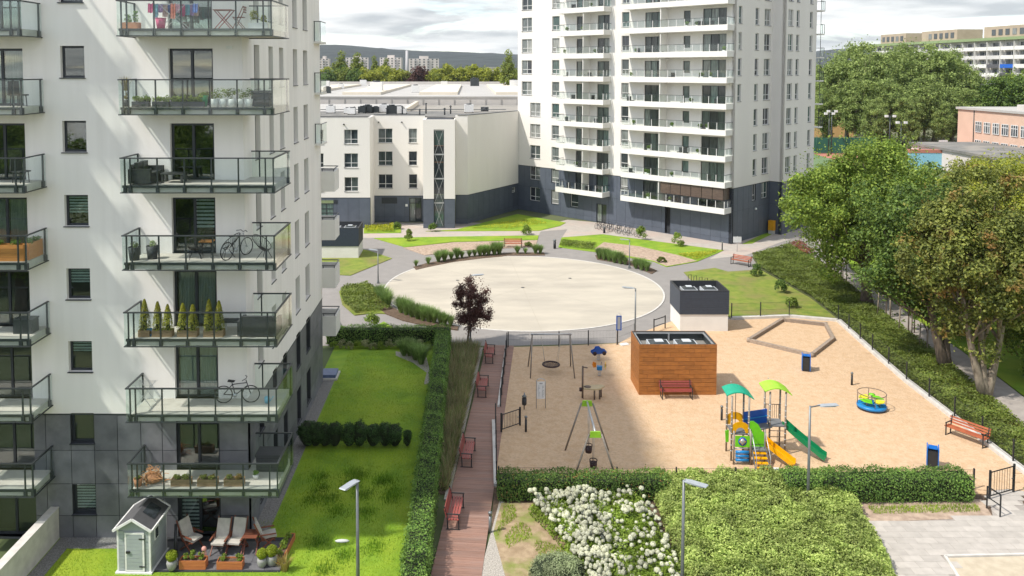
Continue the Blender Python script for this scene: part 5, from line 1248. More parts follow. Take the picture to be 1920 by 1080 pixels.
def blue_bin(px, py, rz, label):
    t = thing('litter_bin', label, 'bin', (*G(px, py), .06), rz, 'blue playground bins')
    out_ = [(-.30, .06), (-.33, .5), (-.31, .98), (-.22, 1.04), (.0, 1.0), (.2, 1.05), (.31, .98), (.33, .5), (.30, .06)]
    for y in (-.25, .21): MB().plate(out_, 'y', y, y+.04).build('side_panel', 'bin_blue', t)
    MB().box(-.27, -.205, .08, .27, .205, .84).build('body', 'iron', t); MB().box(-.22, -.19, .94, .2, .19, .97).build('hood', 'bin_blue', t); MB().box(-.26, -.2, 0, .26, .2, .06).build('foot', 'iron', t)
    MB().plate([(-.14, .78), (.14, .78), (.14, .92), (-.14, .92)], 'y', -.262, -.252).build('slot', 'seal_dark', t)
blue_bin(1748, 878, R(62), 'blue litter bin near the playground gate'); blue_bin(1511, 696, R(70), 'blue litter bin at the corner of the sandpit')
t = thing('litter_bin', 'dark cylindrical litter bin on a post by the side gate', 'bin', (*G(983, 772), .05))
MB().tube([(0, .16, 0), (0, .16, 1.3)], .035, 8).build('post', 'iron', t); MB().lathe([(.03, .42), (.15, .5), (.17, .56), (.17, 1.05), (.12, 1.08)], (0, 0), 12).build('drum', 'iron', t); MB().lathe([(.16, 1.15), (.18, 1.2), (.06, 1.3), (.03, 1.5)], (0, 0), 12).build('lid', 'steel_pole', t); t.scale = (.75, .75, .68)
t = thing('info_box', 'small white marker box at the hedge by the slide', 'marker', (*G(1455, 902), .05)); MB().box(-.14, -.06, 0, .14, .06, .55).build('box_body', 'frame_white', t); MB().box(-.1, -.07, .25, .1, -.06, .5).build('plate', M('mint', (.25, .6, .55), .5), t); MB().box(-.17, -.02, 0, -.145, .02, .6).build('post', 'iron', t)
# ================================================================== fences, gates
def fence(label, pts, step=2.4, h=1.0, z=.05, name='mesh_fence'):
    t = thing(name, label, 'fence', (*pts[0], z)); o = pts[0]
    pm = cached(('fpost', h), lambda: MB().box(-.03, -.03, 0, .03, .03, h).mesh('post', 'iron'))
    for p, q in zip(pts[:-1], pts[1:]):
        d = Vector((q[0]-p[0], q[1]-p[1])); n = max(1, round(d.length/step)); rz = math.atan2(d.y, d.x); L_ = d.length/n
        def wires():
            mb = MB()
            for zz in (.12, .5, h-.06): mb.bar((.04, 0, zz), (L_-.04, 0, zz), .008)
            k = int(L_/.1)
            for i in range(k): mb.bar((.05+i*.1, 0, .12), (.05+i*.1, 0, h-.06), .0045)
            return mb.mesh('wire_panel', 'iron')
        wm = wires()
        for i in range(n):
            put(pm, 'post', t, (p[0]-o[0]+d.x*i/n, p[1]-o[1]+d.y*i/n, 0), rz); put(wm, 'wire_panel', t, (p[0]-o[0]+d.x*i/n, p[1]-o[1]+d.y*i/n, 0), rz)
    put(pm, 'post', t, (pts[-1][0]-o[0], pts[-1][1]-o[1], 0)); return t
fence('dark mesh fence between boardwalk and playground sand, beyond the side gate', [(1.72, 44.3), (2.5, 53.8)], 1.6, 1.05)
fence('dark mesh fence between boardwalk and playground sand, hedge side', [(1.22, 35.9), (1.38, 42.2)], 1.6, 1.05)
fence('dark mesh fence between playground and plaza path', [(2.6, 54.0), (6.0, 54.05), (10.0, 54.5), (11.4, 55.8)], 2.5, 1.05)
fence('dark mesh fence along the pale kerb beside the slope', [(x-.02, y) for x, y in kp[:8]], 2.3, 1.1, .18)
fence('dark mesh fence behind the clipped playground hedges', [(1.3, 35.55), (22.3, 35.35)], 2.5, .95)
def gate(label, p, q, h, z=.05, bars=7):
    t = thing('gate', label, 'gate', (*p, z)); d = Vector((q[0]-p[0], q[1]-p[1])); rz = math.atan2(d.y, d.x); L_ = d.length; t.rotation_euler = (0, 0, rz)
    for x in (0, L_): MB().box(x-.035, -.035, 0, x+.035, .035, h+.08).build('post', 'iron', t)
    o = MB().box(.05, -.015, h-.04, L_-.05, .015, h).box(.05, -.015, .12, L_-.05, .015, .16).box(.05, -.015, .16, .08, .015, h-.04).box(L_-.08, -.015, .16, L_-.05, .015, h-.04).build('gate_frame', 'iron', t)
    for i in range(bars): x = .11+(L_-.22)*(i+1)/(bars+1); MB().box(x-.006, -.006, .16, x+.006, .006, h-.04).build('bar', 'iron', o)
    MB().box(L_-.2, -.05, h*.55, L_-.1, -.021, h*.55+.03).build('latch', 'steel_pole', o)
gate('dark metal side gate from the boardwalk into the playground', G(940, 812), G(975, 800), .92, bars=9)
gate('dark metal gate at the end of the slab walkway', G(1855, 938), G(1900, 925), 1.2)
t = thing('handrail', 'dark angled handrail beside the slab walkway', 'handrail', (*G(1850, 955), .05)); p1 = Vector(G(1875, 972))-Vector(G(1850, 955))
MB().bar((0, 0, 0), (0, 0, .95), .045).build('post', 'iron', t); MB().bar((*p1, 0), (*p1, .95), .045).build('post', 'iron', t); MB().bar((0, 0, .95), (*p1, .95), .045).build('top_rail', 'iron', t); MB().bar((0, 0, .5), (*p1, .5), .035).build('mid_rail', 'iron', t)
t = thing('barrier', 'short dark barrier between plaza path and navy hut', 'barrier', (*G(1226, 624), 0)); p1 = Vector(G(1247, 617))-Vector(G(1226, 624))
for k in (0, 1): MB().bar((*(p1*k), 0), (*(p1*k), 1.0), .07).build('post', 'iron', t)
MB().bar((*(p1*0), .92), (*p1, .92), .05).build('top_rail', 'iron', t); MB().bar((*(p1*0), .45), (*p1, .45), .04).build('mid_rail', 'iron', t)
# ================================================================== ventilation huts
M('timber_cladding', (.36, .135, .028), .55, (.27, .098, .02), 1.5, stretch=(2, 2, 9), objvar=.13)
M('corrugated_navy', (.040, .054, .080), .5)
M('dome_white', (.62, .66, .70), .25)
def dome(t, x, y, z, s=.85):
    o = MB().box(x-s/2, y-s/2, z, x+s/2, y+s/2, z+.28).build('roof_vent', 'dome_white', t)
    mb = MB(); a = s*.46; b = s*.2; mb.add([(x-a, y-a, z+.28), (x+a, y-a, z+.28), (x+a, y+a, z+.28), (x-a, y+a, z+.28), (x-b, y-b, z+.4), (x+b, y-b, z+.4), (x+b, y+b, z+.4), (x-b, y+b, z+.4)], [(4, 5, 6, 7), (0, 1, 5, 4), (1, 2, 6, 5), (2, 3, 7, 6), (3, 0, 4, 7)]); mb.build('dome_skirt', 'rail_grey', o)
    MB().box(x-b, y-b, z+.4, x+b, y+b, z+.43).build('dome_top', 'dome_white', o)
# brown hut: cladding boards are pieces
HX0, HX1, HY0, HY1, HZ = 9.66, 14.08, 45.85, 48.3, 2.95
HUT = thing('vent_hut', 'brown timber clad ventilation hut with two white roof vents on the sand', 'hut', (HX0, HY0, .05)); W_ = HX1-HX0; D_ = HY1-HY0
MB().box(.03, .03, 0, W_-.03, .11, HZ-.01).box(.03, D_-.11, 0, W_-.03, D_-.03, HZ-.01).box(.03, .11, 0, .11, D_-.11, HZ-.01).box(W_-.11, .11, 0, W_-.03, D_-.11, HZ-.01).build('inner_frame', 'rail_grey', HUT)
MB().box(.12, .12, 2.3, W_-.12, D_-.12, 2.4).build('roof_deck', 'roof_felt', HUT)
MB().box(.06, .06, HZ-.2, W_-.06, .14, HZ-.14).box(.06, D_-.2, HZ-.12, W_-.06, D_-.1, HZ-.06).box(.1, .2, HZ-.12, .2, D_-.2, HZ-.06).box(W_-.2, .2, HZ-.12, W_-.1, D_-.2, HZ-.06).box(W_/2-.04, D_-.24, 2.4, W_/2+.04, D_-.14, HZ-.12).build('steel_trim', 'galv', HUT)
rr = 12; bh = HZ/rr
for j in range(rr):
    n = 5; off = (.0, .55, .25)[j % 3]*W_/n
    xs = [0]+[min(W_, max(0, off+W_*i/n)) for i in range(1 if off == 0 else 0, n)]+[W_]; xs = sorted(set(round(x, 3) for x in xs))
    for a, b in zip(xs[:-1], xs[1:]):
        if b-a < .05: continue
        put(cached(('tc', round(b-a, 3)), lambda: MB().box(.006, 0, .007, b-a-.006, .028, bh-.007).mesh('cladding_board', 'timber_cladding')), 'cladding_board', HUT, (a, 0, j*bh))
        put(cached(('tc', round(b-a, 3)), lambda: None), 'cladding_board', HUT, (b, D_, j*bh), R(180))
    for x, rz in ((0, R(-90)), (W_, R(90))):
        put(cached('tcs', lambda: MB().box(.031, 0, .007, D_-.031, .028, bh-.007).mesh('cladding_board', 'timber_cladding')), 'cladding_board', HUT, (x, D_ if x == 0 else 0, j*bh), rz)
dome(HUT, 1.35, 1.1, 2.4, 1.2); dome(HUT, 2.95, 1.1, 2.4, 1.2)
def navy_hut(x0, x1, y0, y1, zs, h, label):
    t = thing('vent_hut', label, 'hut', (x0, y0, 0)); W_, D_ = x1-x0, y1-y0
    MB().box(.03, .03, 0, W_-.03, D_-.03, zs).build('plinth', 'slab_white', t)
    o = MB().box(.01, .01, zs, W_-.01, .1, h).box(.01, D_-.1, zs, W_-.01, D_-.01, h).box(.01, .1, zs, .1, D_-.1, h).box(W_-.1, .1, zs, W_-.01, D_-.1, h).box(.1, .1, zs, W_-.1, D_-.1, h-.45).build('screen_wall', 'seal_dark', t)
    n = int((h-zs)/.12)
    for i in range(n):
        z = zs+(h-zs)*i/n; e_ = (h-zs)/n-.018
        put(cached(('lv', W_), lambda: MB().box(-.02, -.022, 0, W_+.02, .008, e_).mesh('louvre', 'corrugated_navy')), 'louvre', t, (0, 0, z))
        put(cached(('lvs', D_), lambda: MB().box(-.02, .01, 0, .008, D_+.02, e_).mesh('louvre', 'corrugated_navy')), 'louvre', t, (0, 0, z))
    dome(t, W_*.29, D_*.52, h-.45, W_*.3); dome(t, W_*.71, D_*.52, h-.45, W_*.3)
    MB().box(-.03, -.03, h, W_+.03, .1, h+.03).box(-.03, D_-.1, h, W_+.03, D_+.01, h+.03).box(-.03, .1, h, .1, D_-.1, h+.03).box(W_-.1, .1, h, W_+.03, D_-.1, h+.03).build('coping', 'iron', t)
navy_hut(14.9, 18.35, 57.25, 60.1, 1.28, 2.95, 'navy louvred ventilation hut with white plinth beside the plaza')
a = G(615, 486); navy_hut(-14.6, -10.9, 80.0, 83.5, 1.2, 3.0, 'navy louvred ventilation hut at the path corner by the low block')
# ================================================================== play equipment
M('play_steel', (.30, .26, .22), .45, (.22, .19, .16), 5, metal=.4); M('play_brown', (.16, .115, .09), .6); M('rope', (.45, .42, .36), .9); M('rubber_dark', (.04, .02, .022), .7)
M('play_green', (.16, .58, .015), .4); M('play_green_dark', (.004, .20, .075), .4); M('play_teal', (.0, .36, .22), .4); M('play_lime', (.33, .62, .04), .4); M('play_yellow', (.80, .38, .0), .4); M('play_blue', (.006, .085, .40), .4); M('play_blue_mid', (.01, .20, .50), .4); M('play_lemon', (.72, .68, .04), .45); M('deck_grey', (.16, .165, .175), .8)
# nest swing
p = Vector(G(1033, 700)); SW = thing('nest_swing', 'steel frame swing with dark round nest seat', 'swing', (p.x, p.y, .06))
xw, hz = 1.15, 2.35
for s_ in (-1, 1):
    for q in (-1, 1): MB().tube([(s_*(xw+.18), q*1.0, 0), (s_*xw, 0, hz)], .04, 8).build('leg', 'play_steel', SW)
MB().tube([(-xw-.1, 0, hz+.02), (xw+.1, 0, hz+.02)], .05, 10).build('top_beam', 'galv', SW)
ns = MB().tube([(.5*math.cos(a), .5*math.sin(a), .5) for a in np.linspace(0, 6.283, 25)[:-1]], .055, 8, closed=True).build('nest_rim', 'rubber_dark', SW)
mb = MB()
for i in range(-4, 5):
    y = i*.1; w_ = math.sqrt(max(0, .22-y*y)); mb.tube([(-w_, y, .49), (0, y, .43), (w_, y, .49)], .012, 5); mb.tube([(y, -w_, .49), (y, 0, .43), (y, w_, .49)], .012, 5)
mb.build('nest_net', 'rubber_dark', ns)
for s_ in (-1, 1):
    for q in (-1, 1): MB().tube([(s_*.36, q*.34, .52), (s_*.62, 0, hz)], .01, 5).build('rope', 'rope', SW)
# A-frame baby swing (beam runs away from the camera)
p0 = Vector(G(1108, 893)); far_ = Vector(G(1085, 845))
BSW = thing('baby_swing', 'two seat baby swing on a tall steel A-frame with lime end plates', 'swing', (5.72, 37.35, .06), R(0))
def aframe(y, xo=0):
    for s_ in (-1, 1): MB().tube([(s_*1.05+xo, y, 0), (s_*.28+xo, y, 2.35)], .045, 8).build('leg', 'play_steel', BSW)
    MB().plate([(-.26+xo, 2.2), (.26+xo, 2.2), (.22+xo, 2.48), (-.22+xo, 2.48)], 'y', y-.03, y+.03).build('end_plate', 'play_lime', BSW)
aframe(-1.7, -.12); aframe(1.7, .0)
MB().tube([(-.12, -1.7, 2.42), (0, 1.7, 2.42)], .05, 10).build('top_beam', 'galv', BSW)
for y, sw in ((-.75, .0), (.75, .0)):
    o = MB().lathe([(.1, .35), (.15, .36), (.17, .5), (.16, .62)], (-.05, y), 10).build('bucket_seat', 'rubber_dark', BSW)
    MB().tube([(-.05+.17*math.cos(a), y+.17*math.sin(a), .72) for a in np.linspace(0, 6.283, 13)[:-1]], .022, 6, closed=True).build('seat_rim', 'rubber_dark', o)
    for a in (0, 1.57, 3.14, 4.71): MB().tube([(-.05+.165*math.cos(a), y+.165*math.sin(a), .6), (-.05+.165*math.cos(a), y+.165*math.sin(a), .72)], .015, 5).build('seat_strut', 'rubber_dark', o)
    for s_ in (-1, 1): MB().tube([(-.05, y+s_*.16, .72), (-.06, y+s_*.2, 2.42)], .012, 5).build('chain', 'galv', BSW)
# spring riders
def coil(r, h, turns=4, n=40): return [(r*math.cos(turns*6.283*i/n), r*math.sin(turns*6.283*i/n), h*i/n) for i in range(n+1)]
t = thing('spring_car', 'blue car shaped spring rider on the sand', 'spring rider', (*G(1122, 677), .06), R(8))
MB().tube(coil(.1, .38), .018, 5).build('spring', 'galv', t)
car = [(-.48, .5), (-.46, .62), (-.25, .70), (-.16, .86), (.08, .86), (.2, .72), (.44, .66), (.5, .55), (.47, .47), (-.44, .45)]
for y in (-.16, .12): MB().plate(car, 'y', y, y+.04).build('side_plate', 'play_blue', t)
MB().box(-.25, -.12, .52, .05, .12, .58).build('seat', 'play_blue_mid', t); MB().bar((.12, -.3, .78), (.12, .3, .78), .035).build('handle', 'iron', t)
for x in (-.3, .32):
    for y in (-.2, .2): MB().tube([(x, y-.02, .5), (x, y+.02, .5)], .13, 12).build('wheel', 'rubber_dark', t)
MB().box(-.1, -.11, .38, .1, .11, .5).build('mount', 'galv', t)
t = thing('spring_flower', 'yellow and orange flower shaped spring rider on the sand', 'spring rider', (*G(1124, 707), .06), R(-12))
MB().tube(coil(.09, .4), .018, 5).build('spring', 'galv', t); MB().box(-.16, -.12, .4, .16, .12, .62).build('seat', 'play_blue_mid', t)
for k in range(6):
    a = k*1.047; MB().tube([(.33+.0, -.13*math.cos(a)-.02, .68+.13*math.sin(a)), (.36, -.13*math.cos(a)-.02, .68+.13*math.sin(a))], .1, 10).build('petal', 'play_yellow' if k % 2 else 'play_lemon', t)
MB().tube([(.3, 0, .68), (.4, 0, .68)], .07, 10).build('flower_eye', 'rubber_dark', t); MB().plate([(-.36, .5), (-.2, .55), (-.2, .8), (-.4, .86), (-.44, .68)], 'y', -.03, .03).build('tail_plate', M('play_orange', (.7, .22, .01), .4), t); MB().bar((.1, -.22, .8), (.1, .22, .8), .03).build('handle', 'iron', t)
# sand play table with crane post
t = thing('sand_table', 'brown sand play table with tall crane post', 'play table', (*G(1110, 750), .06))
MB().tube([(-.52, .1, 0), (-.52, .1, 1.85)], .055, 8).build('crane_post', 'play_brown', t); MB().bar((-.52, .1, 1.8), (-.3, -.15, 1.85), .06).build('crane_arm', 'play_brown', t); MB().tube([(-.62, .1, .42), (-.62, .1, .6)], .09, 8).build('bucket', 'rubber_dark', t)
for x, y in ((.12, -.1), (.42, -.05), (.55, .25)): MB().tube([(x, y, 0), (x, y, .62)], .05, 8).build('leg', 'play_brown', t)
MB().prism([(-.5, -.18), (.1, -.28), (.45, -.2), (.75, .2), (.6, .4), (-.45, .3)], .6, .68).build('table_top', M('table_cream', (.50, .40, .24), .7), t); MB().lathe([(.2, .681), (.2, .7)], (-.25, .05), 12).build('bowl', 'play_brown', t)
# rules sign: frame, white board, printed rows
t = thing('rules_sign', 'white playground rules board in a steel frame', 'sign', (*G(1014, 768), .06))
MB().tube([(-.25, 0, 0), (-.25, 0, 1.5), (-.2, 0, 1.62), (0, 0, 1.68), (.2, 0, 1.62), (.25, 0, 1.5), (.25, 0, 0)], .022, 8).build('frame', 'galv', t)
o = MB().box(-.22, -.012, .55, .22, .012, 1.5).build('board', 'frame_white', t)
mb = MB().box(-.08, -.016, 1.37, .09, -.0125, 1.42); M('print_grey', (.30, .31, .33), .8)
rs = random.Random(3)
for i in range(9): mb.box(-.17, -.016, 1.26-i*.07, -.17+rs.uniform(.06, .14), -.0125, 1.28-i*.07); mb.box(.06, -.016, 1.24-i*.075, .06+rs.uniform(.05, .11), -.0125, 1.265-i*.075)
mb.build('printed_rows', 'print_grey', o)
# blue standing sign on the plaza path
t = thing('info_sign', 'tall blue standing sign at the plaza edge of the playground', 'sign', (*G(1160, 648), 0)); MB().tube([(-.14, 0, 0), (-.14, 0, 2.1), (0, 0, 2.25), (.14, 0, 2.1), (.14, 0, 1.1)], .02, 6).build('frame', 'galv', t)
o = MB().box(-.18, -.02, 1.05, .18, .02, 2.05).build('panel', 'play_blue', t); MB().box(-.1, -.026, 1.12, .1, -.021, 1.98).build('printed_field', M('sign_grey', (.32, .34, .37), .7), o)
t = thing('sand_board', 'small white board lying at the playground fence', 'board', (*G(1170, 648), .07), R(20)); MB().box(-.28, -.2, 0, .3, .2, .05).build('board_top', 'frame_white', t); MB().box(-.2, -.15, -.02, .2, .15, -.001).build('foot', 'iron', t)
# sandpit
SB = [G(*q) for q in ((1404, 643), (1467, 604), (1548, 613), (1562, 640), (1522, 671))]
M('sleeper', (.34, .27, .21), .9, (.24, .19, .15), 3, stretch=(2, 2, 5), objvar=.1)
t = thing('sandpit', 'five sided wooden edged sandpit', 'sandpit', (*SB[0], .06))
for k in range(5):
    a_, b_ = Vector(SB[k])-Vector(SB[0]), Vector(SB[(k+1) % 5])-Vector(SB[0]); d = (b_-a_).normalized()*.1
    MB().bar((*(a_+d), .12), (*(b_-d), .12), .22, .24).build('edge_beam', 'sleeper', t)
    MB().tube([(*a_, 0), (*a_, .27)], .15, 8).build('corner_post', 'sleeper', t)
# carousel
t = thing('carousel', 'blue children carousel with yellow and green seats', 'carousel', (*G(1634, 768), .06), R(15))
MB().lathe([(.85, .1), (.98, .12), (1.0, .2), (.98, .28), (.9, .3)], (0, 0), 28).build('platform', 'play_blue_mid', t); MB().lathe([(.95, .0), (.95, .1)], (0, 0), 24).build('skirt', 'rubber_dark', t)
for k in range(4):
    a = k*1.571+.3; pts = [(.32*math.cos(a-.55), .32*math.sin(a-.55)), (.86*math.cos(a-.6), .86*math.sin(a-.6)), (.9*math.cos(a), .9*math.sin(a)), (.86*math.cos(a+.6), .86*math.sin(a+.6)), (.32*math.cos(a+.55), .32*math.sin(a+.55))]
    MB().prism(pts, .58, .63).build('seat', 'play_lemon' if k % 2 else 'play_green', t); MB().tube([(.6*math.cos(a), .6*math.sin(a), .3), (.6*math.cos(a), .6*math.sin(a), .58)], .04, 6).build('seat_post', 'play_steel', t)
    MB().tube([(.95*math.cos(a+.78), .95*math.sin(a+.78), .3), (.95*math.cos(a+.78), .95*math.sin(a+.78), 1.02)], .025, 6).build('rail_post', 'play_brown', t)
MB().tube([(.95*math.cos(a), .95*math.sin(a), 1.02) for a in np.linspace(0, 6.283, 33)[:-1]], .025, 6, closed=True).build('hand_ring', 'play_brown', t)
MB().tube([(0, 0, .3), (0, 0, .9)], .05, 8).build('centre_post', 'play_steel', t); MB().lathe([(.2, .9), (.22, .94), (.05, .98)], (0, 0), 14).build('hand_wheel', 'play_green', t); t.scale = (.76, .76, .86)
# slide tower: two roofed towers, bridge, two slides, stairs
ST = thing('slide_tower', 'colourful playground slide tower with two roofed platforms and bridge', 'playground unit', (12.85, 38.1, .06), R(-4)); ST.scale = (.88, .88, .93)
def post4(x0, x1, y0, y1, h, low=0):
    for x in (x0, x1):
        for y in (y0, y1):
            MB().tube([(x, y, 0), (x, y, h)], .05, 10).build('post', 'play_steel', ST); 
            mb = MB()
            for z in np.arange(.5, 2.6, .3): mb.lathe([(.058, z), (.062, z+.02), (.058, z+.05)], (x, y), 8)
            mb.build('clamp_rings', 'galv', ST)
def roof(cx, cy, z, mat, s=.75):
    n = 8; mb = MB(); vs = []
    for i in range(n+1):
        x = -s+2*s*i/n; zz = z+.32*math.cos(x/s*1.35)-.02*i
        for y in (-s*.85, s*.85): vs.append((cx+x, cy+y, zz)); vs.append((cx+x, cy+y, zz-.05))
    fs = []
    for i in range(n):
        a = i*4; b = a+4; fs += [(a, b, b+2, a+2), (a+1, a+3, b+3, b+1), (a, a+1, b+1, b), (a+2, b+2, b+3, a+3)]
    fs += [(0, 2, 3, 1), (n*4, n*4+1, n*4+3, n*4+2)]; mb.add(vs, fs)
    mb.build('roof', mat, ST); MB().ball((cx-s*.3, cy+s*.85, z+.33), .035, 6).build('roof_bolt', 'galv', ST)
post4(-.48, .42, -.15, .95, 3.35); roof(-.05, .4, 3.35, 'play_teal', .72)
post4(1.78, 2.62, .75, 1.75, 3.3); roof(2.2, 1.25, 3.3, 'play_lime', .72)
MB().box(-.46, -.13, 1.35, .40, .93, 1.42).build('deck', 'deck_grey', ST); MB().box(1.8, .77, 1.45, 2.6, 1.73, 1.52).build('deck', 'deck_grey', ST)
# tunnel arch panels, climbing wall and play panel of the near tower
def arch(y, z0, z1): 
    pts = [(-.44, z0), (-.44, z1-.25)]+[(-.02-.42*math.cos(a), z1-.25+.25*math.sin(a)) for a in np.linspace(.1, 3.04, 9)]+[(.40, z1-.25), (.40, z0)]+[(.24, z0)]+[(-.02+.26*math.cos(a), z0+.28*math.sin(a)) for a in np.linspace(0, 3.14, 9)]+[(-.28, z0)]
    MB().plate(pts, 'y', y, y+.03).build('arch_panel', 'play_yellow', ST)
arch(.97, 1.45, 2.1); arch(-.18, 1.05+.42, 2.05)
MB().plate([(-.40, .95+.55), (.36, .95+.55), (.36, .55+.38), (-.40, .55+.38)][::-1], 'y', -.62, -.59).build('play_panel', 'play_green', ST)
o = ST.children[-1]; MB().tube([(-.02, -.635, 1.22), (-.02, -.62, 1.22)], .22, 16).build('panel_disc', 'play_blue', o); MB().plate([(-.2, 1.22), (-.02, 1.4), (.16, 1.22), (-.02, 1.04)], 'y', -.645, -.636).build('panel_diamond', 'play_yellow', o); MB().ball((-.02, -.64, 1.22), (.13, .06, .13), 10).build('panel_bubble', 'galv', o)
for x in (-.46, .42): MB().tube([(x, -.6, 0), (x, -.6, 1.75)], .045, 8).build('post', 'play_steel', ST)
for k in range(3): MB().tube([(-.36, -.6, .26+k*.2), (.32, -.6, .26+k*.2)], .085, 10).build('counting_roller', 'play_blue_mid', ST)
MB().tube([(-.46, -.6, .86), (.42, -.6, .86)], .02, 6).build('rung', 'galv', ST); MB().tube([(-.46, -.6, .1), (.42, -.6, .1)], .03, 6).build('rung', 'play_steel', ST)
# stairs with side panel
MB().plate([(.46, .75), (1.28, .75), (1.28, 1.5), (1.1, 1.62), (.9, 1.95), (.65, 2.12), (.46, 2.1)], 'y', -.2, -.17).build('side_panel', 'play_green', ST)
MB().box(.5, -.2, .88, 1.26, .7, .94).build('deck', 'deck_grey', ST); MB().box(.56, -.62, .74, 1.2, -.2, .80).build('deck', 'deck_grey', ST)
for k in range(4): MB().box(.55, -1.32+k*.2-.0, .12+k*.17, 1.22, -1.12+k*.2, .17+k*.17).build('step', 'play_yellow', ST)
for x in (.52, 1.24):
    MB().tube([(x, -1.4, .1), (x, -1.35, .75), (x, -.45, 1.55), (x, -.2, 1.55)], .025, 6).build('stair_rail', 'galv', ST); MB().plate([(-1.36, .05), (-1.2, .05), (-.2, .85), (-.2, .97), (-.5, .8)], 'x', x-.015, x+.015).build('stringer', 'steel_pole', ST)
    MB().tube([(x+(.03 if x > 1 else -.03), -.2, 0), (x+(.03 if x > 1 else -.03), -.2, 1.7)], .05, 8).build('post', 'play_steel', ST)
def slide(p0, p1, w, mat, curve=.18):
    p0 = Vector(p0); p1 = Vector(p1); d = (p1-p0); d2 = Vector((d.x, d.y, 0)).normalized(); nn = Vector((d2.y, -d2.x, 0)); n = 10; mb = MB(); prev = None
    for i in range(n+1):
        s = i/n; q = p0.lerp(p1, s); q.z = p1.z+(p0.z-p1.z)*(1-s)**1.0*(1-curve*s)+(.0); 
        if s > .86: q.z = p1.z+(p0.z-p1.z)*.14*(1-curve*.86)*(1-(s-.86)/.14)**2
        ring = [q+nn*w+Vector((0, 0, .2)), q+nn*w, q-nn*w, q-nn*w+Vector((0, 0, .2)), q-nn*(w+.04)+Vector((0, 0, .2)), q-nn*(w+.04)-Vector((0, 0, .06)), q+nn*(w+.04)-Vector((0, 0, .06)), q+nn*(w+.04)+Vector((0, 0, .2))]
        b = len(mb.v); mb.v += [tuple(v) for v in ring]
        if prev is not None:
            for k in range(8): mb.f.append((prev+k, prev+(k+1) % 8, b+(k+1) % 8, b+k)); mb.m.append(0); mb.sm.append(False)
        prev = b
    mb.f.append(tuple(range(8))); mb.m.append(0); mb.sm.append(False); mb.f.append(tuple(prev+k for k in range(7, -1, -1))); mb.m.append(0); mb.sm.append(False)
    return mb.build('slide', mat, ST)
slide((1.28, .25, .98), (2.65, -.75, .2), .22, 'play_yellow'); slide((2.66, 1.2, 1.5), (4.55, .05, .22), .24, 'play_green_dark')
# bridge between the towers
bl = [Vector((.42, .85, 0)), Vector((1.78, 1.25, 0))]; dd = bl[1]-bl[0]
o = MB().add([(*(bl[0]).xy, 1.2), (*(bl[1]).xy, 1.3), (*(bl[1]).xy, 2.2), (*(bl[0]).xy, 2.15), (bl[0].x-.02, bl[0].y+.05, 1.2), (bl[1].x-.02, bl[1].y+.05, 1.3), (bl[1].x-.02, bl[1].y+.05, 2.2), (bl[0].x-.02, bl[0].y+.05, 2.15)], [(0, 1, 2, 3), (7, 6, 5, 4), (0, 4, 5, 1), (1, 5, 6, 2), (2, 6, 7, 3), (3, 7, 4, 0)]).build('bridge_panel', 'play_blue', ST)
MB().bar((bl[0].x, bl[0].y-.03, 1.78), (bl[1].x, bl[1].y-.03, 1.85), .05).build('bridge_rail', 'play_blue_mid', ST)
mb = MB(); mb.bar((.42, .4, 1.4), (1.8, 1.0, 1.45), .6, .06); mb.build('bridge_deck', 'deck_grey', ST)
# barrier bars and ladder of the far tower
for k in range(7): MB().tube([(1.86+k*.115, 1.75, 1.55), (1.86+k*.115, 1.75, 2.25)], .014, 5).build('barrier_bar', 'play_brown', ST)
MB().tube([(1.78, 1.75, 2.27), (2.62, 1.75, 2.27)], .02, 6).build('barrier_rail', 'play_brown', ST)
for k in range(4): MB().tube([(1.78, .75, .3+k*.32), (2.62, .75, .3+k*.32)], .018, 6).build('rung', 'play_brown', ST)
MB().tube([(2.2, .75, .3), (2.2, .75, 1.3)], .016, 6).build('net_rope', 'play_brown', ST); MB().tube([(-.02, .95, 1.45), (-.02, .95, 3.3)], .018, 6).build('fire_pole', 'play_brown', ST)
MB().plate([(-.66, .75), (-.5, .75), (-.5, 1.4), (-.7, 1.35)], 'y', .35, .38).build('side_panel', 'play_green', ST)
# ================================================================== bicycles
M('bike_frame_dark', (.03, .03, .035), .4); M('bike_frame_light', (.45, .44, .44), .35); M('tyre', (.02, .02, .02), .8)
def bike_proto(fm):
    t = thing('bicycle', '', 'bicycle'); r = .33
    for x in (-.52, .52):
        o = MB().tube([(x+r*math.cos(a), 0, r+r*math.sin(a)) for a in np.linspace(0, 6.283, 23)[:-1]], .02, 5, closed=True).build('wheel', 'tyre', t)
        mb = MB()
        for k in range(9): a = k*.698; mb.tube([(x, 0, r), (x+r*.97*math.cos(a), 0, r+r*.97*math.sin(a))], .004, 3)
        mb.tube([(x, -.05, r), (x, .05, r)], .025, 6); mb.build('spokes', 'galv', o)
    mb = MB(); bb = (-.08, 0, .3); st = (-.2, 0, .82); hd = (.36, 0, .8); rw_ = (-.52, 0, r); fw_ = (.52, 0, r)
    for a, b in ((bb, st), (bb, (.38, 0, .66)), ((-.18, 0, .72), (.35, 0, .78)), (rw_, bb), (rw_, (-.18, 0, .72)), (fw_, (.34, 0, .88))): mb.tube([a, b], .018, 6)
    mb.build('frame', fm, t); MB().plate([(-.36, .84), (-.1, .82), (-.08, .86), (-.34, .9)], 'y', -.06, .06).build('saddle', 'tyre', t)
    MB().tube([(.26, -.28, .96), (.36, -.12, .98), (.34, 0, .93), (.36, .12, .98), (.26, .28, .96)], .014, 6).build('handlebar', 'tyre', t); MB().tube([(-.08, -.06, .3), (-.08, .06, .3)], .08, 10).build('crank', 'galv', t)
    return t
BK = {k: bike_proto(m_) for k, m_ in (('dark', 'bike_frame_dark'), ('light', 'bike_frame_light'))}; bused = set()
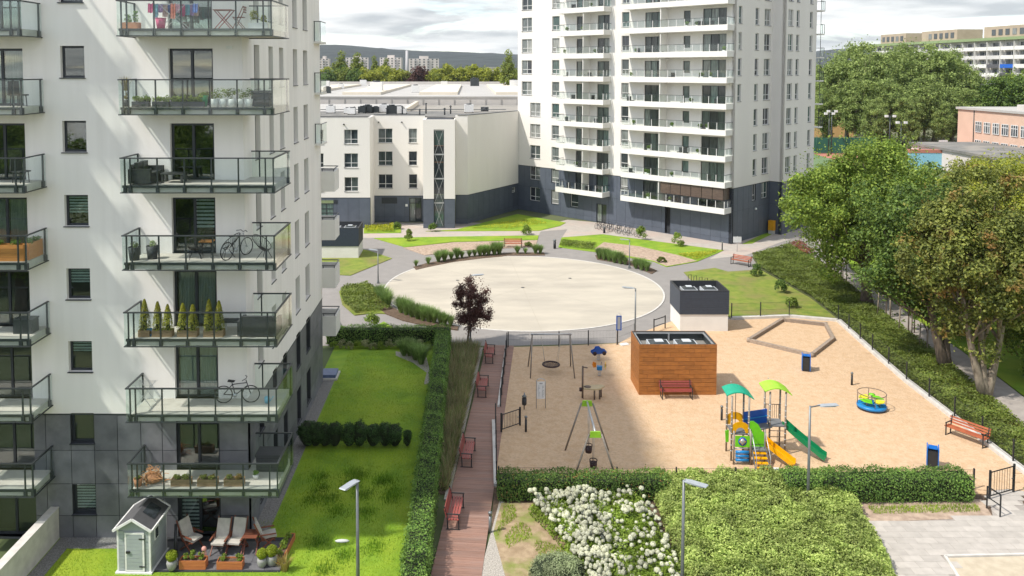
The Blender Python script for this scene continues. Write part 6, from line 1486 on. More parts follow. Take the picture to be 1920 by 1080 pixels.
def bicycle(kind, loc, rz, label, group=None):
    if kind not in bused: bused.add(kind); o = BK[kind]; o.location = loc; o.rotation_euler = (0, 0, rz)
    else: o = copy_tree(BK[kind], loc, rz)
    o['label'] = label
    if group: o['group'] = group
    elif 'group' in o: del o['group']
bicycle('dark', (-9.0, 31.2, fl(2)+.012), R(3), 'dark bicycle standing on the balcony above the netted balcony')
bicycle('light', (-8.85, 30.95, fl(4)+.012), R(62), 'pale bicycle parked beside the round wire chairs on the balcony')
for i in range(11):
    px = 1122+i*7.6+(6 if i > 8 else 0); p = Vector(G(px, 428+i*1.7)); kind = 'dark' if i in (0, 1, 2, 3, 5, 8) else 'light'
    bicycle(kind, (p.x, p.y+.2, .004), rzu+R(90)+rngp.uniform(-.2, .2), ('dark' if kind == 'dark' else 'pale')+' bicycle in the rack row by the tower entrance', 'bicycles in the rack row at the tower')
t = thing('bike_rack', 'row of thin metal bike hoops on the lawn edge by the navy hut', 'bike rack', (*G(1290, 532), 0), R(-50))
for i in range(5): MB().tube([(i*.55, 0, 0), (i*.55, .05, .75), (i*.55, .45, .75), (i*.55, .5, 0)], .022, 6).build('hoop', 'iron', t)
MB().bar((-.1, .25, .02), (2.4, .25, .02), .06, .04).build('ground_rail', 'iron', t)
t = thing('notice_board', 'white notice board on thin post at the tower corner', 'sign', (*G(1382, 472), 0)); MB().tube([(0, 0, 0), (0, 0, 1.6)], .03, 6).build('post', 'galv', t); MB().box(-.42, -.03, .95, .42, .0, 1.55).build('board', 'frame_white', t)
# parked cars beyond the trees
def car(loc, rz, paint, label):
    t = thing('parked_car', label, 'car', loc, rz, 'cars parked beyond the trees')
    prof = [(-2.1, .32), (-2.12, .75), (-1.95, .95), (-1.35, 1.0), (-.75, 1.42), (.55, 1.45), (1.15, 1.02), (1.95, .88), (2.1, .6), (2.08, .32)]
    MB().plate(prof, 'y', -.85, .85).build('body', paint, t)
    for y in (-.86, .852): MB().plate([(-1.2, 1.0), (-.72, 1.36), (.5, 1.38), (.98, 1.02)], 'y', y, y+.008).build('side_window', 'pane_far', t)
    MB().add([(.62, -.72, 1.43), (.62, .72, 1.43), (1.15, .76, 1.045), (1.15, -.76, 1.045)], [(3, 2, 1, 0)]).build('windscreen', 'pane_far', t)
    for x in (-1.3, 1.3):
        for y in (-.78, .78): MB().tube([(x, y-.1, .32), (x, y+.1, .32)], .32, 14).build('wheel', 'tyre', t)
    for y in (-.6, .6): MB().box(2.06, y-.16, .62, 2.12, y+.16, .76).build('headlight', 'frame_white', t)
M('car_blue', (.03, .05, .14), .3, coat=.5); M('car_white', (.7, .7, .7), .3, coat=.5); M('car_red', (.3, .02, .02), .3, coat=.5); M('car_grey', (.2, .21, .22), .3, coat=.5)
for i, (x, y, c, l_) in enumerate(((42.2, 63, 'car_red', 'red parked car beyond the tree trunks'), (42.8, 66.5, 'car_white', 'white parked car beyond the tree trunks'), (40.2, 55.5, 'car_blue', 'dark blue parked car beyond the tree trunks'), (39.9, 52.2, 'car_grey', 'grey parked car beyond the tree trunks'), (43.8, 70.5, 'car_grey', 'grey parked car further along the car park'))): car((x, y, .04), R(10), c, l_)
# ================================================================== patio and things on the balconies of the left block
M('patio_tile', (.135, .135, .145), .7, (.10, .10, .11), 4, objvar=.1); M('shed_grey', (.36, .40, .41), .6, (.32, .355, .365), 2); M('shed_roof', (.09, .09, .095), .75); M('trim_white', (.78, .78, .77), .5)
M('terracotta_box', (.50, .165, .06), .6, (.42, .135, .05), 3, stretch=(1, 1, 6)); M('pot_grey', (.30, .30, .295), .7); M('cushion', (.48, .455, .41), .95, (.40, .38, .34), 5); M('teak', (.20, .065, .035), .6); M('pot_dark', (.045, .05, .055), .6); M('pot_white', (.72, .71, .69), .5); M('wood_box', (.34, .22, .125), .8, (.25, .16, .09), 4, stretch=(1, 1, 7)); M('wicker', (.055, .058, .062), .8, (.03, .032, .035), 25); M('orange_wood', (.62, .26, .07), .6, (.52, .21, .055), 3, stretch=(1, 1, 7)); M('clay', (.50, .22, .12), .8)
pt = tag(MB().box(-12.75, 29.35, .02, -7.0, 31.58, .075).build('patio_base', 'seal_dark'), 'grey tiled patio under the lowest balcony', kind='structure')
pm = MB().box(.005, .005, 0, .595, .455, .03).mesh('patio_slab', 'patio_tile')
for i in range(9):
    for j in range(4): put(pm, 'patio_slab', pt, (-12.4+i*.6, 29.42+j*.46, .07))
ZP = .102
# shed
SH = thing('garden_shed', 'grey and white plastic garden shed with dark gabled roof', 'shed', (-12.98, 29.32, .05), R(-2)); w_, d_, he, hr = 1.25, 1.5, 1.72, 2.08
MB().box(.03, .03, .06, w_-.03, d_-.03, he).build('shell', 'shed_grey', SH); MB().box(-.06, -.08, 0, w_+.06, d_+.04, .06).build('floor', 'trim_white', SH)
for j in range(11):
    z = .08+j*.138
    MB().box(.06, 0, z, .27, .029, z+.128).box(1.06, 0, z, 1.24, .029, z+.128).build('wall_plank', 'shed_grey', SH)
    MB().box(w_-.029, .07, z, w_, d_-.07, z+.128).build('wall_plank', 'shed_grey', SH)
MB().plate([(0.03, he), (w_-.03, he), (w_/2, hr-.03)], 'y', .03, d_-.03).build('gable', 'shed_grey', SH)
for s_ in (-1, 1):
    x0, x1 = w_/2, w_/2+s_*(w_/2+.09); zz = he-.055
    MB().add([(x0, -.1, hr+.03), (x1, -.1, zz), (x1, d_+.1, zz), (x0, d_+.1, hr+.03), (x0, -.1, hr-.02), (x1, -.1, zz-.05), (x1, d_+.1, zz-.05), (x0, d_+.1, hr-.02)], [(0, 1, 2, 3), (7, 6, 5, 4), (0, 4, 5, 1), (1, 5, 6, 2), (2, 6, 7, 3)]).build('roof_sheet', 'shed_roof', SH)
    MB().bar((x0, -.12, hr+.01), (x1, -.12, zz-.01), .05, .09).bar((x1, -.12, zz-.01), (x1, d_+.12, zz-.01), .05, .06).bar((x0, d_+.12, hr+.01), (x1, d_+.12, zz-.01), .05, .09).build('trim', 'trim_white', SH)
for x, y in ((.0, 0), (w_-.06, 0), (w_-.06, d_-.07), (.0, d_-.07)): MB().box(x, y-.004, .06, x+.064, y+.06, he-.05).build('corner_trim', 'trim_white', SH)
sd_ = MB().box(.3, -.022, .08, 1.03, -.001, 1.55).build('door', 'shed_grey', SH); MB().box(.3, -.034, .08, .37, -.0225, 1.55).box(.96, -.034, .08, 1.03, -.0225, 1.55).box(.37, -.034, 1.48, .96, -.0225, 1.55).box(.37, -.034, .08, .96, -.0225, .13).build('door_trim', 'trim_white', sd_)
for j in range(9): MB().box(.38, -.031, .15+j*.145, .95, -.0226, .283+j*.145).build('door_plank', 'shed_grey', sd_)
MB().box(.36, -.075, .78, .5, -.035, .86).build('latch', 'iron', sd_)
for z in (.25, 1.3): MB().box(.84, -.05, z, 1.06, -.035, z+.04).build('hinge', 'iron', sd_)
o = MB().box(w_+.001, .35, 1.05, w_+.03, .7, 1.5).build('window', 'trim_white', SH); MB().box(w_+.0305, .39, 1.09, w_+.036, .66, 1.46).build('pane', 'pane_far', o)
o = MB().add([(w_/2+.14, .5, hr-.03), (w_/2+.55, .5, he+.075), (w_/2+.55, 1.25, he+.075), (w_/2+.14, 1.25, hr-.03)], [(0, 1, 2, 3)]).build('roof_window', 'pane_far', SH)
# reclining garden chairs
def recliner(loc, rz, label, grp, first=[]):
    if first:
        o = copy_tree(first[0], loc, rz, label, grp); return o
    t = thing('garden_chair', label, 'chair', loc, rz, grp); first.append(t)
    for s_ in (-1, 1):
        x = s_*.29; mb = MB(); mb.bar((x, -.32, 0), (x, .3, .62), .035, .045); mb.bar((x*.92, .35, 0), (x*.92, -.2, .42), .035, .045); mb.bar((x, -.3, .6), (x, .3, .62), .06, .03); mb.bar((x*.9, .18, .36), (x*.9, .52, 1.12), .035, .05); mb.build('leg_frame', 'teak', t)
    for k in range(5): MB().box(-.25, -.28+k*.1, .385+k*-.008, .25, -.2+k*.1, .405+k*-.008).build('seat_slat', 'teak', t)
    mb = MB(); n = 7; prof = [(-.33, .44), (-.1, .45), (.12, .42), (.22, .46), (.30, .66), (.38, .86), (.47, 1.08)]
    for i, (y, z) in enumerate(prof):
        nx_, nz_ = (0, .07) if i < 3 else (-.065, .03)
        mb.v += [(-.24, y, z), (.24, y, z), (.245, y+nx_, z+nz_), (-.245, y+nx_, z+nz_)]
        if i:
            b = (i-1)*4; c = i*4
            for k in range(4): mb.f.append((b+k, b+(k+1) % 4, c+(k+1) % 4, c+k)); mb.m.append(0); mb.sm.append(False)
    mb.f += [(3, 2, 1, 0), (24, 25, 26, 27)]; mb.m += [0, 0]; mb.sm += [False]*2; mb.build('cushion', 'cushion', t)
    return t
gc = 'cushioned wooden reclining chairs on the patio'
recliner((-10.72, 30.75, ZP), R(62), 'cushioned reclining chair turned sideways beside the garden shed', gc); recliner((-9.55, 30.55, ZP), R(-6), 'cushioned reclining chair next to the patio door', gc)
recliner((-8.95, 30.6, ZP), R(-8), 'cushioned reclining chair right beside the brown wooden table', gc); recliner((-7.85, 30.95, ZP), R(-250), 'cushioned reclining chair turned towards the brown wooden table', gc)
t = thing('garden_table', 'brown folding wooden table on the patio', 'table', (-8.38, 30.62, ZP))
for k in range(6): MB().box(-.27, -.3+k*.1, .66, .27, -.21+k*.1, .69).build('top_slat', 'teak', t)
for x in (-.24, .24): MB().bar((x, -.3, 0), (x, .24, .65), .04).build('leg', 'teak', t); MB().bar((x*.86, .3, 0), (x*.86, -.24, .65), .04).build('leg', 'teak', t)
def planter_box(name, label, loc, w, d, h, mat, plants, seed, rz=0, grp=None, cat='planter', leaf='leaf_hydra', boards=3):
    t = thing(name, label, cat, loc, rz, grp)
    for j in range(boards):
        z0, z1 = h*j/boards+.004, h*(j+1)/boards-.004
        MB().box(0, 0, z0, w, .025, z1).box(0, d-.025, z0, w, d, z1).box(0, .025, z0, .025, d-.025, z1).box(w-.025, .025, z0, w, d-.025, z1).build('board', mat, t)
    MB().box(.025, .025, .02, w-.025, d-.025, h*.85).build('soil', 'soil', t)
    rng = np.random.default_rng(seed)
    for k, (x, hh, r_) in enumerate(plants):
        n = 10; cen = unit(rng.normal(size=(n, 3)))*np.array([r_*.6, r_*.6, hh*.4])+np.array([x, d/2, h+hh*.45]); put(qmesh('plant', clumps(cen, np.full(n, r_*.5), 22, .06, rng), leaf), 'plant', t)
    return t
planter_box('planter_box', 'terracotta coloured planter box with pink blooms in front of the patio', (-10.75, 29.42, .1), .98, .34, .34, 'terracotta_box', [(.2, .2, .1), (.45, .32, .12), (.78, .28, .12)], 401)
planter_box('planter_box', 'terracotta coloured planter box with a round green herb', (-9.36, 29.42, .1), .95, .34, .3, 'terracotta_box', [(.2, .18, .15), (.8, .22, .13)], 402)
planter_box('planter_box', 'long orange edged flower bed along the right side of the patio', (-7.0, 29.75, .06), 1.75, .34, .24, 'terracotta_box', [(.3, .25, .14), (.7, .3, .16), (1.1, .22, .13), (1.45, .2, .12)], 403, R(86))
def ball_pot(loc, label, s=1.):
    t = thing('potted_box_ball', label, 'pot plant', loc, 0, 'clipped box balls in grey pots'); t.scale = (s, s, s)
    MB().lathe([(.12, 0), (.17, .1), (.2, .26), (.17, .36), (.15, .36)], (0, 0), 16).build('pot', 'pot_grey', t)
    rng = np.random.default_rng(404); P = unit(rng.normal(size=(1500, 3))); put(qmesh('ball', leafquads(P*rng.uniform(.8, 1.05, (1500, 1))*.2+np.array([0, 0, .52]), P+rng.normal(0, .5, P.shape), .045, rng), ['leaf_ball', 'leaf_shrub_dark'], MB().ball((0, 0, .52), .15, 10)), 'ball', t)
ball_pot((-11.02, 29.45, .1), 'clipped box ball in a grey pot beside the garden shed'); ball_pot((-7.72, 29.62, .1), 'clipped box ball in a grey pot between planter box and patio corner', .95); ball_pot((-7.38, 29.72, .1), 'clipped box ball in a pale pot at the patio corner', 1.05)
t = thing('yucca', 'small palm like yucca at the patio corner', 'plant', (-6.85, 29.45, .05)); put(tuft_mesh(411, .6, 90, .4, 'blade_dry', .02), 'leaves', t); MB().tube([(0, 0, 0), (0, 0, .3)], .06, 7).build('stem', 'bark', t)
M('pink_petal', (.6, .3, .25), .8)
t = thing('clay_ornament', 'small pinkish garden ornament behind the planter box', 'ornament', (-9.95, 29.85, ZP)); MB().lathe([(.1, 0), (.08, .2), (.1, .35), (.06, .45)], (0, 0), 10).build('body', 'pink_petal', t); MB().ball((0, 0, .54), .1, 8).build('head', 'pink_petal', t)
t = thing('tarpaulin_roll', 'dark folded parasol leaning at the shed side', 'parasol', (-11.15, 30.2, ZP)); MB().tube([(0, 0, 0), (-.1, .35, 1.1)], [.09, .05], 8).build('canopy', 'iron', t); MB().tube([(.06, -.1, .3), (.25, -.5, 0)], .02, 6).build('strut', 'frame_white', t)
t = thing('skip_box', 'low dark blue cellar light box at the side wall', 'light box', (-9.0, 48.05, .06)); MB().box(0, 0, 0, 1.1, 1.3, .12).build('kerb_frame', 'kerb', t); MB().box(.1, .1, .12, 1.0, 1.2, .3).build('lid', M('blue_lid', (.10, .14, .26), .5), t)
t = thing('lawn_marker', 'small white stone on the lawn beside the lamp', 'stone', (-5.0, 31.3, .05)); MB().ball((0, 0, .04), (.3, .1, .06), 8).build('stone', 'pot_white', t)
# ---------------- balcony things. bx(px) gives the place along the balcony for a pixel column
def bX(px, Y=30.6): return (px-CX)/F*Y*1.003
def at_b(k, px, Y=30.6): return (bX(px, Y), Y, fl(k)+.012)
def pot(label, loc, r, h, mat, leaf, ph, pr, seed, name='potted_plant', grp=None, n=9, per=24, sz=.055):
    t = thing(name, label, 'pot plant', loc, 0, grp); MB().lathe([(r*.75, 0), (r, h), (r*.9, h), (r*.85, h*.9)], (0, 0), 12).build('pot', mat, t)
    rng = np.random.default_rng(seed); cen = unit(rng.normal(size=(n, 3)))*np.array([pr*.6, pr*.6, ph*.35])+np.array([0, 0, h+ph*.45]); put(qmesh('leaves', clumps(cen, np.full(n, pr*.45), per, sz, rng), leaf), 'leaves', t); return t
# balcony 7 (top)
planter_box('planter_box', 'terracotta balcony planter with green shrub and small conifer on the laundry balcony', at_b(7, 234, 30.35), .6, .25, .24, 'clay', [(.15, .3, .16), (.45, .5, .1)], 421, leaf='leaf_hedge', boards=1)
t = thing('laundry_rack', 'folding rack hung with colourful laundry on the top balcony', 'laundry rack', at_b(7, 332, 30.75)); t.scale = (1.1, 1.1, 1.12)
for s_ in (-1, 1): MB().bar((-.45, s_*.22, 0), (.45, s_*.22, .82), .02).bar((.45, s_*.22, 0), (-.45, s_*.22, .82), .02).build('leg_frame', 'galv', t)
for k in range(6): MB().bar((-.85, -.25+k*.1, .82), (.85, -.25+k*.1, .82), .012).build('line', 'galv', t)
rc = random.Random(8)
for k in range(13):
    c = [(.5, .08, .2), (.2, .45, .55), (.45, .3, .55), (.6, .45, .4), (.12, .2, .5), (.55, .5, .5), (.5, .15, .1), (.7, .4, .5)][k % 8]; nm = 'cloth_%d' % (k % 8); M(nm, c, .9, tuple(x*.55 for x in c), 14)
    x = -.8+k*.125; y = -.25+(k % 6)*.1; h_ = rc.uniform(.25, .5); mb = MB()
    vs = []; n = 7
    for i in range(n):
        for zz, yy in ((.83-h_, -.035), (.835, 0), (.83-h_*.8, .035)): vs.append((x+.2*i/n, y+yy+.012*math.sin(i*2+k), zz+.01*math.sin(i*1.3)))
    mb.add(vs, [(i*3+j, i*3+3+j, i*3+4+j, i*3+1+j) for i in range(n-1) for j in range(2)]); mb.build('garment', nm, t)
t = thing('clothes_basket', 'pink mesh basket under the laundry rack', 'basket', at_b(7, 306, 30.5)); MB().lathe([(.14, 0), (.19, .38), (.17, .38)], (0, 0), 12).build('basket', M('magenta', (.45, .03, .14), .7), t); MB().tube([(.19*math.cos(a), .19*math.sin(a), .39) for a in np.linspace(0, 6.28, 13)[:-1]], .015, 5, closed=True).build('rim', 'magenta', t)
t = thing('folding_table', 'reddish folding balcony table beside the laundry rack', 'table', at_b(7, 424, 30.6)); MB().box(-.35, -.25, .68, .35, .25, .71).build('table_top', 'teak', t)
for s_ in (-1, 1): MB().bar((-.3, s_*.2, 0), (.3, s_*.2, .67), .03).bar((.3, s_*.2, 0), (-.3, s_*.2, .67), .03).build('cross_leg', 'wood_red', t)
t = thing('folding_chair', 'dark slatted folding chair on the laundry balcony', 'chair', at_b(7, 452, 30.75), R(90))
for s_ in (-1, 1): MB().bar((s_*.18, -.2, 0), (s_*.18, .2, .45), .025).bar((s_*.18, .2, 0), (s_*.18, -.2, .85), .025).build('leg_frame', 'teak', t)
for k in range(4): MB().box(-.18, -.18+k*.1, .43, .18, -.1+k*.1, .45).build('seat_slat', 'teak', t)
for k in range(3): MB().box(-.18, -.22-k*.005, .6+k*.09, .18, -.2, .66+k*.09).build('back_slat', 'teak', t)
planter_box('planter_box', 'white balcony planter with yellowing plants beside the folding chair', at_b(7, 468, 30.3), .72, .25, .22, 'pot_white', [(.2, .5, .16), (.55, .3, .12)], 422, leaf='leaf_yellow', boards=1)
# balcony 6
t = pot('thin dracaena in a dark pot at the end of the white pots balcony', at_b(6, 238, 30.5), .12, .26, 'pot_dark', 'blade_dry', .3, .1, 423); put(tuft_mesh(424, .55, 60, .3, 'blade_dry', .012), 'leaves', t, (0, 0, .6)); MB().tube([(0, 0, .2), (0, 0, .75)], .02, 6).build('stem', 'bark_pale', t)
for k, px in enumerate((262, 300, 335, 365)): planter_box('trough', 'long low dark trough with green herbs on the balcony floor', at_b(6, px-14, 30.3), .62, .24, .2, 'pot_dark', [(.12, .22, .16), (.32, .16, .14), (.5, .26, .16)], 425+k, grp='dark herb troughs on the balcony', boards=1)
t = pot('square black pot standing among the dark herb troughs', at_b(6, 276, 30.62), .17, .3, 'pot_dark', 'leaf_shrub_dark', .06, .1, 430)
t = pot('green bucket with green plant beside the row of white pots', at_b(6, 383, 30.6), .17, .42, 'play_green_dark', 'leaf_hedge', .12, .14, 431)
for k, px in enumerate((404, 419, 436, 451, 467)): pot('white flower pot with trailing green plant in the pot row', at_b(6, px, 30.35), .17, .3, 'pot_white', 'leaf_hydra' if k % 2 else 'leaf_hedge_light', .42, .25, 432+k, grp='white flower pots in a row')
t = thing('storage_box', 'black slatted storage box beside the white pots', 'box', at_b(6, 492, 30.6))
for j in range(4): MB().box(-.33, -.25, .02+j*.13, .33, .25, .14+j*.13).build('slat_row', 'pot_dark', t)
MB().box(-.35, -.27, .55, .35, .27, .6).build('lid', 'pot_dark', t)
# balcony 5
t = thing('wicker_sofa', 'dark wicker balcony sofa with grey cushions', 'sofa', at_b(5, 275, 30.85), R(90)); MB().box(-.55, -.38, .05, .55, .3, .32).build('base', 'wicker', t); MB().box(-.55, .3, .05, .55, .45, .72).build('backrest', 'wicker', t)
for s_ in (-1, 1): MB().box(s_*.62-.08, -.38, .05, s_*.62+.08, .45, .58).build('armrest', 'wicker', t)
for s_ in (-1, 1): MB().box(s_*.27-.25, -.34, .321, s_*.27+.25, .29, .42).build('seat_cushion', 'rail_grey', t); MB().box(s_*.27-.22, .16, .43, s_*.27+.22, .295, .8).build('back_cushion', 'rail_grey', t)
t = thing('wicker_table', 'low dark wicker table beside the wicker sofa', 'table', at_b(5, 325, 30.9)); MB().box(-.42, -.28, .32, .42, .28, .37).build('table_top', 'wicker', t)
for x in (-.36, .36):
    for y in (-.22, .22): MB().box(x-.04, y-.04, 0, x+.04, y+.04, .32).build('leg', 'wicker', t)
# balcony 4: two tall pots, three round wire chairs, table
for k, px in enumerate((247, 281)): pot('tall tapered charcoal pot at the end of the wire chair balcony', at_b(4, px, 30.5+k*.2), .23, .5, 'pot_dark', 'leaf_silver', .18, .16, 441+k, grp='tall charcoal pots on the wire chair balcony')
M('wire_black', (.02, .02, .022), .5)
def wire_chair(loc, rz, label, first=[]):
    if first: return copy_tree(first[0], loc, rz, label)
    t = thing('wire_chair', label, 'chair', loc, rz, 'round wire chairs on the balcony'); first.append(t); mb = MB()
    for k in range(22):
        a = k*6.283/22; e_ = Vector((.36*math.cos(a), .1+.34*math.sin(a), .62+.34*math.sin(a)*.75)); mb.tube([(0, -.08, .3), tuple(Vector((0, -.08, .3)).lerp(e_, .55)+Vector((0, .03, -.06))), e_], .008, 4)
    mb.build('string_shell', 'wire_black', t); MB().tube([(.36*math.cos(a), .1+.34*math.sin(a), .62+.34*math.sin(a)*.75) for a in np.linspace(0, 6.283, 29)[:-1]], .014, 6, closed=True).build('rim', 'wire_black', t)
    for a in (.7, 2.4, 3.9, 5.5): MB().tube([(.1*math.cos(a), -.05+.1*math.sin(a), .3), (.3*math.cos(a), .0+.3*math.sin(a), 0)], .012, 5).build('leg', 'wire_black', t)
    return t
wire_chair(at_b(4, 362, 30.75), R(200), 'round black wire chair turned to the glass, beside the small wooden table'); wire_chair(at_b(4, 425, 31.0), R(-60), 'round black wire chair between the small wooden table and the pale bicycle'); wire_chair(at_b(4, 492, 30.75), R(70), 'round black wire chair in the balcony corner behind the pale bicycle')
t = thing('side_table', 'small balcony table with light wooden top', 'table', at_b(4, 384, 30.9)); MB().box(-.26, -.2, .62, .26, .2, .65).build('table_top', 'orange_wood', t)
for x in (-.2, .2): MB().bar((x, -.15, 0), (x*.8, .1, .62), .02).bar((x, .15, 0), (x*.8, -.1, .62), .02).build('leg', 'wire_black', t)
# balcony 3: conifers in wooden boxes, dark sofa set
def conifer(parent, x, y, z, h, seed):
    rng = np.random.default_rng(seed); n = 1300; s = rng.uniform(0, 1, n)**.75; r_ = .2*(1-s)**.7*rng.uniform(.75, 1.15, n)+.015; a = rng.uniform(0, 6.283, n)
    P = np.stack([x+r_*np.cos(a), y+r_*np.sin(a), z+s*h], 1); put(qmesh('conifer', leafquads(P, np.stack([np.cos(a), np.sin(a), np.full(n, .9)], 1)+rng.normal(0, .4, (n, 3)), .055, rng), ['leaf_conifer', 'blocker_core'], MB().tube([(x, y, z-.05), (x, y, z+h*.45), (x, y, z+h*.95)], [.1, .07, .01], 8)), 'conifer', parent)
for k, (px, w_, hs) in enumerate(((250, .42, (.82,)), (276, .75, (.75, .68)), (324, .75, (.72, .68)), (374, .75, (.82, .78)))):
    t = planter_box('conifer_box', 'wooden planter box with %s golden conifer%s, %s' % (('one', '', 'at the end of the row') if k == 0 else ('two', 's', ('next to the single conifer box', 'in the middle of the row', 'beside the low bench table')[k-1])), at_b(3, px, 30.28), w_, .3, .26, 'wood_box', [], 450+k, grp='golden conifers in wooden boxes', boards=3)
    for q, hh in enumerate(hs): conifer(t, w_*(q+.5)/len(hs), .15, .24, hh*1.42, 455+k*3+q)
t = thing('low_table', 'low dark bench table behind the golden conifers', 'table', at_b(3, 432, 31.0)); MB().box(-.4, -.22, .38, .4, .22, .44).build('table_top', 'wicker', t); MB().box(-.36, -.2, 0, -.3, .2, .38).box(.3, -.2, 0, .36, .2, .38).build('leg_panel', 'frame_white', t)
t = thing('wicker_sofa', 'black wicker sofa with its back to the balcony glass', 'sofa', at_b(3, 480, 30.55)); MB().box(-.6, -.12, .05, .6, .6, .36).build('base', 'wicker', t); MB().box(-.62, -.28, .05, .62, -.12, .78).build('backrest', 'wicker', t)
for s_ in (-1, 1): MB().box(s_*.68-.06, -.28, .05, s_*.68+.06, .6, .6).build('armrest', 'wicker', t)
MB().box(-.55, -.1, .361, .55, .55, .45).build('seat_cushion', 'pot_dark', t)
t = thing('hose_reel', 'small blue hose coil between two conifer boxes', 'hose', at_b(3, 272, 30.35)); mb = MB()
for k in range(4): mb.tube([((.1+.018*k)*math.cos(a), .02*k, .16+(.1+.018*k)*math.sin(a)) for a in np.linspace(0, 6.283, 17)[:-1]], .012, 5, closed=True)
mb.build('coil', 'play_blue_mid', t); MB().box(-.12, .0, 0, .12, .06, .03).build('stand', 'iron', t)
# balcony 2: drying rack frame
t = thing('drying_frame', 'empty wire drying frame on the bicycle balcony', 'rack', at_b(2, 262, 31.0))
for s_ in (-1, 1): MB().bar((-.3, s_*.25, 0), (.3, s_*.25, .85), .018).bar((.3, s_*.25, 0), (-.3, s_*.25, .85), .018).build('leg_frame', 'galv', t)
for k in range(5): MB().bar((-.4, -.25+k*.125, .86), (.4, -.25+k*.125, .86), .01).build('line', 'galv', t)
t = thing('watering_can', 'light blue watering can beside the balcony bicycle', 'watering can', at_b(2, 494, 31.2)); MB().lathe([(.1, 0), (.11, .2), (.08, .24)], (0, 0), 10).build('can', 'light_blue', t); MB().tube([(.1, 0, .05), (.25, 0, .26)], .018, 6).build('spout', 'light_blue', t)
# balcony 1: heap of orange net, wooden boxes, chest
M('orange_net', (.58, .27, .12), .8); t = thing('net_heap', 'heap of orange wicker netting on the lowest balcony', 'netting', at_b(1, 272, 30.6)); rc = random.Random(2); mb = MB()
for k in range(90):
    a = rc.uniform(0, 6.28); r0 = rc.uniform(0, .45); p = Vector((r0*math.cos(a), r0*.7*math.sin(a), rc.uniform(0, .7)*(1-r0*1.2))); b = rc.uniform(0, 6.28); q = p+Vector((math.cos(b)*.28, math.sin(b)*.2, rc.uniform(-.15, .15))); q.z = max(q.z, .02); p.z = max(p.z, .02); mb.tube([p, p.lerp(q, .5)+Vector((0, 0, .05)), q], .012, 4)
mb.build('strands', 'orange_net', t); MB().ball((0, .02, .18), (.36, .26, .2), 10).build('bundle', M('net_core', (.38, .18, .09), .9), t)
pot('clay pot beside the orange netting heap', at_b(1, 244, 30.35), .17, .3, 'clay', 'leaf_cover', .06, .12, 460)
for k, px in enumerate((306, 357, 408)): planter_box('wooden_box', 'low wooden planter box with withered plants behind the lowest glass', at_b(1, px, 30.28), .74, .3, .27, 'wood_box', [(.2, .12, .14), (.5, .13, .15)], 461+k, grp='low wooden boxes on the lowest balcony', leaf='leaf_rust', boards=3)
t = thing('storage_chest', 'large black storage chest in the corner of the lowest balcony', 'chest', at_b(1, 502, 31.75)); 
for j in range(5): MB().box(-.55, -.35, .02+j*.12, .55, .35, .13+j*.12).build('slat_row', 'pot_dark', t)
MB().box(-.58, -.38, .63, .58, .38, .7).build('lid', 'pot_dark', t)
pot('small potted plant in a striped pot near the black chest', at_b(1, 470, 30.9), .12, .18, 'pot_white', 'leaf_hedge', .14, .13, 466)
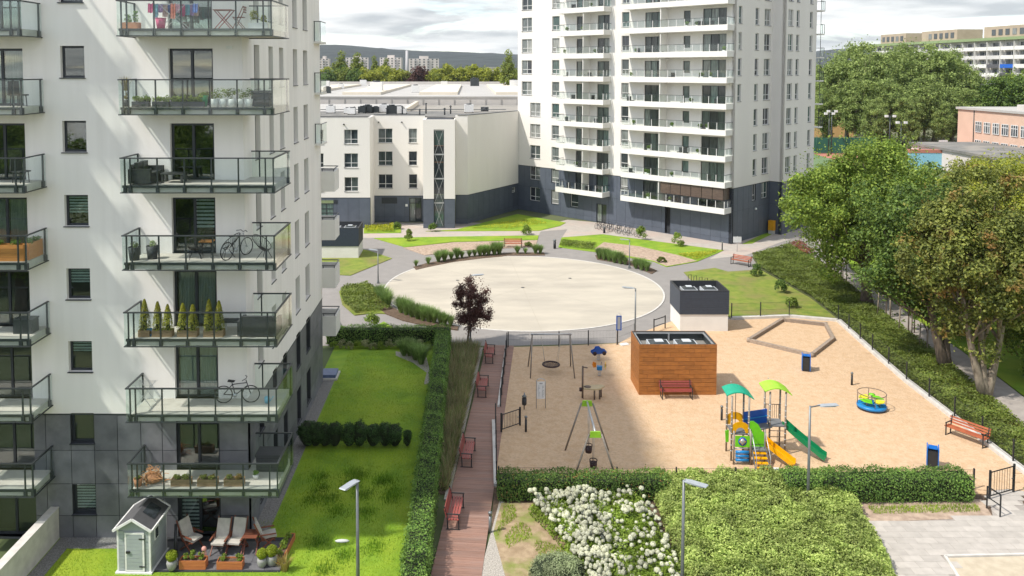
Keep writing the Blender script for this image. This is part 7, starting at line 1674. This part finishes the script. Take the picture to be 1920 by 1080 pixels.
# left column balconies
t = planter_box('planter_box', 'long bright orange wooden balcony planter with wire chair behind', (-19.2, 30.25, fl(4)+.012), 2.6, .35, .62, 'orange_wood', [(.4, .12, .2), (1.0, .12, .2), (1.6, .12, .2), (2.2, .12, .2)], 470, leaf='leaf_hedge', boards=4)
t = planter_box('planter_box', 'short bright orange wooden planter along the balcony side glass', (-16.55, 30.45, fl(4)+.012), 1.0, .25, .62, 'orange_wood', [(.3, .12, .2), (.7, .12, .2)], 471, R(90), leaf='leaf_hedge', boards=4); t.location.x = -16.5
t = thing('storage_box', 'plain grey box on the left balcony', 'box', (-16.95, 30.9, fl(3)+.012)); MB().box(-.36, -.25, .0, .36, .25, .5).build('box_body', 'rail_grey', t); MB().box(-.38, -.27, .5, .38, .27, .55).build('lid', 'rail_grey', t)
for k, lab in ((6, 'grey shell chair on the upper left balcony'), (5, 'dark balcony chair with red cloth on the left balcony')):
    t = thing('balcony_chair', lab, 'chair', (-16.95, 30.85, fl(k)+.012), R(70)); MB().box(-.25, -.25, .4, .25, .22, .45).build('seat', 'wicker', t); MB().plate([(-.26, .42), (.26, .42), (.22, .95), (-.22, .95)], 'y', .2, .26).build('backrest', 'rail_grey' if k == 6 else 'wicker', t)
    for x in (-.2, .2):
        for y in (-.2, .18): MB().bar((x, y, 0), (x*.9, y*.9, .4), .025).build('leg', 'iron', t)
# things on the tower balconies: small chairs and pots, told apart only by place
rt = random.Random(21)
tcm = MB().box(-.25, -.25, .38, .25, .25, .45).box(-.25, .2, .45, .25, .26, .9).box(-.24, -.24, 0, -.2, -.2, .38).box(.2, -.24, 0, .24, -.2, .38).box(-.24, .2, 0, -.2, .24, .38).box(.2, .2, 0, .24, .24, .38).mesh('balcony_chair', 'wicker')
tpm = qmesh('balcony_plant', clumps([[0, 0, .65], [.1, 0, .8], [-.1, .05, .75]], [.2, .18, .18], 40, .14, np.random.default_rng(5)), ['leaf_hedge_light', 'pot_white'], MB().lathe([(.14, 0), (.19, .5)], (0, 0), 10))
for k in range(1, 11):
    for u in [rt.uniform(8.3, 14.4) for _ in range(3)]+[rt.uniform(18.2, 30) for _ in range(5)]:
        p = tf(u, -.75+rt.uniform(-.3, .2), z0t+TH*(k-1)+.205); loc = (p[0]+TC.x, p[1]+TC.y, p[2])
        if rt.random() < .6: put(tcm, 'balcony_chair', None, loc, rt.uniform(0, 6.2), 'small dark chair on a white tower balcony', 'chair', 'chairs on the tower balconies')
        else: put(tpm, 'balcony_plant', None, loc, rt.uniform(0, 6.2), 'leafy potted plant on a white tower balcony', 'pot plant', 'potted plants on the tower balconies')
# ================================================================== air between here and the hills
m = bpy.data.materials.new('air'); m.use_nodes = True; n = m.node_tree.nodes
for x in list(n): n.remove(x)
o = n.new('ShaderNodeOutputMaterial'); v = n.new('ShaderNodeVolumePrincipled')
v.inputs['Color'].default_value = (.80, .90, 1, 1); v.inputs['Density'].default_value = .00005
m.node_tree.links.new(v.outputs[0], o.inputs['Volume']); MATS['air'] = m
MB().box(-9200, -200, -1.2, 9200, 12200, 230).build('haze', 'air', label='thin pale haze over the town', cat='haze', kind='stuff')
